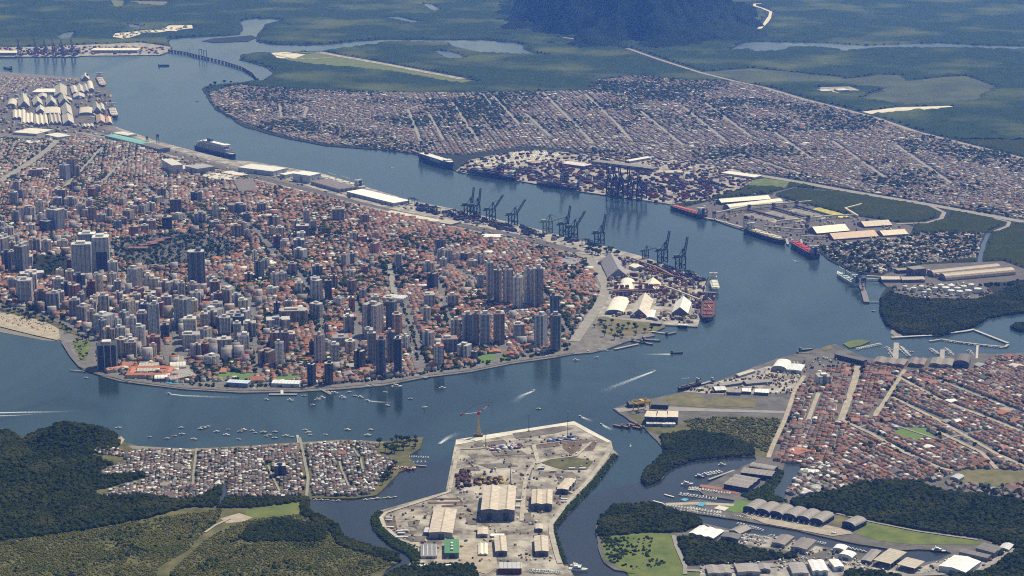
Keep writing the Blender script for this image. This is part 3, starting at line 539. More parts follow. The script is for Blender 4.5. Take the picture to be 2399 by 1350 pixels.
def tower(px, py, wpx, hpx, col, kind='rect', rot=None, depth=None, extra=None):
    s = S(py); wm = max(9, wpx / s / 1.12); hm = max(9, hpx / s / .97); dm = depth or max(9, min(wm * random.uniform(.7, 1.05), 34)); rot = random.choice((.14, .14, .1, -.5)) if rot is None else rot
    g_ = G(px, py, LZ); X, Y = g_.x, g_.y + dm * .5
    lab = ('very tall' if hm > 85 else 'tall' if hm > 55 else 'mid-rise' if hm > 28 else 'low') + ' ' + CN[col]
    e = tag(empty('apartment_tower', (X, Y, LZ), rot), f'{lab} apartment tower {where(px, py)}', 'tower', px, 'apartment towers of the city')
    kf = random.uniform(.92, 1.28); c = tuple(min(1, v * kf) for v in C[col])
    body = MB().prism(plan(kind, wm, dm), 0, hm).build('body', M_FAC, e, c)
    rs_ = MB().prism([(x * .97, y * .97) for x, y in plan(kind, wm, dm)], hm, hm + .35).build('roof_slab', M_PAINT, e, random.choice([(.33, .32, .3), (.24, .23, .22), (.44, .43, .41), (.25, .17, .14)]))
    rw = wm * random.uniform(.28, .5); rd = dm * random.uniform(.3, .5); rh = min(9, 3 + hm * .05); ox = random.uniform(-.15, .15) * wm
    MB().box(ox - rw / 2, ox + rw / 2, -rd / 2, rd / 2, hm + .35, hm + rh).build('roof_house', M_PAINT, rs_, tuple(min(.6, v * 1.1 + .03) for v in c))
    if hm > 24:
        bc = tuple(min(.72, v * 1.35 + .08) for v in c) if random.random() < .6 else tuple(v * .45 for v in c)
        nb = 2 if wm < 26 else 3; bw = wm * .16
        for i in range(nb):
            bx = -wm / 2 + wm * (i + .5) / nb; fy = -dm / 2
            if kind == 'round': fy = -dm / 2 * math.sqrt(max(0, 1 - (bx / (wm / 2)) ** 2)) - .1
            if kind == 'cross' and abs(bx) > wm * .27: fy = -dm * .275
            if kind == 'h' and abs(bx) < wm * .15: fy = -dm * .175
            MB().box(bx - bw / 2, bx + bw / 2, fy - 1.3, fy + .5, 4, hm - 1.5).build('balcony_stack', M_FAC, e, bc)
    if extra == 'terracotta':
        MB().prism([(-wm / 2, -dm / 2), (wm / 2, -dm / 2), (wm / 2, dm / 2), (-wm / 2, dm / 2)], hm + .35, hm + 1).build('tiled_roof', M_PAINT, e, (.45, .16, .08))
    TOW.append((X, Y, max(wm, dm) * .62)); return e
TT = '''151 422 23 34 bluegrey|169 414 25 40 brown|182 416 11 26 beige|83 416 33 18 brown|137 465 20 22 paleblue|215 465 20 22 brick|226 452 20 15 lilac|378 463 22 20 lilac|287 486 16 20 white|164 486 33 20 grey|86 488 15 20 grey|209 486 16 16 lilac|189 511 23 29 bluegrey|204 512 26 20 beige|310 504 23 20 beige|335 504 18 22 white|353 499 20 22 white|327 486 22 13 brown|411 501 30 33 brown|363 478 32 15 beige|60 516 43 28 grey|128 541 38 48 bluegrey|108 546 28 27 navy|504 511 18 30 white|468 526 30 25 white|390 540 26 30 black|345 526 20 18 white|237 524 22 20 white|254 516 18 25 grey|415 521 22 18 white|577 519 17 18 navy|275 539 20 20 teal|312 554 24 22 brick|338 549 20 20 beige|22 564 20 30 grey|4 566 12 30 bluegrey|80 590 28 28 white|108 592 24 26 grey|564 554 20 32 beige|579 560 14 20 lilac|554 499 48 18 bluegrey|145 583 28 18 beige|50 640 29 62 bluegrey|15 635 24 43 navy|264 665 25 50 paleblue|315 683 30 52 grey|494 678 22 28 white|460 684 44 92 navy cham
58 713 34 55 lilac|96 725 34 42 brown|123 728 33 40 paleblue|174 746 28 42 lilac|196 757 30 38 white|214 766 20 36 lilac|242 782 44 42 paleblue|275 800 18 50 white|254 806 30 34 beige|284 841 28 45 beige|305 841 30 38 beige|307 792 26 46 white|328 811 28 45 white round|360 800 31 86 paleblue cross|335 780 34 45 bluegrey|386 790 22 28 navy|350 717 31 30 brown|390 738 28 42 lilac|428 768 42 66 bluegrey|498 755 44 28 white|554 730 24 38 bluegrey|558 780 30 38 navy|584 790 33 32 white|446 820 46 35 grey|481 806 27 34 white|358 841 18 32 beige|524 833 38 37 lilac|494 861 36 25 white
741 708 26 50 bluegrey|769 708 18 50 black|686 757 74 28 beige|741 746 32 33 grey|824 731 16 32 brick|873 788 43 72 lilac h|917 776 26 68 teal|930 788 27 50 brown round|871 854 23 73 grey|915 854 22 76 grey|892 881 26 84 navy round|932 879 22 84 navy round|1005 722 28 30 white|1061 720 28 28 white|1094 806 25 68 paleblue|1114 811 18 75 grey|1136 812 27 75 paleblue cham|1169 808 28 72 beige|1068 800 26 50 beige|1003 818 26 38 paleblue|1053 830 40 35 bluegrey|1088 842 30 32 white|1111 846 15 22 navy|655 861 24 58 white|668 831 20 52 brown|643 822 24 42 brown|624 858 34 33 brown|749 856 22 70 lilac|731 838 15 38 navy|785 856 22 48 white|730 904 18 50 navy|770 902 22 50 black|843 868 24 45 black|650 780 62 30 bluegrey|796 818 42 26 bluegrey|764 785 12 25 bluegrey|951 818 15 30 white|813 753 16 26 brown
1148 700 18 84 white|1166 712 18 78 grey|1190 715 25 82 lilac|1213 727 24 76 white|1237 718 22 86 white h|1260 722 26 92 white h|1299 772 23 78 navy|1267 815 26 75 paleblue|1302 823 29 83 bluegrey round|1215 797 28 36 paleblue
1032 596 24 33 navy|1036 616 20 30 white|1053 615 15 28 white|1003 645 28 28 white|1013 680 24 38 navy|1071 614 18 18 white|1091 614 25 20 brown|791 521 32 30 grey|854 526 23 22 brown|718 549 16 55 white|697 540 22 22 white|735 548 18 30 white|708 560 33 30 brown|649 580 20 26 brick|664 585 18 20 white|700 585 28 22 bluegrey|703 610 30 24 white|612 497 24 20 bluegrey|640 531 20 24 black|877 598 16 27 brick|809 628 17 30 white|823 622 15 27 navy|685 645 24 26 brown|743 648 27 24 bluegrey|854 645 18 20 brick|658 663 28 22 paleblue|607 655 20 42 teal|738 683 25 30 bluegrey|700 690 22 26 lilac|824 690 24 32 brown|1930 905 34 22 paleblue|655 1118 30 26 navy'''
for ln in TT.replace('\n', '|').split('|'):
    q = ln.split(); tower(float(q[0]), float(q[1]), float(q[2]), float(q[3]), q[4], q[5] if len(q) > 5 else random.choice(('rect', 'rect', 'rect', 'h', 'cham')))
tower(1028, 862, 25, 50, 'white', 'rect', .14, extra='terracotta')
# landmark blocks
def block(name, label, cat, px, py, wpx, hpx, dm, rot, col, cells, roofcol=(.5, .5, .48)):
    s = S(py); wm = wpx / s; hm = hpx / s / .97; g_ = G(px, py, LZ); e = tag(empty(name, (g_.x, g_.y + dm / 2, LZ), rot), label, cat, px)
    MB().box(-wm / 2, wm / 2, -dm / 2, dm / 2, 0, hm).build('body', M_FAC, e, col)
    MB().box(-wm * .48, wm * .48, -dm * .47, dm * .47, hm, hm + .6).build('roof_slab', M_PAINT, e, roofcol)
    for x0, x1, z1, c in cells: MB().box(x0 * wm / 2, x1 * wm / 2, -dm / 2 - 1, -dm / 2 + .5, 2, hm * z1).build('pilaster', M_PAINT, e, c)
    MB().box(-wm * .25, wm * .2, -dm * .2, dm * .3, hm + .6, hm + 6).build('roof_house', M_PAINT, e, (.55, .55, .53)); TOW.append((g_.x, g_.y + dm / 2, max(wm, dm) * .6)); return e
block('office_tower', 'grey gridded office tower, front half of the twin pair', 'tower', 191, 650, 46, 76, 34, .14, (.42, .44, .46), [(-1, -.9, 1, (.55, .56, .56)), (.9, 1, 1, (.55, .56, .56))])
block('office_tower', 'taller white-framed office tower with dark glass front, rear of the pair', 'tower', 236, 642, 38, 84, 40, .14, (.5, .52, .55), [(-.55, .75, .6, (.03, .045, .09))], (.6, .6, .58))
block('office_tower', 'white-topped office slab behind the twin office towers', 'tower', 205, 628, 40, 78, 30, .14, (.45, .46, .46), [], (.66, .66, .64))
block('seafront_block', 'dark navy seafront block with pale columns and black flat roof', 'building', 249, 866, 46, 56, 40, .14, (.06, .08, .12), [(-1, -.92, 1, (.5, .52, .52)), (-.3, -.22, 1, (.5, .52, .52)), (.35, .43, 1, (.5, .52, .52)), (.92, 1, 1, (.5, .52, .52))], (.05, .05, .05))
block('annex_building', 'long pale concrete market hall left of the office towers', 'building', 72, 655, 55, 14, 30, .3, (.45, .44, .42), [])
# further mid-rise blocks filling the districts
def scatter_towers(poly, n, hr, wr, cols, sep=26):
    k = 0; tries = 0; xs = [p[0] for p in poly]; ys = [p[1] for p in poly]
    while k < n and tries < 6000:
        tries += 1; x = random.uniform(min(xs), max(xs)); y = random.uniform(min(ys), max(ys))
        if not inpoly(np.array([x]), np.array([y]), poly)[0]: continue
        g_ = G(x, y, LZ)
        if any((g_.x - a) ** 2 + (g_.y - b) ** 2 < (r_ + sep * .7) ** 2 for a, b, r_ in TOW): continue
        if near_road([g_.x], [g_.y], 12)[0] or any(inpoly(np.array([x]), np.array([y]), p_)[0] for p_ in FIELDS): continue
        wm = random.uniform(*wr); hm = random.uniform(*hr); s = S(y); tower(x, y, wm * s * 1.12, hm * s, random.choice(cols), random.choice(('rect', 'rect', 'h', 'cham'))); k += 1
MIX = ['white', 'white', 'grey', 'bluegrey', 'lilac', 'beige', 'beige', 'brown', 'paleblue', 'lilac', 'cream', 'cream', 'navy', 'brick']
scatter_towers([(20, 690), (220, 680), (420, 690), (600, 700), (590, 830), (430, 850), (300, 850), (230, 795), (150, 745), (40, 715)], 60, (28, 55), (16, 30), MIX)
scatter_towers([(0, 560), (250, 640), (300, 700), (0, 700)], 14, (25, 55), (16, 28), MIX)
scatter_towers([(0, 430), (250, 440), (420, 480), (440, 540), (240, 560), (0, 560)], 18, (22, 45), (16, 28), MIX)
scatter_towers([(420, 470), (620, 490), (760, 560), (760, 690), (580, 690), (520, 560)], 14, (20, 40), (14, 28), MIX)
scatter_towers([(600, 690), (860, 640), (1000, 700), (1000, 840), (720, 890), (600, 850)], 18, (20, 42), (14, 26), MIX)
scatter_towers([(760, 540), (1000, 580), (1150, 620), (1180, 800), (1000, 860), (960, 680), (800, 640)], 10, (18, 40), (14, 26), MIX)

# ================================================================== HOUSES
def mat_facattr():
    m = M_ATTR.copy(); m.name = 'block_facade'; n = m.node_tree.nodes; l = m.node_tree.links; b = n['Principled BSDF']; src = b.inputs['Base Color'].links[0].from_socket
    g = n.new('ShaderNodeNewGeometry'); sp = n.new('ShaderNodeSeparateXYZ'); l.new(g.outputs['Position'], sp.inputs[0]); ns = n.new('ShaderNodeSeparateXYZ'); l.new(g.outputs['Normal'], ns.inputs[0])
    def mt(op, a, bb):
        x = n.new('ShaderNodeMath'); x.operation = op
        for i, v in enumerate((a, bb)):
            if isinstance(v, (int, float)): x.inputs[i].default_value = v
            elif v is not None: l.new(v, x.inputs[i])
        return x.outputs[0]
    fz = mt('FRACT', mt('DIVIDE', sp.outputs[2], 3.05), None); fu = mt('FRACT', mt('DIVIDE', mt('ADD', sp.outputs[0], sp.outputs[1]), 3.6), None)
    w_ = mt('MULTIPLY', mt('MULTIPLY', mt('GREATER_THAN', fz, .35), mt('LESS_THAN', fz, .78)), mt('GREATER_THAN', fu, .35)); w_ = mt('MULTIPLY', w_, mt('LESS_THAN', mt('ABSOLUTE', ns.outputs[2], None), .4))
    mx = n.new('ShaderNodeMix'); mx.data_type = 'RGBA'; l.new(w_, mx.inputs[0]); l.new(src, mx.inputs[6]); mx.inputs[7].default_value = (.05, .055, .07, 1); l.new(mx.outputs[2], b.inputs['Base Color']); return m
M_FACATTR = mat_facattr()
TERRA = [(.27, .10, .052), (.32, .125, .065), (.22, .085, .05), (.35, .15, .08), (.18, .078, .054), (.27, .13, .08)]
BROWN = [(.18, .082, .06), (.21, .095, .07), (.15, .08, .065), (.24, .12, .09), (.19, .11, .09)]
GREYR = [(.24, .23, .22), (.17, .165, .16), (.32, .31, .29), (.14, .12, .11), (.27, .23, .2)]
DARKR = [(.11, .095, .085), (.14, .10, .085), (.10, .10, .10), (.16, .13, .11)]
WHITE = [(.62, .61, .58), (.7, .69, .66), (.55, .52, .47)]
WALLS = [(.55, .52, .46), (.62, .6, .55), (.5, .44, .36), (.42, .42, .42), (.58, .48, .36), (.36, .3, .26)]
def lots(poly, ang, lw, ld, block_rows, street, fill, jit=.12, margin=3):
    xs, ys = zip(*[(G(x, y).x, G(x, y).y) for x, y in poly]); cx, cy = (min(xs) + max(xs)) / 2, (min(ys) + max(ys)) / 2; R_ = math.hypot(max(xs) - min(xs), max(ys) - min(ys)) / 2
    u = np.arange(-R_, R_, lw); per = block_rows * ld + street; v = np.concatenate([np.arange(-R_, R_, per) + i * ld for i in range(block_rows)])
    U, V = np.meshgrid(u, v); U = U + np.floor(U / (lw * 9)) * street * .8
    U = U.ravel() + RNG.uniform(-jit, jit, U.size) * lw; V = V.ravel() + RNG.uniform(-jit, jit, V.size) * ld
    X = cx + U * math.cos(ang) - V * math.sin(ang); Y = cy + U * math.sin(ang) + V * math.cos(ang)
    px, py = PX(X, Y, LZ); ok = inpoly(px, py, poly) & (px > -60) & (px < 2460) & (RNG.random(X.size) < fill); X, Y, px, py = X[ok], Y[ok], px[ok], py[ok]; ok = ~near_road(X, Y, margin + lw * .35)
    for p_ in FIELDS: ok &= ~inpoly(px, py, p_)
    for a, b, r_ in TOW: ok &= (X - a) ** 2 + (Y - b) ** 2 > (r_ + 2) ** 2
    return X[ok], Y[ok], px[ok], py[ok]
def house_rows(poly, ang, lw, ld, rows, street, fill, pal, hr, roofr, sizes=(.78, .98), jit=.12, big=.04, angj=.03):
    X, Y, px, py = lots(poly, ang, lw, ld, rows, street, fill, jit); out = []
    for i in range(len(X)):
        sc = random.uniform(1.6, 2.4) if random.random() < big else 1
        out.append(dict(x=X[i], y=Y[i], px=px[i], py=py[i], a=ang + random.gauss(0, angj) + (math.pi / 2 if random.random() < .35 else 0), w=lw * random.uniform(*sizes) * sc, d=ld * random.uniform(*sizes) * (sc if sc > 1 else 1), h=random.uniform(*hr), r=random.uniform(*roofr),
                        rc=random.choice(pal(px[i], py[i])), wc=random.choice(WALLS)))
    return out
def house_mass(name, label, hs, m=None):
    n = len(hs); w_ = np.array([h['w'] for h in hs]) / 2; d_ = np.array([h['d'] for h in hs]) / 2; h_ = np.array([h['h'] for h in hs]); r_ = np.array([h['r'] for h in hs]); a_ = np.array([h['a'] for h in hs]); x_ = np.array([h['x'] for h in hs]); y_ = np.array([h['y'] for h in hs])
    T = [(-1, -1, 0, 0), (1, -1, 0, 0), (1, 1, 0, 0), (-1, 1, 0, 0), (-1, -1, 1, 0), (1, -1, 1, 0), (1, 1, 1, 0), (-1, 1, 1, 0), (-1, 0, 1, 1), (1, 0, 1, 1)]
    V = np.zeros((n, 10, 3))
    for k, (sx, sy, hz, rz) in enumerate(T):
        lx, ly = sx * w_, sy * d_; V[:, k, 0] = x_ + lx * np.cos(a_) - ly * np.sin(a_); V[:, k, 1] = y_ + lx * np.sin(a_) + ly * np.cos(a_); V[:, k, 2] = LZ - .2 + hz * h_ + rz * r_
    FQ = np.array([(0, 1, 5, 4), (2, 3, 7, 6), (1, 2, 6, 5), (3, 0, 4, 7), (4, 5, 9, 8), (6, 7, 8, 9)]); FT = np.array([(5, 6, 9), (7, 4, 8)])
    base = np.arange(n)[:, None, None] * 10; Q = (base + FQ[None]).reshape(-1, 4); Tt = (base + FT[None]).reshape(-1, 3)
    me = bpy.data.meshes.new(name); me.vertices.add(n * 10); me.vertices.foreach_set('co', V.ravel()); nl = Q.size + Tt.size; me.loops.add(nl)
    me.loops.foreach_set('vertex_index', np.concatenate([Q.ravel(), Tt.ravel()]).astype(np.int32)); me.polygons.add(len(Q) + len(Tt))
    me.polygons.foreach_set('loop_start', np.concatenate([np.arange(0, Q.size, 4), Q.size + np.arange(0, Tt.size, 3)]).astype(np.int32)); me.update(calc_edges=True)
    at = me.attributes.new('col', 'FLOAT_COLOR', 'FACE'); wc = np.array([h['wc'] for h in hs]); rc = np.array([h['rc'] for h in hs])
    c = np.ones((n, 6, 4)); c[:, :4, :3] = wc[:, None]; c[:, 4:, :3] = rc[:, None]; ct = np.ones((n, 2, 4)); ct[:, :, :3] = wc[:, None]
    at.data.foreach_set('color', np.concatenate([c.reshape(-1, 4), ct.reshape(-1, 4)]).ravel()); me.materials.append(m or M_ATTR)
    o = link(name, me); o['kind'] = 'stuff'; tag(o, label, 'houses'); return o
HM = {}
def unit_meshes():
    wl = MB(); wl.v = [(-.5, -.5, 0), (.5, -.5, 0), (.5, .5, 0), (-.5, .5, 0), (-.5, -.5, 1), (.5, -.5, 1), (.5, .5, 1), (-.5, .5, 1), (-.5, 0, 1.5), (.5, 0, 1.5)]
    wl.f = [(0, 1, 5, 4), (2, 3, 7, 6), (1, 2, 6, 9, 5), (3, 0, 4, 8, 7), (0, 3, 2, 1)]; HM['wall'] = wl.mesh('wall', M_PAINT)
    rf = MB(); rf.v = [(-.54, -.56, .92), (.54, -.56, .92), (.54, 0, 1.52), (-.54, 0, 1.52), (.54, .56, .92), (-.54, .56, .92), (-.54, -.56, .86), (.54, -.56, .86), (.54, .56, .86), (-.54, .56, .86)]
    rf.f = [(0, 1, 2, 3), (3, 2, 4, 5), (6, 7, 1, 0), (5, 4, 8, 9), (1, 7, 8, 4, 2), (6, 0, 3, 5, 9)]; HM['roof'] = rf.mesh('roof', M_PAINT)
    dr = MB(); dr.box(-.09, .09, -.53, -.48, 0, .6); HM['door'] = dr.mesh('door', M_PAINT)
unit_meshes()
def rcname(c):
    if c in TERRA: return 'terracotta-tiled'
    if c in BROWN: return 'brown-tiled'
    if c in WHITE: return 'white-roofed'
    if c in DARKR: return 'dark-roofed'
    return 'grey-roofed'
def house_objs(hs, name, noun, cat, group):
    for h in hs:
        e = empty(name, (h['x'], h['y'], LZ - .1), h['a']); e.scale = (h['w'], h['d'], h['h'])
        sz = 'large ' if max(h['w'], h['d']) > 22 else ('small ' if h['w'] * h['d'] < 60 else '')
        tag(e, f"{sz}{rcname(h['rc'])} {noun} {where(h['px'], h['py'])}", cat, h['px'], group)
        w0 = link('wall', HM['wall'], e, h['wc']); r_ = link('roof', HM['roof'], e, h['rc']); r_.scale = (1, 1, 1); 
        link('door', HM['door'], w0, (.06, .055, .05))
def midrise(polys):
    out = []
    for poly, n, hr in polys:
        k = 0; tries = 0; xs = [p[0] for p in poly]; ys = [p[1] for p in poly]
        while k < n and tries < 5000:
            tries += 1; x = random.uniform(min(xs), max(xs)); y = random.uniform(min(ys), max(ys))
            if not inpoly(np.array([x]), np.array([y]), poly)[0]: continue
            g_ = G(x, y, LZ); wm = random.uniform(13, 24)
            if any((g_.x - a) ** 2 + (g_.y - b) ** 2 < (r_ + wm * .55) ** 2 for a, b, r_ in TOW) or near_road([g_.x], [g_.y], 10)[0] or any(inpoly(np.array([x]), np.array([y]), p_)[0] for p_ in FIELDS): continue
            c = random.choice([(.46, .42, .41), (.40, .36, .37), (.42, .35, .29), (.56, .53, .5), (.3, .21, .17), (.43, .39, .42), (.38, .40, .43), (.24, .15, .12)]); TOW.append((g_.x, g_.y, wm * .55)); k += 1
            out.append(dict(x=g_.x, y=g_.y, a=SG + random.gauss(0, .06), w=wm, d=random.uniform(11, 20), h=random.uniform(*hr), r=.35, rc=random.choice([(.32, .30, .28), (.22, .21, .2), (.38, .37, .35), (.26, .16, .12), (.3, .12, .07)]), wc=c))
    house_mass('midrise_blocks', 'crowd of further pale mid-rise blocks between the apartment towers', out, M_FACATTR)
def pal_san(px, py):
    f = min(1, max(0, (py - 360) / 140)); r_ = random.random()
    if r_ < .2 + .44 * f: return TERRA
    if r_ < .34 + .44 * f: return BROWN
    return GREYR if r_ < .93 else WHITE
SG = math.radians(10)
midrise([([(20, 690), (220, 660), (420, 670), (620, 690), (600, 850), (430, 862), (300, 850), (230, 795), (150, 745), (40, 715)], 95, (14, 34)), ([(0, 420), (300, 430), (460, 500), (560, 560), (540, 690), (0, 690)], 38, (12, 24)), ([(560, 500), (900, 560), (1150, 620), (1300, 700), (1300, 820), (1000, 870), (700, 890), (600, 850)], 32, (10, 20))])
hs = house_rows(SAN, SG, 12, 14, 2, 7, .93, pal_san, (3.5, 8.5), (1.6, 2.8), big=.10, angj=.06, jit=.2)
def pal_gua(px, py):
    r_ = random.random()
    if px < 1960 and py > 1085: return GREYR if r_ < .5 else WHITE if r_ < .8 else BROWN
    return BROWN if r_ < .5 else TERRA if r_ < .72 else DARKR if r_ < .82 else GREYR if r_ < .92 else WHITE
GA = [p for p in GUA]; SPL = [(1700, 800), (2040, 800), (2110, 880), (2040, 985), (1990, 1015), (1900, 1120), (1700, 1120)]
hg = house_rows(GUA, math.radians(-15), 9.5, 12, 2, 4.5, .95, pal_gua, (3.2, 6.5), (1.2, 2.4), big=.05); hg = [h for h in hg if inpoly(np.array([h['px']]), np.array([h['py']]), SPL)[0]]
hg2 = house_rows(GUA, math.radians(-64), 9.5, 11.5, 2, 4.5, .95, pal_gua, (3.2, 6.5), (1.2, 2.4), big=.05); hg += [h for h in hg2 if not inpoly(np.array([h['px']]), np.array([h['py']]), SPL)[0]]
FAVP = lambda px, py: (WHITE if random.random() < .2 else GREYR + DARKR + DARKR if random.random() < .8 else BROWN if random.random() < .75 else TERRA)
hf = house_rows(FAV, math.radians(8), 6.2, 7, 4, 1.6, .96, FAVP, (2.8, 6.2), (.4, 1.1), (.8, 1.05), .25, big=.03, angj=.12)
VPAL = lambda px, py: (BROWN + DARKR + GREYR if random.random() < .70 else GREYR if random.random() < .6 else WHITE if random.random() < .8 else TERRA)
hg3 = house_rows([(2215, 1128), (2262, 1136), (2330, 1142), (2460, 1126), (2460, 1175), (2390, 1172), (2300, 1158), (2240, 1146)], math.radians(-64), 10, 12, 2, 7, .7, lambda a, b: GREYR + DARKR + BROWN, (3, 6), (1, 2), jit=.25, angj=.2)
hg += hg3; hg += house_rows([(1772, 1022), (1800, 1030), (1806, 1070), (1775, 1066)], .2, 11, 13, 2, 6, .7, lambda a, b: WHITE + GREYR, (3, 6), (1, 2))
hv = []
for p_, a_ in (([(480, 190), (960, 200), (990, 370), (480, 300)], -60), ([(960, 200), (1400, 180), (1500, 380), (990, 370)], -82), ([(1400, 170), (1800, 200), (1900, 440), (1500, 380)], -78), ([(1800, 200), (2500, 390), (2500, 545), (1900, 440)], -46)):
    q_ = house_rows(VC, math.radians(a_), 10.5, 12, 2, 5.5, .93, VPAL, (3, 6.5), (.8, 1.6), big=.07, jit=.25, angj=.08); hv += [h for h in q_ if inpoly(np.array([h['px']]), np.array([h['py']]), p_)[0]]
for h in hv: h['wc'] = tuple(v * .5 for v in h['wc'])  # shade of fronts turned from the sun, put into the wall colour
def dim(hs_, ks):
    for h in hs_: k_ = random.choice(ks); h['wc'] = tuple(v * k_ for v in h['wc'])
dim(hf, (.3, .45, .6, .9)); dim(hg, (.5, .7, 1))  # village and south town walls: their shade is darkened into the colour
hw = house_rows(VC2, math.radians(-20), 9, 10, 3, 3, .8, FAVP, (2.8, 5), (.5, 1.2), jit=.3, angj=.3)
wp = house_rows([(-60, 180), (180, 186), (150, 192), (60, 207), (0, 235), (-60, 250)], .1, 16, 18, 2, 9, .6, lambda a, b: GREYR + BROWN, (3, 6), (1, 2))
def split(h, k): 
    h = sorted(h, key=lambda t: -(t['w'] * t['d'] * S(t['py']) ** 2 * (1 if t['px'] > 0 and t['px'] < 2399 else 0))); return h[:k], h[k:]
near_g, rest_g = split(hg, 190); near_s, rest_s = split(hs, 110); near_f, rest_f = split(hf, 180)
house_objs(near_g, 'tiled_house', 'house', 'house', 'houses of the south shore town'); house_objs(near_s, 'tiled_house', 'house', 'house', 'houses of the city'); house_objs(near_f, 'shack', 'shack', 'shack', 'shacks of the village')
house_mass('city_house_roofs', 'sea of terracotta-roofed low houses filling the city behind the seafront', rest_s)
house_mass('south_town_roofs', 'packed brown-tiled houses of the town above the dark mangrove', rest_g)
house_mass('village_shack_roofs', 'tightly packed grey and white shack roofs of the creekside village', rest_f)
house_mass('far_town_roofs', 'hazy mass of small houses across the channel beyond the container terminal', hv)
house_mass('riverside_shack_roofs', 'loose cluster of shacks with trees beside the fertiliser terminal', hw)
house_mass('grain_port_roofs', 'low industrial roofs at the far left behind the grain port', wp)

# ================================================================== SHEDS, WAREHOUSES, PORT BUILDINGS
def shed(name, label, cat, B, A, Cc, h, roof='gable', rise=3, bays=1, wall=(.3, .3, .3), top=(.45, .42, .38), door=True, z0=LZ, group=None, vents=False, sheet_=True, openw=False):
    """B, A, Cc: eave corners; the ridge runs from B towards A, the span from B towards Cc"""
    b = G(*B, z0 + h); a = G(*A, z0 + h); c = G(*Cc, z0 + h); u = a - b; L = u.length; u.normalize(); n_ = Vector((-u.y, u.x, 0)); W = (c - b).dot(n_); sg = 1
    if W < 0: sg = -1; W = -W
    W = max(W, 4)
    cx, cy = (B[0] + A[0]) / 2, (B[1] + A[1]) / 2
    e = tag(empty(name, (b.x, b.y, z0), math.atan2(u.y, u.x)), label, cat, (A[0] + Cc[0]) / 2, group); wb = W / bays
    def prof(t=0):
        p = []
        for i in range(bays):
            if roof == 'gable': q = [(0, 0), (.5, 1), (1, 0)]
            elif roof == 'vault': q = [(.5 - .5 * math.cos(k * math.pi / 8), math.sin(k * math.pi / 8)) for k in range(9)]
            else: q = [(0, 0), (1, 0)]
            for k, (y, z) in enumerate(q):
                if i and k == 0: continue
                p.append(((i + y) * wb, h + z * rise + t))
        return p
    P = prof(); mb = MB(); k = len(P)
    if not openw:
        ring = [(0, 0)] + [(y, z) for y, z in P] + [(W, 0)]; m_ = len(ring)
        for x in (0, L): mb.v += [(x, sg * y, z) for y, z in ring]
        mb.f += [tuple(range(m_)), tuple(range(2 * m_ - 1, m_ - 1, -1)), (0, m_, m_ + 1, 1), (m_ - 2, 2 * m_ - 2, 2 * m_ - 1, m_ - 1)]
        wl_ = mb.build('wall', M_PLAIN, e, wall)
    else:
        nx, ny = max(2, int(L / 12)), max(2, int(W / 12))
        for i in range(nx + 1):
            for y in (0.4, W - .4): MB().box(L * i / nx - .3, L * i / nx + .3, sg * y - .3, sg * y + .3, 0, h).build('post', M_PAINT, e, (.3, .3, .3))
    mb = MB(); o_ = .6; t = .45
    P2 = [(P[0][0] - o_, P[0][1] - (o_ * rise * 2 / wb if roof == 'gable' else 0))] + P[1:-1] + [(P[-1][0] + o_, P[-1][1] - (o_ * rise * 2 / wb if roof == 'gable' else 0))]; k = len(P2)
    for x in (-o_, L + o_): mb.v += [(x, sg * y, z + t) for y, z in P2] + [(x, sg * y, z + .02) for y, z in P2]
    for i in range(k - 1):
        mb.f += [(i, i + 1, 2 * k + i + 1, 2 * k + i), (k + i, 3 * k + i, 3 * k + i + 1, k + i + 1), (i, k + i, k + i + 1, i + 1), (2 * k + i, 2 * k + i + 1, 3 * k + i + 1, 3 * k + i)]
    mb.f += [(0, 2 * k, 3 * k, k), (k - 1, 2 * k - 1, 4 * k - 1, 3 * k - 1)]
    rf_ = mb.build('roof', M_SHEET if sheet_ else M_PLAIN, e, top)
    if door and not openw:
        for i in range(bays):
            yc = (i + .5) * wb; dw = min(wb * .2, 5); MB().box(-.25, .1, min(sg * (yc - dw), sg * (yc + dw)), max(sg * (yc - dw), sg * (yc + dw)), 0, h * .75).build('door', M_PAINT, wl_, tuple(v * .35 for v in wall))
        nd = max(1, int(L / 25))
        for i in range(nd):
            xc = L * (i + .5) / nd; y0, y1 = sorted((-sg * .25, sg * .1)); MB().box(xc - 3, xc + 3, y0, y1, 0, h * .6).build('side_door', M_PAINT, wl_, tuple(v * .4 for v in wall))
    if vents:
        for i in range(bays): yc = sg * (i + .5) * wb; MB().box(L * .04, L * .96, yc - .9, yc + .9, h + rise + .2, h + rise + 1.2).build('ridge_vent', M_PAINT, rf_, tuple(v * .55 for v in top))
    TOW.append(((e.location.x + u.x * L / 2 - u.y * sg * W / 2), (e.location.y + u.y * L / 2 + u.x * sg * W / 2), max(L, W) * .5)); return e
TAN, GRY, DK, WH, NV = (.53, .455, .36), (.26, .235, .21), (.13, .125, .12), (.74, .73, .70), (.014, .035, .12)
DW = (.13, .14, .17)
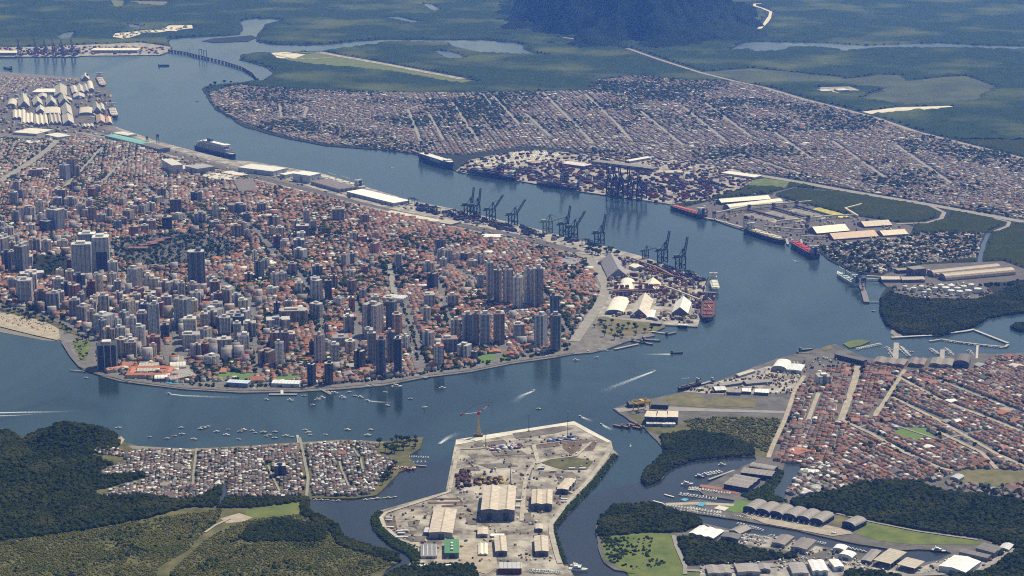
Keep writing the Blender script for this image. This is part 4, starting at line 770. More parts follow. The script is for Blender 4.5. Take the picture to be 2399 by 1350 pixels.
# shipyard
shed('fabrication_hall', 'largest tan-roofed fabrication hall with ribbed double roof in the shipyard', 'shed', (1127, 1195), (1134, 1139), (1205, 1195), 20, 'gable', 2.2, 2, DW, TAN, vents=True)
shed('fabrication_hall', 'long tan-roofed hall at the left of the shipyard', 'shed', (1005, 1248), (1017, 1193), (1060, 1248), 11, 'gable', 2, 1, (.3, .3, .32), TAN, vents=True)
shed('fabrication_hall', 'square tan-roofed hall near the right shore road of the shipyard', 'shed', (1245, 1181), (1247, 1148), (1293, 1181), 13, 'gable', 1.8, 2, DW, TAN, vents=True)
for i, (b, a, c) in enumerate((((1305, 1146), (1309, 1137), (1331, 1147)), ((1312, 1137), (1317, 1129), (1338, 1138)), ((1319, 1129), (1324, 1121), (1345, 1130)))):
    shed('workshop', f'{("nearest", "middle", "farthest")[i]} of the three stepped workshops by the yard shore road', 'shed', b, a, c, 9, 'gable', 1.4, 1, DW, TAN)
shed('workshop', 'small tan workshop below the largest fabrication hall', 'shed', (1119, 1252), (1120, 1236), (1142, 1252), 6, 'gable', 1.3, 1, (.3, .3, .32), TAN)
shed('workshop', 'narrow tan workshop left of centre at the yard bottom', 'shed', (1161, 1292), (1158, 1256), (1188, 1292), 9, 'gable', 1.5, 1, DW, TAN, vents=True)
shed('workshop', 'tan workshop beside the shore road at the yard bottom right', 'shed', (1254, 1292), (1252, 1256), (1285, 1292), 9, 'gable', 1.5, 1, DW, TAN, vents=True)
shed('workshop', 'tiny tan store above the bottom right workshop', 'shed', (1255, 1239), (1256, 1228), (1271, 1239), 6, 'gable', 1, 1, DW, TAN)
e = shed('office_building', 'office block with bright green flat roof at the shipyard entrance', 'building', (1042, 1296), (1042, 1264), (1075, 1296), 10, 'flat', 0, 1, (.12, .14, .2), (.07, .21, .085), sheet_=False)
for y in (10, 24, 36): MB().box(y, y + 6, -14, -10, 10.5, 13).build('roof_unit', M_PAINT, e, (.5, .52, .5))
e = shed('canteen_building', 'low grey-roofed building with white rim left of the green-roofed office', 'building', (986, 1304), (986, 1275), (1024, 1304), 4, 'flat', 0, 1, (.5, .49, .46), (.20, .20, .21))
for i in range(4): MB().box(2, 50, -5 - i * 7, -4 - i * 7, 4.5, 5).build('roof_rail', M_PAINT, e, (.62, .62, .6))
shed('store_tent', 'pale cream storage tent in the shipyard office court', 'tent', (1121, 1299), (1121, 1274), (1142, 1299), 3, 'gable', 2, 2, (.6, .57, .48), (.66, .61, .5), sheet_=False)
shed('site_cabin', 'long white site cabin behind the narrow tan workshop', 'cabin', (1150, 1256), (1181, 1256), (1151, 1251), 3, 'gable', 1, 1, (.6, .6, .58), WH, sheet_=False)
shed('works_building', 'dark red walled works building at the bottom edge of the shipyard', 'building', (1170, 1332), (1222, 1332), (1171, 1318), 10, 'flat', 0, 1, (.10, .02, .02), (.42, .42, .42))
shed('site_cabin', 'white cabin at the left bottom corner of the shipyard', 'cabin', (976, 1328), (1002, 1328), (977, 1322), 3, 'gable', 1, 1, (.5, .5, .5), WH, sheet_=False)
shed('site_cabin', 'white cabin right of the bottom left corner cabin', 'cabin', (1020, 1327), (1056, 1326), (1021, 1323), 3, 'gable', 1, 1, (.5, .5, .5), WH, sheet_=False)
shed('lean_to', 'small grey lean-to against the left hall of the shipyard', 'shed', (993, 1247), (997, 1236), (1007, 1247), 6, 'flat', 0, 1, (.2, .2, .22), (.5, .5, .52))
for i, (x, y) in enumerate([(913, 1216), (911, 1221), (915, 1238), (937, 1247), (948, 1246), (940, 1252), (936, 1262), (948, 1261), (1268, 1100), (1296, 1106), (1365, 1100), (1322, 1172), (1321, 1178), (1215, 1175), (1212, 1190), (1340, 1100)]):
    e = tag(empty('site_container', (*G(x, y, LZ).xy, LZ + .7), random.uniform(-.1, .1)), 'white site container on the shipyard ground', 'container', x, 'site containers of the shipyard')
    MB().box(-6, 6, -1.4, 1.4, 0, 2.6).build('body', M_PAINT, e, (.66, .66, .64) if i != 8 else (.15, .22, .45)); MB().box(-6.1, 6.1, -1.5, 1.5, 2.6, 2.8).build('roof', M_PAINT, e, (.7, .7, .68))
# marina hangars
for i in range(6):
    shed('boat_hangar', 'blue-fronted vaulted boat hangar in the long row', 'hangar', (1741 + 31.5 * i, 1190 + 5.6 * i), (1768 + 31.5 * i, 1173 + 5.6 * i), (1772 + 31.5 * i, 1195.5 + 5.6 * i), 8, 'vault', 5, 1, NV, GRY, group='row of blue hangars')
shed('boat_hangar', 'blue vaulted boat hangar standing alone on the lawn', 'hangar', (1973, 1225), (2001, 1212), (2004, 1233), 8, 'vault', 5, 1, NV, GRY)
shed('dry_stack_shed', 'broad grey three-bay shed with blue walls and skylights by the inner marina', 'shed', (1696, 1134), (1752, 1144), (1727, 1112), 9, 'gable', 2, 3, NV, GRY)
shed('dry_stack_shed', 'grey two-bay shed behind the broad three-bay marina shed', 'shed', (1735, 1107), (1808, 1116), (1748, 1096), 9, 'gable', 2, 2, NV, GRY)
shed('dry_stack_shed', 'rearmost grey vaulted shed of the inner marina', 'shed', (1755, 1093), (1813, 1103), (1767, 1085), 8, 'vault', 3, 1, NV, GRY)
LS = [((1614, 1249), (1640, 1232), (1679, 1256), 7, 'gable', 2, 3, (.3, .32, .34), WH, 'white three-bay boat shed opposite the marina pool'), ((1708, 1243), (1735, 1231), (1737, 1249), 6, 'gable', 3, 1, DW, GRY, 'grey pitched shed right of the white three-bay shed'),
      ((1688, 1257), (1697, 1247), (1730, 1262), 6, 'gable', 1.5, 1, DW, DK, 'low dark shed in front of the grey pitched shed'), ((1808, 1271), (1831, 1252), (1840, 1275), 7, 'gable', 1.5, 1, (.3, .29, .28), (.22, .19, .17), 'brown-grey shed in the middle of the boatyard bank'),
      ((1853, 1281), (1877, 1260), (1891, 1286), 8, 'gable', 1.5, 1, (.3, .29, .28), (.2, .175, .16), 'larger brown-grey shed right of the middle boatyard shed'), ((1951, 1286), (1959, 1277), (1978, 1291), 5, 'vault', 3, 1, (.5, .5, .5), WH, 'smaller white vaulted shed beside the channel'),
      ((1964, 1301), (1975, 1292), (1995, 1308), 6, 'vault', 4, 1, (.5, .5, .5), WH, 'larger white vaulted shed in front of the small one'), ((2017, 1312), (2042, 1287), (2040, 1316), 6, 'gable', 1.2, 1, DW, (.24, .22, .2), 'grey shed left of the big open canopies'),
      ((2200, 1326), (2236, 1301), (2278, 1330), 9, 'gable', 3, 1, (.6, .6, .6), WH, 'big white warehouse at the bottom right road bend'), ((2247, 1293), (2314, 1308), (2256, 1286), 7, 'gable', 1.5, 1, DW, (.15, .14, .13), 'dark ribbed shed behind the big white warehouse'),
      ((2286, 1284), (2330, 1296), (2301, 1271), 9, 'gable', 1.5, 2, (.2, .2, .21), (.15, .14, .13), 'dark two-bay shed at the end of the boat channel'), ((1905, 1338), (1893, 1313), (1940, 1336), 8, 'gable', 1.5, 2, (.6, .62, .64), WH, 'bright white two-bay factory at the bottom edge'),
      ((1956, 1329), (1942, 1312), (1976, 1326), 8, 'gable', 1.2, 1, (.55, .6, .66), WH, 'bright white annex right of the white two-bay factory'), ((1858, 1344), (1846, 1319), (1895, 1344), 7, 'gable', 1.5, 1, (.35, .35, .35), (.3, .28, .26), 'grey shed left of the white two-bay factory'),
      ((1660, 1344), (1653, 1325), (1715, 1344), 6, 'gable', 1.5, 2, (.3, .28, .26), (.28, .25, .22), 'leftmost grey-brown shed on the bottom road'), ((1729, 1341), (1721, 1322), (1782, 1341), 6, 'gable', 1.5, 1, (.35, .33, .31), (.3, .27, .24), 'second grey-brown shed on the bottom road'),
      ((1778, 1335), (1774, 1322), (1805, 1334), 6, 'gable', 2.5, 1, (.2, .2, .22), (.28, .25, .23), 'small hip-like grey shed beside the second bottom road shed'), ((2340, 1284), (2352, 1272), (2362, 1290), 4, 'gable', 2, 1, (.3, .3, .3), (.5, .49, .47), 'small pale shed at the far end of the boat channel')]
for b, a, c, h, rf, rs, by, wl, tp, lb in LS: shed('boatyard_shed', lb, 'shed', b, a, c, h, rf, rs, by, wl, tp)
shed('open_canopy', 'larger flat tan boat canopy on posts over the channel bank', 'canopy', (2047, 1312), (2085, 1285), (2090, 1319), 10, 'flat', 0, 1, top=(.42, .37, .29), openw=True)
shed('open_canopy', 'smaller flat tan boat canopy left of the big white warehouse', 'canopy', (2102, 1322), (2125, 1306), (2146, 1330), 9, 'flat', 0, 1, top=(.45, .4, .32), openw=True)
# south shore port sheds
SS = [((2045, 848), (2055, 836), (2122, 850), 7, 'gable', 2.5, 3, (.25, .2, .17), (.2, .165, .14), 'wide brown three-bay boat shed by the marina piers'), ((2128, 852), (2136, 838), (2166, 853), 7, 'gable', 2.5, 2, (.25, .2, .17), (.19, .145, .12), 'brown two-bay boat shed right of the wide brown shed'),
      ((2178, 852), (2186, 838), (2232, 853), 7, 'gable', 2.5, 2, (.25, .22, .2), (.22, .19, .16), 'grey-brown two-bay boat shed left of the arched hangar'), ((2234, 850), (2240, 834), (2270, 851), 10, 'vault', 7, 1, (.06, .08, .14), (.12, .1, .1), 'dark arched hangar beside the marina'),
      ((1808, 862), (1820, 846), (1842, 865), 8, 'vault', 6, 1, (.25, .25, .25), WH, 'white vaulted shed at the head of the shore street'), ((1843, 866), (1853, 852), (1876, 870), 8, 'gable', 1, 1, (.4, .42, .44), (.62, .66, .68), 'pale flat-pitched shed joined to the white vaulted shed'),
      ((1510, 976), (1516, 963), (1536, 977), 16, 'flat', 0, 1, (.05, .06, .1), (.6, .54, .42), 'left bay of the tall dark shipbuilding hall'), ((1537, 977), (1540, 963), (1562, 977), 16, 'flat', 0, 1, (.05, .06, .1), (.6, .54, .42), 'middle bay of the tall dark shipbuilding hall'), ((1563, 977), (1564, 963), (1588, 977), 16, 'flat', 0, 1, (.05, .06, .1), (.6, .54, .42), 'right bay of the tall dark shipbuilding hall'),
      ((1515, 993), (1550, 993), (1517, 986), 6, 'flat', 0, 1, (.2, .25, .32), (.5, .5, .47), 'low blue-grey shed before the shipbuilding hall'), ((1552, 994), (1582, 994), (1553, 988), 6, 'flat', 0, 1, (.45, .5, .56), (.55, .56, .56), 'low pale shed right of the low blue-grey shed'),
      ((1676, 915), (1702, 914), (1680, 906), 6, 'gable', 3, 1, (.1, .1, .13), (.6, .6, .58), 'small gabled shed on the works quay'), ((1706, 919), (1736, 920), (1708, 911), 6, 'gable', 2, 1, DW, GRY, 'grey shed right of the small gabled works shed'), ((1738, 917), (1758, 918), (1740, 910), 6, 'flat', 0, 1, (.1, .12, .18), WH, 'white-topped shed in the works row'), ((1768, 919), (1800, 921), (1770, 911), 6, 'flat', 0, 1, (.1, .12, .18), WH, 'white-topped shed at the right of the works row'),
      ((1720, 878), (1758, 866), (1722, 884), 5, 'gable', 2, 1, (.3, .28, .26), (.4, .37, .33), 'long grey quay shed at the works waterfront'), ((1680, 900), (1730, 893), (1682, 905), 5, 'gable', 2, 1, DW, (.2, .19, .18), 'dark shed on the works waterfront'), ((1740, 893), (1800, 888), (1742, 900), 5, 'gable', 2, 1, DW, (.22, .2, .19), 'dark shed behind the works row'),
      ((1955, 830), (2022, 846), (1962, 826), 10, 'flat', 0, 1, (.04, .045, .05), (.1, .1, .09), 'long black quay wall building beside the green mole'), ((1475, 948), (1510, 945), (1477, 941), 8, 'gable', 3, 1, (.04, .045, .05), (.05, .055, .05), 'dark covered slipway at the shipbuilding point'), ((1525, 948), (1565, 950), (1527, 941), 9, 'flat', 0, 1, (.04, .045, .05), (.1, .1, .1), 'dark block behind the yellow gantry'),
      ((1876, 1102), (1917, 1106), (1880, 1098), 5, 'gable', 1.5, 1, (.4, .4, .4), (.7, .68, .62), 'cream-roofed hall among the creekside shacks'), ((1840, 1056), (1870, 1066), (1850, 1040), 5, 'gable', 2, 1, (.45, .35, .25), (.36, .13, .07), 'large orange-tiled hall at the foot of the shore street'), ((2225, 1120), (2238, 1112), (2242, 1127), 5, 'vault', 3, 1, (.35, .37, .4), (.4, .42, .45), 'grey vaulted gym left of the dry common')]
for b, a, c, h, rf, rs, by, wl, tp, lb in SS: shed('warehouse', lb, 'shed', b, a, c, h, rf, rs, by, wl, tp)
# city quay
CQ = [((640, 402), (672, 394), (583, 386), 16, 'flat', 0, 1, (.4, .42, .46), (.66, .66, .63), 'white-roofed port terminal below the cruise ship'), ((669, 410), (700, 404), (664, 406), 12, 'flat', 0, 1, (.5, .5, .5), WH, 'small white box store left of the tall white box'), ((726, 412), (752, 406), (696, 404), 26, 'flat', 0, 1, (.5, .54, .58), WH, 'tall white box warehouse on the quay'),
      ((796, 444), (728, 425), (832, 437), 11, 'gable', 2, 4, (.26, .26, .29), (.22, .19, .18), 'brown multi-bay quay shed left of the long white shed'), ((922, 476), (812, 449), (960, 470), 11, 'flat', 0, 1, (.34, .37, .42), (.82, .82, .80), 'long brilliant white quay shed'),
      ((560, 448), (606, 446), (575, 418), 8, 'gable', 2, 3, (.2, .19, .19), (.16, .14, .13), 'dark ribbed depot beside the rail corridor'), ((470, 412), (530, 424), (484, 400), 6, 'gable', 2, 2, (.4, .4, .4), (.6, .58, .53), 'pale two-bay shed by the rail corridor'), ((520, 404), (562, 413), (528, 398), 6, 'gable', 2, 1, (.35, .35, .35), (.65, .64, .6), 'white-topped shed behind the two-bay rail shed'),
      ((403, 388), (428, 386), (398, 372), 34, 'flat', 0, 1, (.4, .4, .4), (.55, .55, .53), 'tall pale grain silo block by the cruise quay'), ((462, 396), (503, 390), (456, 386), 24, 'flat', 0, 1, (.25, .24, .26), (.35, .34, .35), 'grey mill block right of the tall silo block'), ((430, 396), (460, 394), (428, 388), 14, 'flat', 0, 1, (.42, .41, .38), (.6, .58, .54), 'low cream mill store between the silo and the mill'),
      ((900, 497), (1020, 520), (904, 491), 4, 'flat', 0, 1, (.5, .47, .4), (.6, .54, .43), 'long flat cream canopy beside the port road'), ((1020, 520), (1056, 526), (1026, 511), 6, 'flat', 0, 1, (.25, .24, .24), (.4, .36, .31), 'square grey-brown shed at the end of the cream canopy'), ((1128, 556), (1172, 556), (1133, 549), 6, 'gable', 1, 1, (.35, .35, .35), WH, 'white flat shed below the container quay'), ((1160, 562), (1186, 563), (1163, 560), 5, 'flat', 0, 1, (.1, .12, .15), (.55, .58, .55), 'small pale shed under the white flat shed'),
      ((1345, 620), (1374, 608), (1310, 610), 8, 'flat', 0, 1, (.45, .04, .03), (.25, .24, .26), 'grey-roofed store with bright red front wall'), ((905, 700), (945, 704), (908, 692), 8, 'vault', 5, 3, (.4, .4, .4), (.76, .76, .74), 'white three-vaulted sports hall across the avenue'), ((604, 622), (648, 617), (600, 614), 7, 'gable', 2, 1, (.45, .45, .45), WH, 'white hall beside the cemetery'),
      ((246, 318), (330, 338), (258, 312), 8, 'gable', 2, 1, (.3, .35, .35), (.18, .42, .38), 'turquoise-roofed long quay shed'), ((330, 338), (372, 350), (338, 330), 14, 'gable', 2, 1, (.2, .19, .21), (.16, .14, .15), 'dark quay mill with ship loader towers'), ((265, 312), (300, 318), (270, 306), 7, 'gable', 2, 1, (.5, .5, .5), (.64, .63, .6), 'white-topped quay shed beside the turquoise roof'),
      ((30, 310), (86, 314), (40, 298), 9, 'flat', 0, 1, (.45, .44, .42), (.68, .66, .6), 'broad white hall at the far left below the grain port'), ((136, 322), (166, 318), (130, 312), 10, 'flat', 0, 1, (.4, .4, .4), (.66, .65, .6), 'white square hall above the broad avenue'), ((70, 336), (102, 333), (74, 328), 7, 'flat', 0, 1, (.4, .4, .4), (.62, .6, .56), 'low white hall left of the broad avenue'), ((75, 216), (132, 216), (78, 208), 10, 'flat', 0, 1, (.5, .5, .5), WH, 'long white hall at the back of the grain port'),
      ((320, 870), (366, 869), (326, 848), 7, 'gable', 2, 3, (.45, .42, .36), (.42, .40, .35), 'pale ribbed sports roof behind the seafront block'), ((399, 862), (436, 860), (404, 852), 7, 'vault', 6, 1, (.45, .45, .4), (.62, .6, .52), 'cream vaulted gym behind the courtyard school'), ((362, 888), (392, 887), (365, 881), 6, 'vault', 4, 1, (.2, .2, .2), (.72, .72, .7), 'white vaulted hall in front of the courtyard school'),
      ((252, 868), (300, 860), (256, 862), 7, 'gable', 3, 1, (.5, .46, .4), (.42, .16, .09), 'long orange-tiled barracks beside the dark seafront block'), ((530, 896), (580, 899), (534, 889), 9, 'flat', 0, 1, (.2, .25, .35), (.5, .56, .66), 'blue-grey grandstand below the left pitch'), ((636, 898), (700, 900), (640, 890), 8, 'gable', 2, 1, (.5, .5, .5), (.66, .68, .7), 'white grandstand below the right pitch'), ((400, 890), (460, 880), (410, 868), 6, 'gable', 2, 2, (.5, .5, .5), (.3, .29, .28), 'grey-roofed school block left of the green pitch')]
for b, a, c, h, rf, rs, by, wl, tp, lb in CQ: shed('port_building', lb, 'building', b, a, c, h, rf, rs, by, wl, tp)
# courtyard school: four orange wings
e = tag(empty('courtyard_school', (*G(350, 880, LZ).xy, LZ), .02), 'orange-tiled courtyard school building near the seafront', 'building', 350)
for x0, x1, y0, y1 in ((-48, 48, -22, -10), (-48, 48, 32, 44), (-48, -34, -10, 32), (34, 48, -10, 32)):
    MB().box(x0, x1, y0, y1, 0, 8).build('wall', M_PAINT, e, (.5, .42, .3)); r_ = MB(); lx = (x1 - x0) > (y1 - y0); mx_, my_ = (x0 + x1) / 2, (y0 + y1) / 2
    r_.v = [(x0 - 1, y0 - 1, 8), (x1 + 1, y0 - 1, 8), (x1 + 1, y1 + 1, 8), (x0 - 1, y1 + 1, 8)] + ([(x0 + 4, my_, 11), (x1 - 4, my_, 11)] if lx else [(mx_, y0 + 4, 11), (mx_, y1 - 4, 11)])
    r_.f = [(0, 1, 5, 4), (1, 2, 5), (2, 3, 4, 5), (3, 0, 4)] if lx else [(0, 1, 4), (1, 2, 5, 4), (2, 3, 5), (3, 0, 4, 5)]; r_.build('roof', M_PAINT, e, (.42, .15, .08))
# port tip sheds
PT = [((1424, 650), (1406, 612), (1472, 647), 4, 'gable', 23, 1, (.2, .2, .23), (.30, .28, .29), 'big steep grey fertiliser shed at the port tip'), ((1445, 687), (1452, 664), (1482, 689), 4, 'vault', 16, 1, (.4, .38, .34), (.72, .69, .6), 'white domed store behind the rusty conveyors'), ((1501, 680), (1510, 662), (1540, 683), 5, 'gable', 15, 1, (.4, .37, .33), (.70, .64, .5), 'cream gabled store behind the rusty conveyors'),
      ((1418, 733), (1434, 702), (1459, 738), 4, 'vault', 9, 1, (.12, .13, .17), (.74, .71, .61), 'cream vaulted store at the near left of the port tip'), ((1477, 740), (1492, 701), (1516, 744), 4, 'gable', 18, 1, (.16, .16, .18), (.62, .56, .47), 'steep cream gabled store in the middle of the port tip'), ((1574, 733), (1583, 707), (1612, 734), 8, 'gable', 15, 1, (.12, .12, .14), (.76, .75, .7), 'white steep gabled store near the tip berth'),
      ((1515, 744), (1520, 727), (1532, 744), 5, 'gable', 2, 1, (.4, .4, .4), WH, 'small white store beside the middle gabled store'), ((1523, 757), (1548, 759), (1524, 753), 6, 'flat', 0, 1, (.04, .04, .05), (.3, .26, .22), 'low dark quay store below the port tip'), ((1588, 762), (1610, 763), (1589, 759), 5, 'flat', 0, 1, (.04, .04, .05), (.55, .54, .52), 'low dark quay store near the tip corner'), ((1473, 622), (1488, 628), (1478, 613), 9, 'gable', 3, 1, (.5, .47, .4), (.72, .69, .6), 'white steep shed beside the container stacks at the tip'),
      ((1446, 668), (1540, 672), (1446, 666), 5, 'flat', 0, 1, (.25, .2, .17), (.4, .36, .32), 'long pale gallery behind the domed store')]
for b, a, c, h, rf, rs, by, wl, tp, lb in PT: shed('bulk_store', lb, 'shed', b, a, c, h, rf, rs, by, wl, tp)
# opposite bank terminals
FB = [((1711, 496), (1836, 481), (1705, 489), 2, 'vault', 18, 1, (.1, .1, .13), (.70, .66, .55), 'long white barrel-vaulted store across the channel'), ((1690, 475), (1806, 466), (1686, 469), 8, 'gable', 8, 1, (.12, .12, .14), (.74, .70, .6), 'white pitched store behind the barrel vault'), ((1914, 547), (1990, 540), (1904, 537), 5, 'gable', 14, 1, (.12, .11, .12), (.74, .69, .57), 'bright cream steep store at the bulk terminal'),
      ((1954, 561), (2058, 553), (1945, 551), 5, 'gable', 12, 1, (.16, .11, .1), (.46, .32, .22), 'long rust-brown store nearest the channel'), ((2026, 531), (2090, 527), (2018, 522), 5, 'gable', 10, 1, (.2, .14, .12), (.5, .42, .33), 'ribbed brown store behind the long rust-brown store'), ((2070, 552), (2128, 548), (2063, 543), 5, 'gable', 9, 1, (.3, .25, .2), (.6, .5, .38), 'pale ribbed store right of the rust-brown store'),
      ((2188, 648), (2345, 632), (2181, 641), 3, 'vault', 13, 1, (.2, .17, .15), (.34, .28, .23), 'rear long brown barrel store of the fertiliser terminal'), ((2216, 657), (2379, 642), (2208, 649), 3, 'vault', 14, 1, (.2, .17, .15), (.38, .31, .25), 'front long brown barrel store of the fertiliser terminal'), ((2066, 655), (2110, 655), (2063, 648), 8, 'gable', 4, 1, DW, (.5, .44, .37), 'short cream-topped shed at the terminal jetty root'), ((2114, 656), (2167, 655), (2111, 649), 8, 'gable', 4, 1, DW, (.36, .31, .27), 'brown shed right of the short cream-topped shed'),
      ((2140, 632), (2170, 629), (2131, 625), 22, 'flat', 0, 1, (.13, .12, .13), (.22, .19, .17), 'tall dark process block of the fertiliser terminal'), ((2104, 634), (2138, 632), (2101, 629), 9, 'flat', 0, 1, (.07, .08, .1), (.26, .22, .18), 'dark low shed left of the tall process block'),
      ((1690, 405), (1768, 416), (1702, 400), 7, 'flat', 0, 1, (.4, .4, .4), (.68, .66, .6), 'white shed behind the container terminal'), ((1475, 378), (1526, 369), (1470, 375), 8, 'gable', 2, 2, (.3, .3, .3), (.62, .61, .58), 'white-striped shed at the back of the terminal'), ((1385, 378), (1530, 396), (1389, 373), 10, 'flat', 0, 1, (.18, .17, .17), (.22, .2, .19), 'long dark terminal gallery behind the blue cranes'), ((1310, 382), (1368, 390), (1318, 376), 9, 'flat', 0, 1, (.15, .1, .1), (.6, .56, .52), 'white-roofed red-fronted terminal shed'), ((1560, 405), (1600, 404), (1556, 400), 7, 'gable', 2, 2, (.3, .3, .3), (.5, .45, .38), 'tan shed beside the terminal rail sidings'),
      ((212, 118), (322, 118), (216, 113), 14, 'flat', 0, 1, (.3, .3, .32), (.72, .70, .66), 'long white warehouse at the distant north port'), ((-30, 124), (38, 124), (-28, 119), 14, 'flat', 0, 1, (.2, .2, .22), (.7, .68, .64), 'distant white warehouse at the left edge'), ((1925, 214), (1950, 213), (1926, 210), 8, 'flat', 0, 1, (.4, .4, .4), (.5, .5, .5), 'distant pale shed in the marsh clearing'), ((1965, 212), (1990, 211), (1966, 208), 8, 'flat', 0, 1, (.4, .4, .4), (.55, .55, .53), 'distant pale shed at the right of the marsh clearing')]
for b, a, c, h, rf, rs, by, wl, tp, lb in FB: shed('terminal_shed', lb, 'shed', b, a, c, h, rf, rs, by, wl, tp)
# grain port at the far left: many small gabled stores
GP = [(26, 254, 22, 4, -12, 8, 'v'), (57, 254, 26, -2, -20, 14, 'g'), (90, 250, 22, -4, -13, 10, 'g'), (121, 250, 24, -2, -12, 12, 'g'), (151, 246, 24, -4, -14, 12, 'g'), (45, 280, 30, 0, -18, 3, 'm'), (64, 292, 28, 0, -22, 3, 'm'), (97, 296, 32, -2, -22, 5, 'm'), (130, 293, 28, -3, -20, 6, 'm'), (161, 294, 26, -3, -20, 9, 'g'), (200, 270, 30, 2, -13, 3, 'v'), (122, 272, 40, 0, -14, 4, 'v'), (159, 276, 24, -4, -22, 12, 'g'), (228, 266, 20, -3, -14, 12, 'g'),
      (240, 262, 12, -3, -14, 5, 'g'), (237, 292, 20, -2, -16, 7, 'r'), (256, 292, 12, -2, -14, 4, 'r'), (142, 228, 30, 0, -22, 8, 'g'), (176, 222, 14, -4, -16, 4, 'g'), (190, 220, 14, -4, -16, 5, 'g'), (203, 219, 12, -4, -16, 5, 'g'), (214, 216, 14, -4, -18, 6, 'v'), (185, 232, 26, 0, -8, 5, 'g'), (200, 190, 18, 0, -8, 9, 'g'), (206, 301, 26, 0, -6, 3, 'm'), (100, 232, 20, 0, -8, 4, 'g'), (160, 240, 20, -2, -6, 5, 'g'), (95, 266, 20, 0, -10, 8, 'g')]
for x, y, wpx, rx, ry, rs, t in GP:
    s = S(y); tp = {'v': (.62, .58, .5), 'g': (.5, .47, .42), 'm': (.6, .57, .5), 'r': (.55, .4, .3)}[t]; kf = random.uniform(.8, 1.15); tp = tuple(v * kf for v in tp)
    shed('grain_store', {'v': 'cream vaulted', 'g': 'grey gabled', 'm': 'cream multi-bay', 'r': 'tan gabled'}[t] + ' store in the far grain port', 'shed', (x - wpx / 2, y - 3), (x - wpx / 2 + rx, y - 3 + ry), (x + wpx / 2, y - 3), 3 / s + 2, 'vault' if t == 'v' else 'gable', rs / s, 3 if t == 'm' else 1, (.22, .21, .21), tp, door=False, group='stores of the far grain port')

# ================================================================== QUAY CRANES
def sts_crane(px, py, rot, col, boom, label, hg=38, bl=54, k=1.0, dirn=1):
    e = tag(empty('quay_crane', (*G(px, py, LZ).xy, LZ), rot), label, 'crane', px, 'ship-to-shore cranes'); gx, wy = 24 * k, 17 * k; hg *= k; bl *= k; t = 2.7 * k
    for x in (-gx / 2, gx / 2):
        for y in (-wy / 2, wy / 2): MB().beam((x, y, 0), (x, y * .9, hg), t).build('leg', M_PAINT, e, col)
        MB().beam((x, -wy / 2, 3), (x, wy / 2, 3), t * .9).build('sill_beam', M_PAINT, e, col)
    for y in (-wy / 2, wy / 2):
        MB().beam((-gx / 2, y, hg * .42), (gx / 2, y, hg * .42), t * .8).beam((-gx / 2, y, 3), (gx / 2, y, hg * .42), t * .5).beam((-gx / 2, y, hg * .42), (gx / 2, y * .9, hg), t * .5).build('portal_frame', M_PAINT, e, col)
    MB().beam((-gx / 2 - 18 * k, -3 * k, hg), (gx / 2 + 2, -3 * k, hg), t * .9, 2.4 * k).beam((-gx / 2 - 18 * k, 3 * k, hg), (gx / 2 + 2, 3 * k, hg), t * .9, 2.4 * k).beam((-gx / 2, -wy / 2, hg), (-gx / 2, wy / 2, hg), t).beam((gx / 2, -wy / 2, hg), (gx / 2, wy / 2, hg), t).build('girder', M_PAINT, e, col)
    hx = gx / 2 + 2; a = math.radians(boom); tip = (hx + bl * math.cos(a), hg + bl * math.sin(a)); bm = MB()
    for y in (-3 * k, 3 * k): bm.beam((hx, y, hg), (tip[0], y, tip[1]), t * .8, 2.2 * k)
    for i in range(1, 7):
        q = i / 6; bm.beam((hx + (tip[0] - hx) * q, -3 * k, hg + (tip[1] - hg) * q), (hx + (tip[0] - hx) * q, 3 * k, hg + (tip[1] - hg) * q), t * .5)
    bm.build('boom', M_PAINT, e, col); ap = (gx / 2 - 3, hg + 22 * k)
    MB().beam((gx / 2, -wy * .4, hg), (ap[0], -1, ap[1]), t * .8).beam((gx / 2, wy * .4, hg), (ap[0], 1, ap[1]), t * .8).beam((-gx / 2, 0, hg), (ap[0], 0, ap[1]), t * .5).build('apex_frame', M_PAINT, e, col)
    q = .62; MB().beam((ap[0], 0, ap[1]), (hx + (tip[0] - hx) * q, 0, hg + (tip[1] - hg) * q), t * .35).build('forestay', M_PAINT, e, col)
    MB().box(-gx / 2 - 12 * k, -gx / 2 + 4 * k, -4 * k, 4 * k, hg + 1.4 * k, hg + 8 * k).build('machinery_house', M_PAINT, e, tuple(min(.6, v * 1.6 + .03) for v in col))
    MB().box(gx * .15, gx * .15 + 4 * k, -1.8 * k, 1.8 * k, hg - 5 * k, hg - 1.5 * k).build('operator_cab', M_PAINT, e, (.3, .32, .34)); return e
GN_, BL_ = (.03, .06, .055), (.022, .022, .045)
WR = math.radians(40)
for i, (x, y, bo, l) in enumerate([(1098, 507, 82, 'dark green quay crane with raised boom, first on the city quay'), (1114, 509, 82, 'dark green quay crane with raised boom, close beside the first'), (1150, 518, 48, 'dark green quay crane with slanting boom, left of the pair of slanting ones'), (1202, 530, 48, 'dark green quay crane with slanting boom, right of the pair of slanting ones'), (1283, 547, 4, 'pale green quay crane with lowered boom'), (1322, 553, 80, 'dark green quay crane with raised boom behind the lowered one'),
                                   (1342, 560, 50, 'dark green quay crane with slanting boom beside the raised one'), (1404, 574, 80, 'dark green quay crane with raised boom near the port trees'), (1512, 606, 4, 'low dark green quay crane with lowered boom at the tip'), (1552, 616, 78, 'dark green quay crane with raised boom, left at the port tip'), (1594, 632, 78, 'dark green quay crane with raised boom, right at the port tip')]):
    sts_crane(x, y, WR, (.16, .22, .11) if i == 4 else GN_, bo, l, k=.95 if i != 8 else .6)
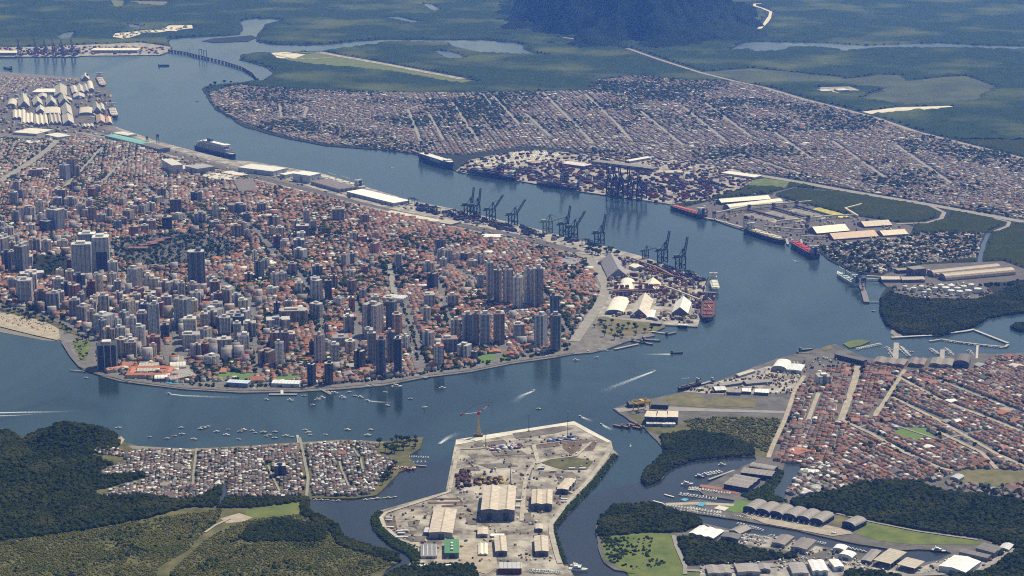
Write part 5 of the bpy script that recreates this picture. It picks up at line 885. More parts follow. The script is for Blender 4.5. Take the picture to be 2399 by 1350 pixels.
for x, y, l in [(1432, 455, 'leftmost'), (1447, 458, 'second'), (1460, 460, 'middle'), (1481, 463, 'fourth'), (1503, 466, 'rightmost')]: sts_crane(x, y, math.radians(-127), BL_, 80, f'{l} of the five tall blue-black cranes on the opposite quay', k=1.15)
sts_crane(1322, 433, math.radians(-127), BL_, 80, 'single blue-black crane behind the container ship on the opposite quay', k=.9)
sts_crane(1172, 414, math.radians(-127), BL_, 10, 'low blue-black crane over the leftmost container ship', k=.8)
for i, x in enumerate((47, 86, 108, 128, 148, 172)): sts_crane(x, 132, math.radians(-90), (.1, .07, .11), 70, f'distant purple quay crane at the north port', k=1.0)
def gantry(px, py, rot, label, col, L=30, W=14, h=20):
    e = tag(empty('gantry_crane', (*G(px, py, LZ).xy, LZ), rot), label, 'crane', px, 'yard gantry cranes')
    for x in (-L / 2, L / 2):
        for y in (-W / 2, W / 2): MB().beam((x, y, 0), (x, y, h), 1.4).build('leg', M_PAINT, e, col)
        MB().beam((x, -W / 2, 2), (x, W / 2, 2), 1.2).build('sill_beam', M_PAINT, e, col)
    for y in (-3, 3): MB().beam((-L / 2 - 3, y, h), (L / 2 + 3, y, h), 1.4, 2).build('girder', M_PAINT, e, col)
    for x in (-L / 2, L / 2): MB().beam((x, -W / 2, h), (x, W / 2, h), 1.2).build('end_beam', M_PAINT, e, col)
    MB().box(-4, 4, -4, 4, h + 1, h + 4).build('trolley', M_PAINT, e, tuple(min(.6, v * 1.5) for v in col))
for x, y in ((968, 480), (1020, 500), (1065, 508), (1376, 578), (1612, 652), (1250, 556)): gantry(x, y, math.radians(-50), 'dark green yard gantry crane over the container stacks', GN_)
for x, y in ((1290, 410), (1380, 425), (1590, 455), (1650, 440)): gantry(x, y, math.radians(-38), 'blue-black yard gantry crane in the opposite container terminal', BL_)
# yellow shipyard gantry
e = tag(empty('shipbuilding_gantry', (*G(1503, 962, LZ).xy, LZ), .5), 'yellow travelling gantry crane beside the dark shipbuilding hall', 'crane', 1503); YL = (.55, .34, .02)
for x in (-13, 13):
    for y in (-9, 9): MB().beam((x * 1.15, y, 0), (x, y, 18), 1.6).build('leg', M_PAINT, e, YL)
for y in (-9, 9): MB().beam((-18, y, 19), (18, y, 19), 2.2).beam((-18, y, 22), (18, y, 22), 1).build('girder', M_PAINT, e, YL)
MB().beam((-18, -9, 19), (-18, 9, 19), 1.6).beam((18, -9, 19), (18, 9, 19), 1.6).build('end_beam', M_PAINT, e, YL); MB().box(-3, 3, -7, 7, 20, 23).build('trolley', M_PAINT, e, YL)
# tower crane on the yard quay
e = tag(empty('tower_crane', (*G(1121, 1022, LZ).xy, LZ + 1.5), 0), 'yellow-masted luffing tower crane on the shipyard quay corner', 'crane', 1121)
m_ = MB()
for sx, sy in ((-1, -1), (1, -1), (1, 1), (-1, 1)): m_.beam((sx * 5, sy * 5, 0), (sx * 1.7, sy * 1.7, 18), 1).beam((sx * 1.7, sy * 1.7, 18), (sx * 1.5, sy * 1.5, 44), .9)
for i in range(12):
    z = 4 + i * 3.4; r_ = max(1.6, 4.6 - z * .17)
    for a in range(4): p = [(-r_, -r_), (r_, -r_), (r_, r_), (-r_, r_)]; m_.beam((*p[a], z), (*p[(a + 1) % 4], z + 3), .45)
m_.build('mast', M_PAINT, e, (.62, .40, .03)); b_ = MB().box(-9, 9, -6, 6, 0, 3); b_.build('base', M_PAINT, e, (.12, .09, .03)); MB().box(-2.5, 3, -2.5, 2.5, 44, 49).build('slewing_cab', M_PAINT, e, (.4, .04, .03))
for i in range(5): q0, q1 = i / 5, (i + 1) / 5; MB().beam((2 + 20 * q0, 0, 47 + 17 * q0), (2 + 20 * q1, 0, 47 + 17 * q1), 1.6).build('jib_section', M_PAINT, e, ((.65, .65, .63), (.4, .04, .03), (.65, .65, .63), (.65, .65, .63), (.4, .04, .03))[i])
for i in range(4): q0, q1 = i / 4, (i + 1) / 4; MB().beam((-2 - 32 * q0, 0, 47 - 3 * q0), (-2 - 32 * q1, 0, 47 - 3 * q1), 1.3).build('counter_jib_section', M_PAINT, e, ((.65, .65, .63), (.65, .65, .63), (.65, .65, .63), (.4, .04, .03))[i])
MB().beam((0, 0, 49), (-1, 0, 66), 1.2).build('apex_post', M_PAINT, e, (.35, .3, .32)); MB().beam((-1, 0, 66), (22, 0, 69), .5).beam((22, 0, 69), (27, 0, 69), .5).beam((-1, 0, 66), (-34, 0, 44), .5).build('pendant_cable', M_PAINT, e, (.05, .05, .06)); MB().beam((27, 0, 69), (27, 0, 36), .5).build('hoist_cable', M_PAINT, e, (.05, .05, .06)); MB().box(-36, -33, -2, 2, 41, 45).build('counterweight', M_PAINT, e, (.3, .05, .04))
for x, y, h in ((1239, 1011, 36), (1330, 1024, 52), (1138, 1049, 26), (1196, 1132, 34)):
    e = tag(empty('light_mast', (*G(x, y, LZ).xy, LZ + 1), 0), 'tall dark floodlight mast standing on the shipyard ground', 'mast', x, 'shipyard floodlight masts'); MB().cyl(0, 0, .7, 0, h, 6, .4).build('pole', M_PAINT, e, (.08, .08, .085)); MB().cyl(0, 0, 2.2, h - .8, h, 8).build('lamp_ring', M_PAINT, e, (.1, .1, .1)); MB().box(-2.5, 2.5, -2.5, 2.5, -.6, .6).build('base', M_PAINT, e, (.15, .12, .1))

# ================================================================== SHIPS
def hull_mesh(L, Bm, D, flare=1.0, stern=.82):
    st = [(-.5, stern, .0), (-.46, .95, 0), (-.3, 1, 0), (.25, 1, 0), (.38, .8, 0), (.46, .42, .12), (.5, .03, .3)]; mb = MB()
    for t, w_, sh in st:
        z1 = D * (1 + sh); mb.v += [(t * L - (.02 * L if t > .45 else 0), -Bm / 2 * w_ * .8, -1), (t * L, -Bm / 2 * w_, z1), (t * L, Bm / 2 * w_, z1), (t * L - (.02 * L if t > .45 else 0), Bm / 2 * w_ * .8, -1)]
    for i in range(len(st) - 1):
        a, b = 4 * i, 4 * i + 4; mb.f += [(a, b, b + 1, a + 1), (a + 1, b + 1, b + 2, a + 2), (a + 2, b + 2, b + 3, a + 3)]
    mb.f += [(0, 1, 2, 3), (4 * (len(st) - 1) + 3, 4 * (len(st) - 1) + 2, 4 * (len(st) - 1) + 1, 4 * (len(st) - 1))]; return mb
def ship(bow, stern, label, hull, deck, kind, D=11, cat='ship', house=(.62, .62, .6), n=6, hat=None, k=1.0):
    a = G(*stern); b = G(*bow); d = b - a; L = d.length; Bm = min(32, L * .155) * k; c = (a + b) / 2
    e = tag(empty('ship', (c.x, c.y, 0), math.atan2(d.y, d.x)), label, cat, (bow[0] + stern[0]) / 2, 'ships')
    hull_mesh(L, Bm, D).build('hull', M_GLOSS, e, hull)
    MB().prism([(-.48 * L, -Bm * .42), (.3 * L, -Bm * .45), (.44 * L, -Bm * .2), (.44 * L, Bm * .2), (.3 * L, Bm * .45), (-.48 * L, Bm * .42)], D + .02, D + .5).build('deck', M_PAINT, e, deck)
    hx = -.42 * L; q = min(1, max(.25, L / 130))
    if kind in ('bulk', 'cargo', 'cont', 'tank'):
        br = MB().box(hx - 7 * q, hx + 8 * q, -Bm * .42, Bm * .42, D + .5, D + 9 * q).box(hx - 5 * q, hx + 7 * q, -Bm * .3, Bm * .3, D + 9 * q, D + 17 * q).box(hx, hx + 6 * q, -Bm * .5, Bm * .5, D + 17 * q, D + 20 * q); h_ = br.build('bridge_house', M_FAC, e, house)
        MB().box(hx - 12 * q, hx - 7 * q, -3 * q, 3 * q, D + .5, D + 19 * q).build('funnel', M_PAINT, e, (.05, .06, .09)); MB().beam((hx + 3 * q, 0, D + 20 * q), (hx + 3 * q, 0, D + 30 * q), .8 * q).build('mast', M_PAINT, e, (.5, .5, .5))
    x0, x1 = hx + 14 * q, .38 * L
    if kind in ('bulk', 'cargo'):
        w_ = (x1 - x0) / n
        for i in range(n): MB().box(x0 + w_ * (i + .14), x0 + w_ * (i + .8), -Bm * .3, Bm * .3, D + .5, D + 2.6).build('hatch_cover', M_PAINT, e, hat or deck)
        if kind == 'cargo':
            for i in range(1, n, 2): MB().beam((x0 + w_ * i - 1, 0, D), (x0 + w_ * i - 1, 0, D + 18), 2).beam((x0 + w_ * i - 1, 0, D + 16), (x0 + w_ * i + w_ * .9, Bm * .2, D + 20), 1.2).build('deck_crane', M_PAINT, e, (.6, .55, .4))
        MB().beam((.44 * L, 0, D), (.44 * L, 0, D + 9), .7).build('foremast', M_PAINT, e, (.5, .5, .5))
    if kind == 'cont':
        w_ = (x1 - x0) / n
        for i in range(n):
            for j in range(4):
                MB().box(x0 + w_ * (i + .05), x0 + w_ * (i + .9), -Bm * .45 + j * Bm * .225, -Bm * .45 + (j + .93) * Bm * .225, D + .5, D + random.choice((5.7, 8.3, 10.9, 3.1))).build('container_stack', M_PAINT, e, random.choice(CCOL))
    if kind == 'car':
        MB().prism([(-.49 * L, -Bm * .48), (.36 * L, -Bm * .5), (.46 * L, -Bm * .2), (.46 * L, Bm * .2), (.36 * L, Bm * .5), (-.49 * L, Bm * .48)], D + .5, D + 13).build('upper_hull', M_GLOSS, e, hull)
        MB().prism([(-.48 * L, -Bm * .46), (.35 * L, -Bm * .48), (.45 * L, -Bm * .18), (.45 * L, Bm * .18), (.35 * L, Bm * .48), (-.48 * L, Bm * .46)], D + 13, D + 13.6).build('weather_deck', M_PAINT, e, (.6, .6, .58))
        MB().box(.28 * L, .36 * L, -Bm * .4, Bm * .4, D + 13.6, D + 18).build('bridge_house', M_PAINT, e, (.65, .65, .63)); MB().box(-.38 * L, -.3 * L, -4, 4, D + 13.6, D + 20).build('funnel', M_PAINT, e, hull); MB().box(-.1 * L, .2 * L, -Bm * .51, -Bm * .49, D + 2, D + 9).build('lettering_band', M_PAINT, e, (.4, .45, .5))
    if kind == 'cruise':
        for i, (x0, x1, w_) in enumerate(((-.46, .36, .46), (-.44, .34, .45), (-.42, .33, .44), (-.40, .30, .42), (-.36, .26, .38), (-.30, .22, .33))): MB().box(x0 * L, x1 * L, -Bm * w_, Bm * w_, D + .5 + i * 4.5, D + 5 + i * 4.5).build('accommodation_deck', M_FAC, e, (.38, .4, .45) if i < 4 else (.66, .67, .68))  # lower decks painted greyer: their shade is put into the colour
        MB().box(-.2 * L, -.1 * L, -5, 5, D + 27, D + 38).build('funnel', M_PAINT, e, (.1, .12, .25)); MB().box(.2 * L, .3 * L, -Bm * .4, Bm * .4, D + 23, D + 29).build('bridge_house', M_PAINT, e, (.7, .7, .7))
    return e
CCOL = [(.20, .04, .035), (.16, .035, .035), (.11, .04, .05), (.04, .045, .10), (.05, .055, .09), (.45, .44, .42), (.07, .065, .08), (.2, .09, .045), (.10, .04, .05), (.05, .08, .085)]
CQAY = [(.04, .045, .09), (.045, .05, .075), (.06, .055, .07), (.09, .04, .05), (.05, .07, .075), (.3, .3, .29)]
ship((553, 371), (462, 348), 'white cruise ship with dark hull moored at the far quay', (.06, .08, .16), (.5, .5, .48), 'cruise', 12)
ship((1062, 398), (988, 374), 'navy car carrier with boxy hull at the opposite quay', (.02, .03, .09), (.4, .4, .4), 'car', 12)
ship((1092, 404), (1212, 424), 'loaded container ship beside the car carrier', (.03, .03, .06), (.2, .1, .1), 'cont', 12, n=9)
ship((1256, 432), (1357, 447), 'container ship berthed left of the five tall cranes', (.03, .03, .06), (.2, .1, .1), 'cont', 9, n=9)
ship((1570, 488), (1650, 513), 'bulk carrier with red deck at the vaulted store berth', (.03, .025, .04), (.30, .06, .04), 'bulk', 12, n=7, hat=(.42, .12, .08))
ship((1840, 574), (1750, 545), 'dark bulk carrier with cream hatches at the bulk terminal', (.025, .025, .03), (.2, .17, .13), 'bulk', 13, n=7, hat=(.55, .49, .35))
ship((1854, 575), (1912, 608), 'bulk carrier with bright red deck lying before the shacks', (.03, .03, .05), (.36, .02, .03), 'bulk', 15, n=6, hat=(.42, .03, .04), house=(.5, .45, .48))
ship((1962, 645), (2008, 672), 'white and pale blue cargo ship at the fertiliser jetty', (.55, .55, .5), (.6, .57, .48), 'cargo', 9, n=4, hat=(.3, .45, .5))
ship((1678, 690), (1670, 664), 'pale green bulk carrier with white hatches at the port tip', (.40, .46, .33), (.42, .45, .3), 'bulk', 13, n=5, hat=(.66, .66, .6), k=1.15)
ship((1657, 757), (1661, 708), 'red-decked ship with black hull at the port tip berth', (.03, .015, .015), (.09, .03, .025), 'cargo', 11, n=4, hat=(.16, .045, .03), house=(.3, .26, .27), k=1.15)
ship((742, 416), (850, 444), 'white cargo ship behind the brown multi-bay quay shed', (.5, .5, .5), (.5, .48, .42), 'cargo', 9, n=5)
ship((243, 206), (232, 184), 'grain ship at the upper berth of the far grain port', (.06, .05, .07), (.45, .38, .33), 'bulk', 10, n=4)
ship((270, 278), (262, 256), 'grain ship at the lower berth of the far grain port', (.05, .05, .06), (.5, .45, .4), 'bulk', 10, n=4)
ship((397, 155), (371, 155), 'small dark coaster alone in the upper channel', (.03, .035, .05), (.07, .07, .08), 'bulk', 5, n=4)
ship((8, 160), (27, 164), 'dark barge at the left edge of the upper channel', (.03, .035, .05), (.1, .1, .1), 'bulk', 6, n=3)
ship((1587, 917), (1640, 903), 'dark offshore supply vessel at the works quay', (.03, .03, .05), (.12, .1, .09), 'cargo', 7, n=2, house=(.45, .4, .38))
ship((1640, 905), (1672, 895), 'small grey tug-like vessel behind the supply vessel', (.1, .1, .12), (.3, .3, .3), 'tank', 4)
ship((1600, 828), (1572, 829), 'dark vehicle ferry crossing the channel', (.03, .035, .05), (.09, .09, .1), 'tank', 3, 'ferry', (.2, .2, .22), k=1.3)
for x, y, x2, y2 in ((1480, 800, 1515, 806), (1505, 797, 1548, 800), (1560, 786, 1585, 780), (1500, 803, 1530, 809), (1872, 822, 1905, 819), (1866, 830, 1900, 830)):
    ship((x2, y2), (x, y), 'low vehicle ferry moored by the landing', (.05, .06, .08), (.2, .17, .16), 'tank', 2.5, 'ferry', (.35, .32, .33), k=1.4)
for i, (x, y) in enumerate(((1445, 1000), (1462, 1002), (1478, 997), (1490, 1004))): ship((x - 9, y - 2), (x + 14, y + 3), 'rusty workboat moored at the shipbuilding point', (.09, .03, .02), (.25, .14, .09), 'tank', 3, 'workboat', (.4, .3, .25), k=1.6)

# ================================================================== CONTAINERS
def stack_mesh(nb, nr):
    mb = MB()
    for i in range(nb):
        for j in range(nr): mb.box(i * 12.6, i * 12.6 + 12.2, j * 2.7, j * 2.7 + 2.5, 0, 2.6 * random.choice((1, 2, 2, 3, 3, 4)))
    return mb.mesh('container_stack', M_PAINT)
SM = [stack_mesh(2, 3) for _ in range(6)] + [stack_mesh(1, 5) for _ in range(5)]
def containers(poly, ang, n, label, group, cols, stepx=27, stepy=13, fill=.7):
    c = G(sum(p[0] for p in poly) / len(poly), sum(p[1] for p in poly) / len(poly)); k = 0; pts = []
    for i in range(-60, 60):
        for j in range(-60, 60):
            X = c.x + i * stepx * math.cos(ang) - j * stepy * math.sin(ang); Y = c.y + i * stepx * math.sin(ang) + j * stepy * math.cos(ang); x, y = PX(X, Y, LZ)
            if random.random() < fill and inpoly(np.array([x]), np.array([y]), poly)[0]: pts.append((X, Y, float(x), float(y)))
    random.shuffle(pts)
    for X, Y, x, y in pts[:n]:
        o = link('container_stack', random.choice(SM), None, random.choice(cols)); o.location = (X, Y, LZ + .75); o.rotation_euler = (0, 0, ang); cn = o.color
        tag(o, label(x, y), 'containers', x, group)
def cl(base, cuts):
    return lambda x, y: base + ' ' + next(t for lim, t in cuts if x < lim)
containers([(1110, 398), (1250, 384), (1420, 392), (1560, 405), (1700, 425), (1690, 450), (1570, 472), (1460, 455), (1340, 440), (1200, 416)], math.radians(-38), 170, cl('container stack in the opposite terminal', ((1250, 'behind the left container ship'), (1350, 'behind the right container ship'), (1420, 'left of the five tall cranes'), (1480, 'under the five tall cranes'), (1560, 'right of the five tall cranes'), (9999, 'at its right end'))), 'container stacks across the channel', CCOL, fill=.8)
containers([(960, 478), (1080, 500), (1250, 540), (1400, 578), (1400, 585), (1250, 556), (1080, 520), (960, 492)], math.radians(-50), 75, cl('container stack on the city quay', ((1060, 'at its left end'), (1160, 'below the first cranes'), (1280, 'left of the pale green crane'), (1360, 'below the middle cranes'), (9999, 'near the port trees'))), 'container stacks on the city quay', CQAY, fill=.85)
containers([(1480, 612), (1560, 628), (1640, 656), (1620, 668), (1560, 650), (1500, 628)], math.radians(-58), 30, cl('container stack at the port tip', ((1540, 'beside the steep shed'), (9999, 'by the right crane'))), 'container stacks at the port tip', CQAY, fill=.8)
containers([(60, 131), (60, 118), (180, 116), (180, 131)], 0, 40, lambda x, y: 'distant container stack at the north port', 'container stacks at the north port', CCOL, stepy=16, fill=.7)
# parked cars on the import lot
def car_mass():
    poly = [(1110, 378), (1180, 360), (1250, 351), (1320, 358), (1290, 372), (1200, 382), (1120, 392)]; mb = MB(); c = G(1210, 370); cols = []
    for i in range(-70, 70):
        for j in range(-45, 45):
            a = math.radians(-38); X = c.x + i * 5.2 * math.cos(a) - j * 11 * math.sin(a); Y = c.y + i * 5.2 * math.sin(a) + j * 11 * math.cos(a); x, y = PX(X, Y)
            if random.random() < .75 and inpoly(np.array([x]), np.array([y]), poly)[0]:
                mb.box(X - 1, X + 1, Y - 2.2, Y + 2.2, LZ + .9, LZ + 1.8); mb.box(X - .8, X + .8, Y - 1.1, Y + .9, LZ + 1.8, LZ + 2.4)
    o = mb.build('parked_import_cars', M_PAINT, None, (.3, .34, .4)); o['kind'] = 'stuff'; tag(o, 'rows of parked import cars on the pale lot of the terminal', 'cars')
car_mass()

# ================================================================== BULK TERMINAL DETAIL
def pile(A, B, wid, h, label, col):
    a = G(*A, LZ); b = G(*B, LZ); d = b - a; L = d.length; mb = MB(); n = 14
    for i in range(n + 1):
        t = i / n; q = min(1, t * 6, (1 - t) * 6) * random.uniform(.85, 1.08); mb.v += [(t * L, -wid / 2, 0), (t * L, random.uniform(-1, 1), max(.2, h * q)), (t * L, wid / 2, 0)]
    for i in range(n): k = 3 * i; mb.f += [(k, k + 3, k + 4, k + 1), (k + 1, k + 4, k + 5, k + 2)]
    o = mb.build('bulk_pile', M_PAINT, None, col); o.location = (a.x, a.y, LZ + .6); o.rotation_euler = (0, 0, math.atan2(d.y, d.x)); tag(o, label, 'stockpile', A[0]); return o
pile((1748, 503), (1822, 521), 26, 9, 'grey ore stockpile, left of the three grey rows', (.4, .36, .3)); pile((1797, 498), (1885, 521), 28, 9, 'grey ore stockpile, middle of the three grey rows', (.42, .38, .32)); pile((1852, 493), (1935, 512), 28, 9, 'grey ore stockpile, right of the three grey rows', (.42, .38, .32)); pile((1904, 491), (1980, 509), 34, 10, 'bright yellow sulphur stockpile at the bulk terminal', (.68, .6, .10))
def conveyor(pts, label, col, wid=4, h=(8, 8), group='conveyors'):
    P = [G(x, y, LZ) for x, y in pts]; e = tag(empty('conveyor', (P[0].x, P[0].y, LZ), 0), label, 'conveyor', pts[0][0], group); n = len(P)
    for i in range(n - 1):
        a = P[i] - P[0]; b = P[i + 1] - P[0]; za = h[0] + (h[1] - h[0]) * i / (n - 1); zb = h[0] + (h[1] - h[0]) * (i + 1) / (n - 1)
        MB().beam((a.x, a.y, za), (b.x, b.y, zb), wid, wid * .8).build('gallery', M_PAINT, e, col)
        L = (b - a).length; k = max(2, int(L / 35))
        for j in range(k + 1): p = a.lerp(b, j / k); z = za + (zb - za) * j / k; MB().beam((p.x, p.y, 0), (p.x, p.y, z), 1.2).build('trestle', M_PAINT, e, tuple(v * .5 for v in col))
    return e
PALEC, DKC, RUST = (.5, .46, .37), (.06, .065, .08), (.15, .055, .035)
conveyor([(1677, 511), (1755, 493), (1863, 484), (1900, 480)], 'pale conveyor gallery from the jetty over the ore piles', PALEC, 5, (16, 12)); conveyor([(1755, 496), (1838, 518)], 'dark stacker conveyor left of the middle ore pile', DKC, 6, (6, 6)); conveyor([(1813, 491), (1896, 516)], 'dark stacker conveyor right of the middle ore pile', DKC, 6, (6, 6)); conveyor([(1866, 486), (1948, 510)], 'dark stacker conveyor beside the yellow pile', DKC, 6, (6, 6))
conveyor([(1820, 526), (1890, 519), (1960, 512), (2000, 511)], 'pale conveyor along the lower end of the piles', PALEC, 5, (10, 10)); conveyor([(2018, 489), (1980, 496), (2010, 511)], 'bent cream conveyor at the right of the yellow pile', (.56, .5, .34), 6, (14, 6)); conveyor([(1790, 537), (1880, 545)], 'pale conveyor to the cream-hatched ship', PALEC, 4, (9, 9)); conveyor([(1875, 561), (1940, 561)], 'pale jetty conveyor above the red-decked ship', PALEC, 4, (9, 8))
conveyor([(2030, 655), (2130, 660), (2165, 662)], 'long pale jetty conveyor of the fertiliser terminal', PALEC, 5, (9, 7)); conveyor([(2172, 642), (2212, 656)], 'short pale conveyor between the brown barrel stores', PALEC, 4, (12, 8))
for p_ in ([(1440, 676), (1480, 676), (1545, 680)], [(1437, 696), (1512, 690)], [(1510, 680), (1556, 684)], [(1560, 690), (1605, 684)], [(1440, 700), (1510, 695), (1556, 690)], [(1556, 684), (1600, 700), (1640, 715)], [(1480, 618), (1540, 640), (1580, 660)], [(1500, 640), (1556, 655), (1600, 664)]):
    conveyor(p_, 'rusty conveyor bridge among the port tip stores', random.choice((RUST, PALEC, (.3, .2, .15))), 4, (16, 14), 'port tip conveyors')
def tower_frame(px, py, h, w_, label, col, name='transfer_tower', cat='tower'):
    e = tag(empty(name, (*G(px, py, LZ).xy, LZ), .3), label, cat, px, 'industrial towers')
    for x in (-1, 1):
        for y in (-1, 1): MB().beam((x * w_ / 2, y * w_ / 2, 0), (x * w_ / 2, y * w_ / 2, h), 1).build('leg', M_PAINT, e, col)
    for z in (h * .33, h * .66): MB().box(-w_ / 2, w_ / 2, -w_ / 2, w_ / 2, z, z + 1).build('platform', M_PAINT, e, col)
    MB().box(-w_ * .55, w_ * .55, -w_ * .55, w_ * .55, h * .8, h + 3).build('cabin', M_PAINT, e, col); return e
for x, y, h in ((1443, 690, 22), (1457, 690, 22), (1469, 690, 22), (1500, 690, 24), (1514, 688, 24), (1525, 688, 22), (1556, 712, 36), (1461, 628, 20), (1570, 676, 18), (1632, 735, 24), (1638, 708, 24)): tower_frame(x, y, h, 7, 'rust-brown conveyor tower among the port tip stores', RUST)
for x, y, h, l in ((1746, 534, 34, 'dark ship loader tower at the ore jetty'), (1673, 511, 18, 'small pale tower at the jetty corner'), (1890, 548, 26, 'dark tower left of the bright cream store'), (1755, 494, 16, 'dark tower at the head of the first ore conveyor'), (1812, 490, 16, 'dark tower at the head of the second ore conveyor'), (1866, 486, 18, 'dark tower at the head of the third ore conveyor'), (1893, 522, 20, 'dark tower at the foot of the ore piles'), (2014, 668, 34, 'dark ship loader at the fertiliser jetty, left one'), (2022, 680, 30, 'dark ship loader at the fertiliser jetty, right one'), (1985, 650, 28, 'dark ship loader beside the pale blue ship'), (987, 366, 52, 'tall thin dark mast crane at the car carrier stern'), (370, 338, 34, 'dark ship loader tower at the quay mill'), (345, 338, 26, 'dark bucket tower at the quay mill'),
                   (235, 240, 30, 'dark ship loader at the upper grain berth'), (246, 238, 30, 'dark ship loader beside the upper grain berth'), (258, 250, 26, 'dark ship loader at the lower grain berth'), (205, 186, 22, 'dark loader at the top corner of the grain port')): tower_frame(x, y, h, 8, l, DKC)
# harbour crane at the tip
e = tag(empty('harbour_crane', (*G(1648, 690, LZ).xy, LZ), .9), 'dark mobile harbour crane with raised jib at the port tip', 'crane', 1648); MB().box(-5, 5, -5, 5, 0, 4).build('chassis', M_PAINT, e, RUST); MB().cyl(0, 0, 2.2, 4, 22, 8).build('tower', M_PAINT, e, RUST); MB().box(-6, 3, -3, 3, 14, 19).build('machinery_house', M_PAINT, e, RUST); MB().beam((1, 0, 16), (22, 0, 42), 1.6).build('jib', M_PAINT, e, RUST)
# storage tanks
for x, y, r_ in ((2215, 683, 10), (2228, 678, 9), (2204, 677, 8), (2243, 684, 8), (2258, 680, 8), (2228, 690, 9), (2248, 692, 9), (2268, 690, 9), (2290, 686, 10), (2190, 684, 7), (2175, 688, 6), (2140, 684, 7), (2158, 680, 7), (2165, 694, 6), (2275, 676, 8), (2120, 680, 6)):
    e = tag(empty('storage_tank', (*G(x, y, LZ).xy, LZ + .5), 0), 'white cylindrical storage tank in the tank farm', 'tank', x, 'tanks of the tank farm'); R_ = r_ * .62 / S(y) * 1.4; MB().cyl(0, 0, R_, 0, 11, 18).build('shell', M_PAINT, e, (.6, .6, .58)); MB().cyl(0, 0, R_ * 1.02, 11, 13.5, 18, R_ * .1).build('roof', M_PAINT, e, (.66, .66, .63)); MB().beam((R_, 0, 0), (R_ * .8, R_ * .7, 11), .8).build('stair', M_PAINT, e, (.3, .3, .3))

# ================================================================== BRIDGE, PIERS, BREAKWATERS
bp = [G(x, y) for x, y in ((396, 121), (440, 128), (480, 138), (530, 150), (570, 163), (594, 177), (604, 190))]; e = tag(empty('rail_bridge', (bp[0].x, bp[0].y, 0), 0), 'long low curved railway bridge over the upper channel', 'bridge', 500)
mb = MB(); pts = []
for i in range(len(bp) - 1):
    for j in range(6): pts.append(bp[i].lerp(bp[i + 1], j / 6) - bp[0])
pts.append(bp[-1] - bp[0])
for a, b in zip(pts[:-1], pts[1:]): mb.beam((a.x, a.y, 11), (b.x, b.y, 11), 9, 3)
mb.build('deck', M_PAINT, e, (.12, .12, .13))
for i, p in enumerate(pts): MB().box(p.x - 5, p.x + 5, p.y - 7, p.y + 7, -2, 9.5).build('pier', M_PAINT, e, (.14, .14, .15))
for x, y in ((470, 136), (481, 139)): p = G(x, y) - bp[0]; MB().beam((p.x - 7, p.y, 0), (p.x - 7, p.y, 42), 3).beam((p.x + 7, p.y, 0), (p.x + 7, p.y, 42), 3).beam((p.x - 8, p.y, 42), (p.x + 8, p.y, 42), 3).build('lift_tower', M_PAINT, e, (.1, .1, .12))
def pier(name, pts, wid, z, label, col, cat='pier', rough=False):
    P = [G(x, y) for x, y in pts]; e = tag(empty(name, (P[0].x, P[0].y, 0), 0), label, cat, pts[0][0])
    for i, (a, b) in enumerate(zip(P[:-1], P[1:])):
        a = a - P[0]; b = b - P[0]; d = (b - a).normalized() * wid * .4
        MB().beam((*(a - d * (i > 0)).xy, z - .6 - .03 * (i % 2)), (*(b + d * .5).xy, z - .6 - .03 * (i % 2)), wid, 1.2).build('deck', M_PAINT, e, col); L = (b - a).length; k = max(1, int(L / 18))
        for j in range(k + 1): p = a.lerp(b, j / k); MB().box(p.x - .7, p.x + .7, p.y - .7, p.y + .7, -2, z - 1).build('pile', M_PAINT, e, (.12, .11, .1))
    return e
PC = (.42, .4, .36)
pier('breakwater', [(2088, 793), (2180, 788), (2262, 778), (2282, 774)], 8, 3, 'pale breakwater enclosing the far marina on its upper side', PC, 'breakwater'); pier('breakwater', [(2284, 776), (2335, 796), (2361, 806)], 7, 3, 'pale breakwater arm slanting down at the right of the marina', PC, 'breakwater'); pier('breakwater', [(2362, 809), (2355, 815), (2300, 810), (2250, 804), (2205, 797)], 6, 3, 'lower return arm of the marina breakwater with moored boats', (.34, .32, .3), 'breakwater'); pier('pier', [(2205, 797), (2178, 801)], 5, 2.5, 'short pier stub at the left end of the marina breakwater', PC)
pier('marina_pier', [(2098, 844), (2100, 806)], 12, 2.6, 'wide pale marina pier reaching far into the basin', (.3, .28, .25)); pier('marina_pier', [(2207, 846), (2208, 822)], 10, 2.6, 'short wide marina pier right of the long wide one', (.3, .28, .25)); pier('marina_pier', [(2005, 818), (2062, 806)], 4, 2.2, 'floating pier with boats beside the green mole', PC); pier('marina_pier', [(2288, 842), (2290, 812)], 5, 2.4, 'narrow marina pier by the red villa', PC)
flat('green_mole', [(1975, 805), (1995, 798), (2020, 795), (2038, 800), (2015, 810), (1990, 815)], M_GRASS, 2, skirt=3)
flat('green_quay', [(1922, 816), (1946, 808), (1950, 818), (1930, 822)], M_DRYG, 2.6, skirt=3)
pier('jetty', [(1646, 512), (1675, 517), (1745, 537)], 9, 4, 'ore jetty along the bulk terminal shore', (.34, .32, .29)); pier('jetty', [(1760, 536), (1842, 562), (1846, 575)], 7, 4, 'jetty behind the dark bulk carrier with cream hatches', (.3, .29, .27)); pier('jetty', [(1876, 563), (1880, 580)], 6, 4, 'short jetty above the red-decked carrier', (.3, .29, .27)); pier('jetty', [(2012, 655), (2022, 682), (2030, 710)], 14, 4, 'dark jetty head beside the fertiliser berth', (.16, .15, .15)); pier('jetty', [(2025, 656), (2080, 658)], 6, 4, 'jetty trestle linking the fertiliser berth to shore', (.3, .29, .27)); pier('jetty', [(2032, 709), (2072, 709)], 4, 3.4, 'thin trestle pier on piles beside the mangrove', (.3, .29, .27))
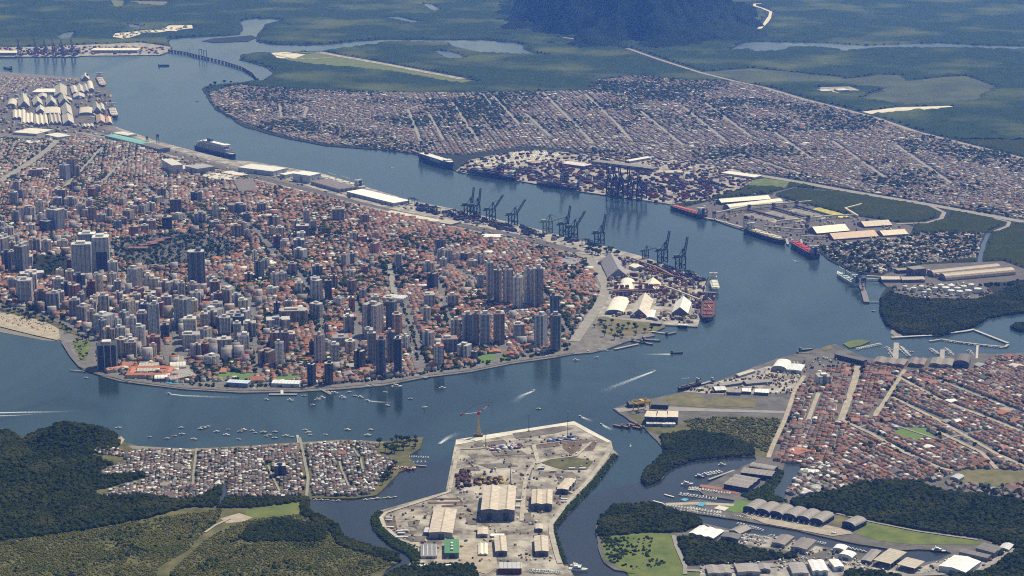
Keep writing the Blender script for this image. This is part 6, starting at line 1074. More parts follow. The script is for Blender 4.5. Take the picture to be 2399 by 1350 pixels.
pier('jetty', [(630, 926), (694, 926)], 7, 2.4, 'floating pontoon parallel to the shore below the right pitch', (.34, .34, .33)); pier('jetty', [(660, 914), (661, 925)], 6, 2.6, 'short landing leading to the floating pontoon', (.5, .48, .43)); pier('jetty', [(164, 869), (198, 872)], 3, 2.2, 'thin stone groin at the seafront point', (.3, .29, .27)); pier('jetty', [(748, 912), (775, 926)], 6, 2.4, 'slanting club pier with boats near the black towers', (.2, .19, .19)); pier('jetty', [(968, 880), (1000, 886)], 16, 2.6, 'square landing stage at the end of the avenue', (.2, .19, .18)); pier('jetty', [(1440, 820), (1495, 808)], 7, 2.4, 'slanting ferry pier below the landing', (.38, .3, .25)); pier('jetty', [(1520, 778), (1562, 783)], 5, 2.4, 'thin pier leading to the pilot pontoon', PC); pier('jetty', [(700, 1042), (697, 1022)], 5, 2.2, 'village pier reaching into the bay', (.34, .32, .28)); pier('jetty', [(915, 1098), (972, 1098)], 9, 2.4, 'village marina quay with cars', (.5, .45, .35)); pier('jetty', [(972, 1092), (998, 1094)], 4, 2.2, 'thin pontoon off the village marina quay', (.25, .22, .2))
pier('marina_pier', [(1560, 1184), (1640, 1182), (1716, 1186)], 12, 2.4, 'club pier with pools between the two marina basins', (.36, .31, .22)); pier('marina_pier', [(1640, 1140), (1700, 1150), (1728, 1158)], 12, 2.4, 'red-brown boardwalk of the inner marina', (.27, .10, .06)); pier('marina_pier', [(1660, 1126), (1720, 1104)], 5, 2.2, 'covered finger pier of the inner marina', (.3, .29, .28)); pier('marina_pier', [(1530, 1175), (1556, 1182)], 3, 1.8, 'thin white pontoon at the club pier tip', (.6, .59, .56)); pier('marina_pier', [(1556, 1160), (1578, 1166)], 3, 1.8, 'thin white pontoon above the club pier tip', (.6, .59, .56))
pool = mat('pool_water', (.10, .32, .42), .15, .1, .1)
for p_ in ([(1629, 1183), (1641, 1176), (1656, 1178), (1646, 1187)], [(1594, 1170), (1602, 1167), (1614, 1169), (1605, 1175)], [(380, 893), (420, 895), (428, 899), (400, 900)], [(258, 1054), (272, 1053), (275, 1058), (262, 1060)]): flat('swimming_pool', p_, pool, LZ + 1.2 if p_[0][0] > 1000 else LZ + 1)
flat('helipad_terrace', [(1672, 1191), (1685, 1184), (1708, 1189), (1698, 1197)], M_PALE, LZ + 1.0)
flat('hangar_apron', [(1734, 1202), (1745, 1198), (1935, 1230), (1990, 1242), (1998, 1250), (1950, 1256), (1870, 1241), (1790, 1226)], M_TRACK, LZ + .9)
flat('boatyard_apron', [(1650, 1232), (1720, 1246), (1800, 1258), (1900, 1276), (1940, 1286), (1900, 1300), (1840, 1290), (1740, 1275), (1690, 1262), (1640, 1255)], M_CONC, LZ + .25)
flat('boatyard_apron', [(1640, 1325), (1860, 1318), (2010, 1312), (2060, 1320), (2150, 1330), (2250, 1300), (2350, 1285), (2370, 1290), (2330, 1320), (2280, 1340), (2100, 1345), (1980, 1335), (1990, 1400), (1640, 1400)], M_CONC, LZ + .3)

# ================================================================== VEGETATION
def crown_mesh(seed, m, leaves=150):
    rnd = random.Random(seed); mb = MB(); lobes = [(rnd.uniform(-.5, .5), rnd.uniform(-.5, .5), rnd.uniform(-.25, .4), rnd.uniform(.4, .62)) for _ in range(6)] + [(0, 0, .1, .7)]
    for cx, cy, cz, r_ in lobes:
        b = bmesh.new(); bmesh.ops.create_icosphere(b, subdivisions=1, radius=r_)
        for v in b.verts: v.co *= 1 + rnd.uniform(-.3, .25); v.co.z *= .8
        n = len(mb.v); mb.v += [(v.co.x + cx, v.co.y + cy, v.co.z + cz) for v in b.verts]; mb.f += [tuple(n + v.index for v in f.verts) for f in b.faces]; b.free()
    for i in range(leaves):
        cx, cy, cz, r_ = rnd.choice(lobes); d = Vector((rnd.gauss(0, 1), rnd.gauss(0, 1), rnd.gauss(.2, .8))).normalized(); p = Vector((cx, cy, cz)) + Vector((d.x, d.y, d.z * .8)) * r_ * rnd.uniform(.95, 1.25); s_ = .13
        n = len(mb.v)
        for _ in range(3): mb.v.append(tuple(p + Vector((rnd.uniform(-s_, s_), rnd.uniform(-s_, s_), rnd.uniform(-s_, s_)))))
        mb.f.append((n, n + 1, n + 2))
    return mb.mesh('crown', m)
CR = [crown_mesh(i, M_LEAF) for i in range(5)]; TRK = MB().cyl(0, 0, .14, 0, 1, 6, .07).beam((0, 0, .6), (.25, .1, 1.0), .06).beam((0, 0, .55), (-.22, -.12, 1.0), .06).mesh('trunk', M_BARK)
NT = 0
def tree(x, y, X, Y, r_, label, group):
    global NT; NT += 1
    e = tag(empty('leafy_tree', (X, Y, LZ), random.uniform(0, 6)), label, 'tree', x, group); h = r_ * random.uniform(.9, 1.5)
    c = link('crown', random.choice(CR), e); c.location = (0, 0, h + r_ * .35); c.scale = (r_, r_, r_ * random.uniform(.8, 1.1)); t = link('trunk', TRK, e); t.scale = (r_, r_, h + r_ * .2)
def tree_spots(poly, n, rr, what, group, keep=True, avoid=True):
    xs = [p[0] for p in poly]; ys = [p[1] for p in poly]; k = 0; tr = 0
    while k < n and tr < n * 40:
        tr += 1; x = random.uniform(min(xs), max(xs)); y = random.uniform(min(ys), max(ys))
        if not inpoly(np.array([x]), np.array([y]), poly)[0]: continue
        g_ = G(x, y, LZ)
        if avoid and (near_road([g_.x], [g_.y], 1)[0] or any((g_.x - a) ** 2 + (g_.y - b) ** 2 < (r0 * .8) ** 2 for a, b, r0 in TOW)): continue
        tree(x, y, g_.x, g_.y, random.uniform(*rr), f'{what}', group); k += 1
tree_spots([(0, 712), (100, 735), (190, 772), (220, 795), (205, 800), (120, 765), (0, 730)], 45, (4, 6.5), 'dark leafy tree in the beach garden', 'trees of the beach garden'); tree_spots([(168, 800), (218, 803), (205, 850), (190, 850)], 14, (2.5, 4), 'small tree in the triangular seafront garden', 'trees of the seafront garden')
tree_spots([(885, 1035), (900, 1030), (985, 1030), (975, 1050), (930, 1065), (890, 1055)], 24, (4, 7), 'dense tree on the grassy village point', 'trees of the village point'); tree_spots([(930, 1085), (940, 1095), (905, 1135), (890, 1138), (905, 1110)], 12, (4, 6), 'bushy tree on the creek bank of the village', 'trees on the village creek bank')
tree_spots([(1375, 590), (1420, 585), (1460, 592), (1455, 598), (1400, 600)], 16, (5, 8), 'dark tree behind the crane quay', 'trees behind the crane quay'); tree_spots([(1305, 630), (1375, 628), (1395, 655), (1330, 662)], 22, (5, 8), 'dark tree beside the red-fronted store', 'trees beside the red-fronted store'); tree_spots([(1390, 755), (1480, 765), (1530, 775), (1470, 795), (1390, 800)], 26, (4, 7), 'dark shore tree below the port tip', 'shore trees below the port tip')
tree_spots([(65, 605), (165, 605), (160, 650), (75, 640)], 22, (6, 9), 'dark park tree left of the office towers', 'trees of the left-edge park'); tree_spots([(725, 545), (795, 545), (800, 560), (730, 565)], 14, (6, 9), 'dark tree in the midtown park', 'trees of the midtown park'); tree_spots([(900, 610), (1000, 620), (1000, 650), (930, 690), (890, 640)], 30, (5, 8), 'tree along the canal park', 'trees of the canal park'); tree_spots([(1000, 745), (1060, 725), (1080, 745), (1010, 755)], 10, (5, 8), 'dark tree right of the avenue', 'trees right of the avenue')
tree_spots([(1930, 575), (2000, 580), (2060, 620), (2040, 635), (1960, 612)], 24, (5, 8), 'dark tree among the channel-side shacks', 'trees among the channel-side shacks'); tree_spots([(480, 205), (540, 195), (600, 195), (590, 205), (500, 215)], 12, (6, 9), 'tree at the bridge point', 'trees of the bridge point')
# geometry-node masses for woods nobody could count
def gn_group(name, m, sub, amp):
    ng = bpy.data.node_groups.new(name, 'GeometryNodeTree'); ng.interface.new_socket('Geometry', in_out='INPUT', socket_type='NodeSocketGeometry'); ng.interface.new_socket('Geometry', in_out='OUTPUT', socket_type='NodeSocketGeometry')
    N = ng.nodes; L = ng.links; gi = N.new('NodeGroupInput'); go = N.new('NodeGroupOutput'); join = N.new('GeometryNodeGeometryToInstance')
    for k in range(4):
        ic = N.new('GeometryNodeMeshIcoSphere'); ic.inputs['Subdivisions'].default_value = sub; ic.inputs['Radius'].default_value = 1
        nz = N.new('ShaderNodeTexNoise'); nz.noise_dimensions = '4D'; nz.inputs['Scale'].default_value = 1.7; nz.inputs['Detail'].default_value = 3; nz.inputs['W'].default_value = k * 7.3
        sb = N.new('ShaderNodeMath'); sb.operation = 'MULTIPLY_ADD'; sb.inputs[1].default_value = amp * 2; sb.inputs[2].default_value = -amp; L.new(nz.outputs['Fac'], sb.inputs[0])
        nr = N.new('GeometryNodeInputNormal'); sc = N.new('ShaderNodeVectorMath'); sc.operation = 'SCALE'; L.new(nr.outputs[0], sc.inputs[0]); L.new(sb.outputs[0], sc.inputs['Scale'])
        sp = N.new('GeometryNodeSetPosition'); L.new(ic.outputs['Mesh'], sp.inputs['Geometry']); L.new(sc.outputs[0], sp.inputs['Offset'])
        sm = N.new('GeometryNodeSetMaterial'); sm.inputs['Material'].default_value = m; L.new(sp.outputs[0], sm.inputs[0]); L.new(sm.outputs[0], join.inputs[0])
    iop = N.new('GeometryNodeInstanceOnPoints'); L.new(gi.outputs[0], iop.inputs['Points']); L.new(join.outputs[0], iop.inputs['Instance']); iop.inputs['Pick Instance'].default_value = True
    ri = N.new('FunctionNodeRandomValue'); ri.data_type = 'INT'; ri.inputs['Min'].default_value = 0; ri.inputs['Max'].default_value = 3
    L.new(ri.outputs[2], iop.inputs['Instance Index'])
    na = N.new('GeometryNodeInputNamedAttribute'); na.data_type = 'FLOAT_VECTOR'; na.inputs[0].default_value = 'siz'; L.new(na.outputs[0], iop.inputs['Scale'])
    rr = N.new('FunctionNodeRandomValue'); rr.data_type = 'FLOAT_VECTOR'; rr.inputs[0].default_value = (-.3, -.3, 0); rr.inputs[1].default_value = (.3, .3, 6.28); L.new(rr.outputs[0], iop.inputs['Rotation'])
    L.new(iop.outputs[0], go.inputs[0]); return ng
NG = {'mang': gn_group('mangrove_crowns', M_MANG, 2, .9), 'leaf': gn_group('leaf_crowns', M_LEAF, 2, .9), 'brush': gn_group('brush_crowns', M_BRUSH, 2, .9)}
def wood(name, label, polys, spacing, rr, kind, cat='forest', lift=.45, zfun=None, test=None, avoid_roads=True, dens=1.0, skipf=False):
    Pt = []; Sz = []
    for poly in polys:
        c = [G(x, y) for x, y in poly]; x0, x1 = min(p.x for p in c), max(p.x for p in c); y0, y1 = min(p.y for p in c), max(p.y for p in c); n = int((x1 - x0) * (y1 - y0) / spacing ** 2 * dens)
        if n < 1: continue
        X = RNG.uniform(x0, x1, n); Y = RNG.uniform(y0, y1, n); px, py = PX(X, Y, LZ); ok = inpoly(px, py, poly) & (px > -60) & (px < 2460) & (py < 1400)
        X, Y, px, py = X[ok], Y[ok], px[ok], py[ok]; ok = np.ones(X.shape, bool)
        if avoid_roads: ok &= ~near_road(X, Y, 1.5)
        if skipf:
            for p_ in FIELDS: ok &= ~inpoly(px, py, p_)
            for a, b, r_ in TOW: ok &= (X - a) ** 2 + (Y - b) ** 2 > (r_ * .8) ** 2
        X, Y, px, py = X[ok], Y[ok], px[ok], py[ok]
        if test is not None: ok = test(X, Y, px, py); X, Y = X[ok], Y[ok]
        X, Y = X, Y; r_ = RNG.uniform(rr[0], rr[1], len(X)) ** 1.0
        Z = LZ + r_ * lift if zfun is None else np.array([zfun(a, b) for a, b in zip(X, Y)]) + r_ * lift
        Pt.append(np.stack([X, Y, Z], 1)); Sz.append(np.stack([r_, r_, r_ * RNG.uniform(.65, 1.1, len(r_))], 1))
    Pt = np.concatenate(Pt); Sz = np.concatenate(Sz)
    me = bpy.data.meshes.new(name); me.vertices.add(len(Pt)); me.vertices.foreach_set('co', Pt.ravel()); at = me.attributes.new('siz', 'FLOAT_VECTOR', 'POINT'); at.data.foreach_set('vector', Sz.ravel().astype(np.float32)); me.update()
    o = link(name, me); o['kind'] = 'stuff'; tag(o, label, cat); md = o.modifiers.new('crowns', 'NODES'); md.node_group = NG[kind]; print(name, len(Pt)); return o
def nz2(X, Y, s_, t): return np.array([mnoise.noise(Vector((a * s_, b * s_, t))) for a, b in zip(X, Y)])
W_LEFT = [(-40, 1080), (110, 1066), (205, 1064), (262, 1088), (230, 1106), (240, 1117), (335, 1109), (342, 1119), (290, 1131), (250, 1144), (215, 1150), (235, 1166), (330, 1162), (430, 1174), (480, 1162), (518, 1140), (518, 1165), (500, 1188), (440, 1188), (340, 1215), (230, 1236), (120, 1253), (-40, 1272)]
wood('mangrove_forest', 'dark mangrove forest left of the shack village', [W_LEFT], 3.9, (1.6, 5.6), 'mang')
flat('mangrove_floor', W_LEFT, M_FLOOR, LZ + .05)
wood('hill_forest', 'dark forest covering the small headland hill', [[(-60, 985), (100, 985), (190, 990), (290, 1030), (262, 1060), (110, 1068), (-60, 1082)]], 4.2, (3.5, 6), 'mang', zfun=lambda a, b: max(LZ - .5, hill_z(a, b, HL), hill_z(a, b, HL2)), test=lambda X, Y, px, py: np.array([max(hill_z(a, b, HL), hill_z(a, b, HL2)) > LZ for a, b in zip(X, Y)]) | (py > 1035))
BR = [[(-40, 1273), (230, 1238), (340, 1217), (520, 1192), (515, 1214), (480, 1250), (440, 1290), (370, 1330), (350, 1400), (-40, 1400)], [(385, 1400), (400, 1340), (490, 1258), (560, 1226), (600, 1216), (700, 1206), (760, 1235), (790, 1275), (880, 1300), (925, 1322), (870, 1345), (860, 1400)]]
wood('scrubland', 'olive scrub and bushes across the bottom left', BR, 2.3, (.8, 2.0), 'brush', 'scrub', .35, dens=.8, test=lambda X, Y, px, py: nz2(X, Y, .02, 3) + RNG.uniform(-.4, .4, len(X)) > -.3)
wood('scrub_trees', 'dark trees scattered through the bottom left scrub', BR, 5.5, (1.6, 3.4), 'leaf', 'trees', .5, dens=.5, test=lambda X, Y, px, py: nz2(X, Y, .016, 9) + RNG.uniform(-.2, .2, len(X)) > .22)
wood('creek_bank_trees', 'belt of dark trees along the left creek bank', [[(705, 1170), (722, 1168), (722, 1190), (726, 1198), (790, 1230), (803, 1260), (882, 1285), (930, 1298), (938, 1314), (920, 1318), (870, 1302), (795, 1278), (770, 1242), (705, 1206)], [(530, 1168), (640, 1168), (718, 1166), (706, 1176), (640, 1184), (560, 1192), (510, 1190)], [(585, 1232), (650, 1216), (770, 1232), (762, 1262), (740, 1272), (600, 1272), (560, 1262)]], 3.6, (2.6, 4.4), 'mang')
wood('yard_bank_shrubs', 'strip of green shrubs along the shipyard banks', [YB, YB2], 2.6, (1.5, 2.8), 'leaf', 'shrubs'); flat('south_creek_floor', [(905, 1346), (960, 1326), (1110, 1326), (1135, 1400), (890, 1400)], M_FLOOR, LZ + .9)
wood('south_creek_forest', 'dark trees at the bottom below the shipyard offices', [[(905, 1346), (960, 1324), (1110, 1324), (1135, 1400), (890, 1400)]], 3.6, (2.6, 4.4), 'mang')
PEN = [[(1440, 1186), (1530, 1182), (1645, 1219), (1638, 1232), (1600, 1247), (1540, 1247), (1480, 1250), (1405, 1258), (1396, 1240), (1411, 1210)], [(1580, 1262), (1640, 1262), (1740, 1282), (1870, 1306), (1700, 1322), (1612, 1325)], [(1470, 1265), (1505, 1258), (1515, 1290), (1500, 1330), (1430, 1318), (1440, 1290)]]
for p_ in PEN[:2]: flat('peninsula_floor', p_, M_FLOOR, LZ + .7)
wood('peninsula_forest', 'dark forest on the peninsula between the shipyard and the boatyards', PEN[:2], 3.8, (1.5, 5.4), 'mang')
wood('meadow_bushes', 'loose bushes scattered over the peninsula meadow', [[(1405, 1258), (1500, 1250), (1530, 1262), (1520, 1300), (1560, 1320), (1500, 1340), (1425, 1315)]], 4.2, (.8, 3.0), 'leaf', 'bushes', .4, test=lambda X, Y, px, py: nz2(X, Y, .022, 5) + RNG.uniform(-.25, .25, len(X)) > .02)
MP = [[(1545, 1022), (1620, 1010), (1700, 1020), (1762, 1046), (1768, 1067), (1700, 1071), (1620, 1079), (1566, 1099), (1545, 1125), (1515, 1137), (1502, 1124), (1509, 1106), (1546, 1073), (1558, 1055)]]
flat('marina_mangrove_floor', MP[0], M_FLOOR, LZ + .75); wood('marina_mangrove', 'dark mangrove spit between the channel and the inner marina', MP, 3.6, (2.6, 4.4), 'mang')
wood('lawn_scrub', 'green scrub behind the shipbuilding hall', [[(1600, 985), (1700, 977), (1828, 982), (1800, 1068), (1765, 1045), (1700, 1022), (1620, 1008)]], 4.2, (1.6, 3.2), 'brush', 'scrub', dens=.7)
RM = [(1850, 1172), (1960, 1152), (2030, 1130), (2150, 1130), (2200, 1150), (2300, 1162), (2399, 1178), (2460, 1190), (2460, 1300), (2399, 1296), (2300, 1262), (2150, 1240), (2035, 1219), (1960, 1203), (1862, 1185)]
RM2 = [(2345, 1296), (2460, 1288), (2460, 1400), (2200, 1400), (2230, 1350), (2320, 1335)]
RM3 = [(1985, 1338), (2060, 1342), (2110, 1352), (2100, 1400), (1960, 1400)]
flat('right_mangrove_floor', RM, M_FLOOR, LZ + .2); flat('right_lower_floor', RM2, M_FLOOR, LZ + .2)
wood('right_mangrove', 'broad dark mangrove below the brown-roofed town', [RM, RM2, RM3], 4.0, (1.6, 5.8), 'mang')
wood('creek_reeds', 'green bushes around the marina creek sheds', [[(1812, 1098), (1836, 1104), (1826, 1130), (1808, 1158), (1840, 1172), (1850, 1180), (1760, 1172), (1735, 1160), (1790, 1140)]], 3.2, (1.8, 3.4), 'leaf', 'bushes')
FM = [(2065, 702), (2085, 688), (2150, 703), (2285, 704), (2330, 692), (2399, 660), (2460, 655), (2460, 722), (2312, 745), (2280, 766), (2200, 787), (2115, 783), (2078, 761), (2063, 732)]
wood('channel_mangrove', 'dark mangrove block beside the fertiliser terminal', [FM, [(2368, 768), (2382, 760), (2440, 757), (2440, 779), (2385, 775)]], 4.2, (3, 5.5), 'mang')
wood('terminal_trees', 'dark trees around the bulk terminal and shacks', [[(2100, 664), (2200, 668), (2400, 660), (2400, 668), (2300, 672), (2150, 680), (2080, 690)], [(1640, 455), (1760, 445), (1800, 455), (1690, 464), (1650, 470)], VC2], 14, (4, 7), 'mang', 'trees', skipf=True)
# street trees, denser in clumps
def clump(th, s_): return lambda X, Y, px, py: nz2(X, Y, s_, 1.7) > th
wood('city_trees', 'green trees between the terracotta roofs of the city', [SAN], 9, (3, 6), 'leaf', 'trees', .9, test=lambda X, Y, px, py: nz2(X, Y, .006, 1.7) + RNG.uniform(-.6, .3, len(X)) > -.06, skipf=True, dens=1)
wood('common_trees', 'trees among the grey houses below the dry common', [[(2215, 1128), (2330, 1142), (2460, 1126), (2460, 1180), (2300, 1160)]], 13, (2.5, 4.5), 'leaf', 'trees', .8)
wood('town_trees', 'green trees between the brown roofs of the south town', [GUA], 10, (2, 4.2), 'leaf', 'trees', .8, test=lambda X, Y, px, py: nz2(X, Y, .012, 1.7) + RNG.uniform(-.7, .3, len(X)) > .0, skipf=True)
wood('far_town_trees', 'hazy green trees scattered through the far town', [VC], 12, (3.5, 7), 'leaf', 'trees', .8, test=lambda X, Y, px, py: nz2(X, Y, .004, 2.7) + RNG.uniform(-.6, .3, len(X)) > .17, skipf=True)
wood('avenue_median_trees', 'trees along the middle of the wide avenue', [[(978, 850), (982, 850), (968, 768), (940, 706), (936, 706), (958, 765), (968, 800)]], 9, (2.5, 4), 'leaf', 'trees', .9, avoid_roads=False)
wood('shore_promenade_trees', 'row of small trees along the river promenade', [[(430, 903), (560, 909), (700, 906), (900, 892), (1100, 861), (1300, 828), (1340, 822), (1340, 818), (1200, 838), (1000, 870), (900, 886), (700, 900), (560, 904), (430, 899)]], 9, (2, 3.6), 'leaf', 'trees', .8)
wood('shanty_trees', 'few green trees between the shack roofs of the village', [FAV], 16, (2.2, 4), 'leaf', 'trees', .9, skipf=True, dens=.7)
wood('cemetery_trees', 'dark trees lining the paths of the cemetery', [CEM], 15, (3, 5.5), 'leaf', 'trees', .9, dens=.8)
# grave rows
mb = MB(); cx_ = G(420, 590)
for i in range(-70, 70):
    for j in range(-90, 90):
        X = cx_.x + i * 6.2; Y = cx_.y + j * 7; x, y = PX(X, Y)
        if inpoly(np.array([x]), np.array([y]), CEM)[0] and random.random() < .62 and i % 9 and j % 7: mb.box(X - 1.6, X + 1.6, Y - 2.2, Y + 2.2, LZ + .2, LZ + random.uniform(1.2, 3.4))
o = mb.build('grave_rows', M_PAINT, None, (.11, .11, .115)); o['kind'] = 'stuff'; tag(o, 'grey rows of tombs in the large cemetery', 'graves')
for i, (b, a, c) in enumerate((((330, 576), (372, 570), (332, 572)), ((346, 570), (388, 563), (348, 566)), ((362, 563), (402, 557), (364, 560)), ((300, 582), (345, 582), (302, 578)))): shed('burial_gallery', 'long dark red burial gallery in the cemetery', 'building', b, a, c, 7, 'flat', 0, 1, (.12, .05, .045), (.2, .1, .09), group='burial galleries')

# ================================================================== BOATS AND WAKES
def boat_parts():
    d = {}; d['hull'] = lambda L, B, D: hull_mesh(L, B, D, 1, .9)
    return d
BM = {}
def bmesh_(key, fn):
    if key not in BM: BM[key] = fn()
    return BM[key]
H12 = hull_mesh(12, 3.6, 1.4).mesh('hull', M_GLOSS); CAB = MB().box(-3.6, 1.6, -1.2, 1.2, 1.4, 2.7).mesh('cabin', M_GLOSS); FLY = MB().box(-3, -.2, -1, 1, 2.7, 3.5).box(-3, -2.6, -1, 1, 3.5, 4.4).mesh('flybridge', M_GLOSS); WSC = MB().box(1.6, 2.0, -1.1, 1.1, 1.5, 2.5).box(-3.4, 1.4, -1.24, 1.24, 1.8, 2.3).mesh('window_band', M_PAINT); DKM = MB().prism([(-5.5, -1.5), (3, -1.6), (5, -.5), (5, .5), (3, 1.6), (-5.5, 1.5)], 1.42, 1.5).mesh('deck', M_PAINT)
CAN = MB().box(-2, 1.5, -1.2, 1.2, 2.8, 3.0).beam((-2, -1.1, 1.4), (-2, -1.1, 2.8), .15).beam((1.5, 1.1, 1.4), (1.5, 1.1, 2.8), .15).mesh('canopy', M_PAINT); BEN = MB().box(-4, -3, -1.2, 1.2, 1.42, 1.9).box(-.5, .4, -1.2, 1.2, 1.42, 1.9).mesh('bench', M_PAINT); MST = MB().cyl(.5, 0, .12, 1.4, 15, 6, .06).beam((.5, 0, 2.6), (-4, 0, 2.6), .15).mesh('mast', M_PAINT)
SL = MB(); SL.v = [(.3, .05, 2.8), (-3.9, .05, 2.8), (.4, .05, 14.2), (.3, -.05, 2.8), (-3.9, -.05, 2.8), (.4, -.05, 14.2)]; SL.f = [(0, 1, 2), (5, 4, 3), (0, 3, 4, 1), (1, 4, 5, 2), (2, 5, 3, 0)]; SAIL = SL.mesh('sail', M_PAINT)
NBOAT = 0
def boat(x, y, rot, kind, sc, label, group, hull=None, z=0.0):
    global NBOAT; NBOAT += 1
    g_ = G(x, y, z); e = tag(empty({'yacht': 'motor_yacht', 'open': 'small_boat', 'sail': 'sailing_boat'}[kind], (g_.x, g_.y, z), rot), label, 'boat', x, group); e.scale = (sc, sc, sc)
    hc = hull or ((.72, .72, .7) if kind != 'open' else random.choice([(.5, .5, .48), (.3, .12, .1), (.15, .2, .3), (.62, .6, .55), (.2, .25, .2), (.45, .35, .2)]))
    link('hull', H12, e, hc); link('deck', DKM, e, (.55, .5, .42))
    if kind == 'yacht': c_ = link('cabin', CAB, e, (.74, .74, .72)); link('window_band', WSC, c_, (.03, .035, .05)); link('flybridge', FLY, e, (.74, .74, .72))
    elif kind == 'open': link('bench', BEN, e, (.3, .25, .2)); link('canopy', CAN, e, random.choice([(.6, .6, .58), (.12, .2, .4), (.4, .38, .34)]))
    else: link('mast', MST, e, (.6, .6, .6)); link('sail', SAIL, e, (.74, .73, .7))
for i, (x, y) in enumerate([(427, 1018), (470, 1006), (477, 1003), (487, 1000), (508, 1012), (531, 1020), (535, 1007), (563, 1012), (572, 1008), (592, 1010), (598, 1015), (618, 1014), (624, 1023), (631, 1020), (645, 1013), (644, 1027), (670, 1022), (684, 1025), (715, 1008), (722, 1014), (727, 1020), (763, 1019), (815, 1008), (869, 1008), (862, 1021), (350, 1025), (392, 1028), (410, 1022), (455, 1030), (560, 1030), (6, 1008), (278, 1003), (425, 1003)]):
    boat(x, y, random.uniform(-.5, .5), 'open', random.uniform(.8, 1.25), 'small open boat moored in the village bay', 'boats moored in the village bay')
for i, (x, y, k_) in enumerate([(625, 937, 'open'), (681, 939, 'yacht'), (713, 928, 'open'), (733, 950, 'open'), (745, 937, 'yacht'), (756, 933, 'yacht'), (802, 931, 'yacht'), (806, 934, 'open'), (818, 920, 'open'), (833, 929, 'open'), (846, 932, 'yacht'), (903, 920, 'open'), (1037, 910, 'yacht'), (1350, 845, 'yacht'), (1380, 826, 'yacht'), (1397, 838, 'open'), (770, 921, 'yacht'), (780, 922, 'yacht'), (786, 922, 'yacht'), (862, 907, 'yacht'), (876, 906, 'yacht'), (202, 886, 'open'), (962, 935, 'open'), (1262, 959, 'open'), (1405, 822, 'yacht'), (1420, 822, 'open'), (462, 238, 'open'), (2047, 730, 'open'), (908, 951, 'open')]):
    boat(x, y, random.uniform(-.4, .4), k_, 1.0 if k_ == 'open' else 1.2, ('white motor boat' if k_ == 'yacht' else 'small open boat') + ' off the city riverfront', 'boats off the city riverfront', (.3, .05, .03) if x == 908 else None)
boat(930, 907, .15, 'yacht', 1.9, 'large white cruiser anchored off the dark round towers', 'large yachts'); boat(995, 955, .3, 'sail', 1.0, 'white sailing boat in mid channel', 'sailing boats'); boat(1477, 1046, 1.2, 'sail', .7, 'small white sailing boat in the side channel', 'sailing boats')
def row(p, q, n, rot, kind, sc, label, group, jit=.15, z=0.0):
    for i in range(n):
        t = (i + .5) / n; boat(p[0] + (q[0] - p[0]) * t, p[1] + (q[1] - p[1]) * t + random.uniform(-.5, .5), rot + random.uniform(-jit, jit), kind, sc * random.uniform(.8, 1.2), label, group, z=z)
row((1552, 1186), (1690, 1206), 20, -1.9, 'yacht', 1.25, 'white yacht along the outer side of the club pier', 'yachts on the outer club pier'); row((1590, 1158), (1680, 1170), 12, 1.2, 'yacht', 1.0, 'white yacht on the inner side of the club pier', 'yachts on the inner club pier'); row((1612, 1146), (1712, 1160), 16, -1.9, 'yacht', 1.1, 'white yacht along the red-brown boardwalk', 'yachts at the boardwalk'); row((1650, 1114), (1690, 1106), 6, -.5, 'yacht', 1.1, 'white yacht at the covered finger pier', 'yachts at the finger pier'); row((1720, 1210), (1850, 1236), 22, -.8, 'yacht', .75, 'small white boat along the hangar quay', 'boats along the hangar quay'); row((1725, 1226), (1790, 1244), 10, .9, 'yacht', .8, 'small white boat on the boatyard side of the channel', 'boats on the boatyard bank')
row((1880, 1262), (1935, 1275), 10, 1.1, 'yacht', .7, 'small white boat at the boatyard pontoon', 'boats at the boatyard pontoon'); row((1960, 1280), (2030, 1294), 8, -.7, 'yacht', .9, 'white boat beside the vaulted white sheds', 'boats by the vaulted sheds'); row((1740, 1252), (1800, 1262), 14, .8, 'yacht', .7, 'white boat stored ashore in the boatyard', 'boats stored in the boatyard', .5, LZ + 1); row((1735, 1262), (1795, 1272), 12, .8, 'yacht', .7, 'white boat stored ashore in the boatyard', 'boats stored in the boatyard', .5, LZ + 1); row((1745, 1203), (1930, 1234), 14, -2.2, 'yacht', .8, 'white boat parked before the blue hangars', 'boats before the blue hangars', .4, LZ + 1.2)
boat(1955, 1254, .1, 'yacht', 1.6, 'large white yacht before the lone blue hangar', 'large yachts'); boat(2200, 1293, -.3, 'yacht', 2.2, 'large dark-hulled yacht at the end of the boat channel', 'large yachts', (.06, .07, .12)); boat(1355, 1337, -.1, 'yacht', 2.6, 'large white motor yacht at the bottom below the shipyard', 'large yachts'); boat(1350, 1327, -.1, 'yacht', 1.6, 'white yacht behind the large bottom motor yacht', 'large yachts'); boat(1692, 1090, .1, 'yacht', 1.3, 'white boat anchored in the inner marina basin', 'large yachts'); boat(1640, 1118, -.2, 'yacht', 1.6, 'blue-hulled yacht near the boardwalk tip', 'large yachts', (.05, .12, .3)); boat(1610, 1136, .1, 'yacht', 1.9, 'large white yacht at the boardwalk corner', 'large yachts')
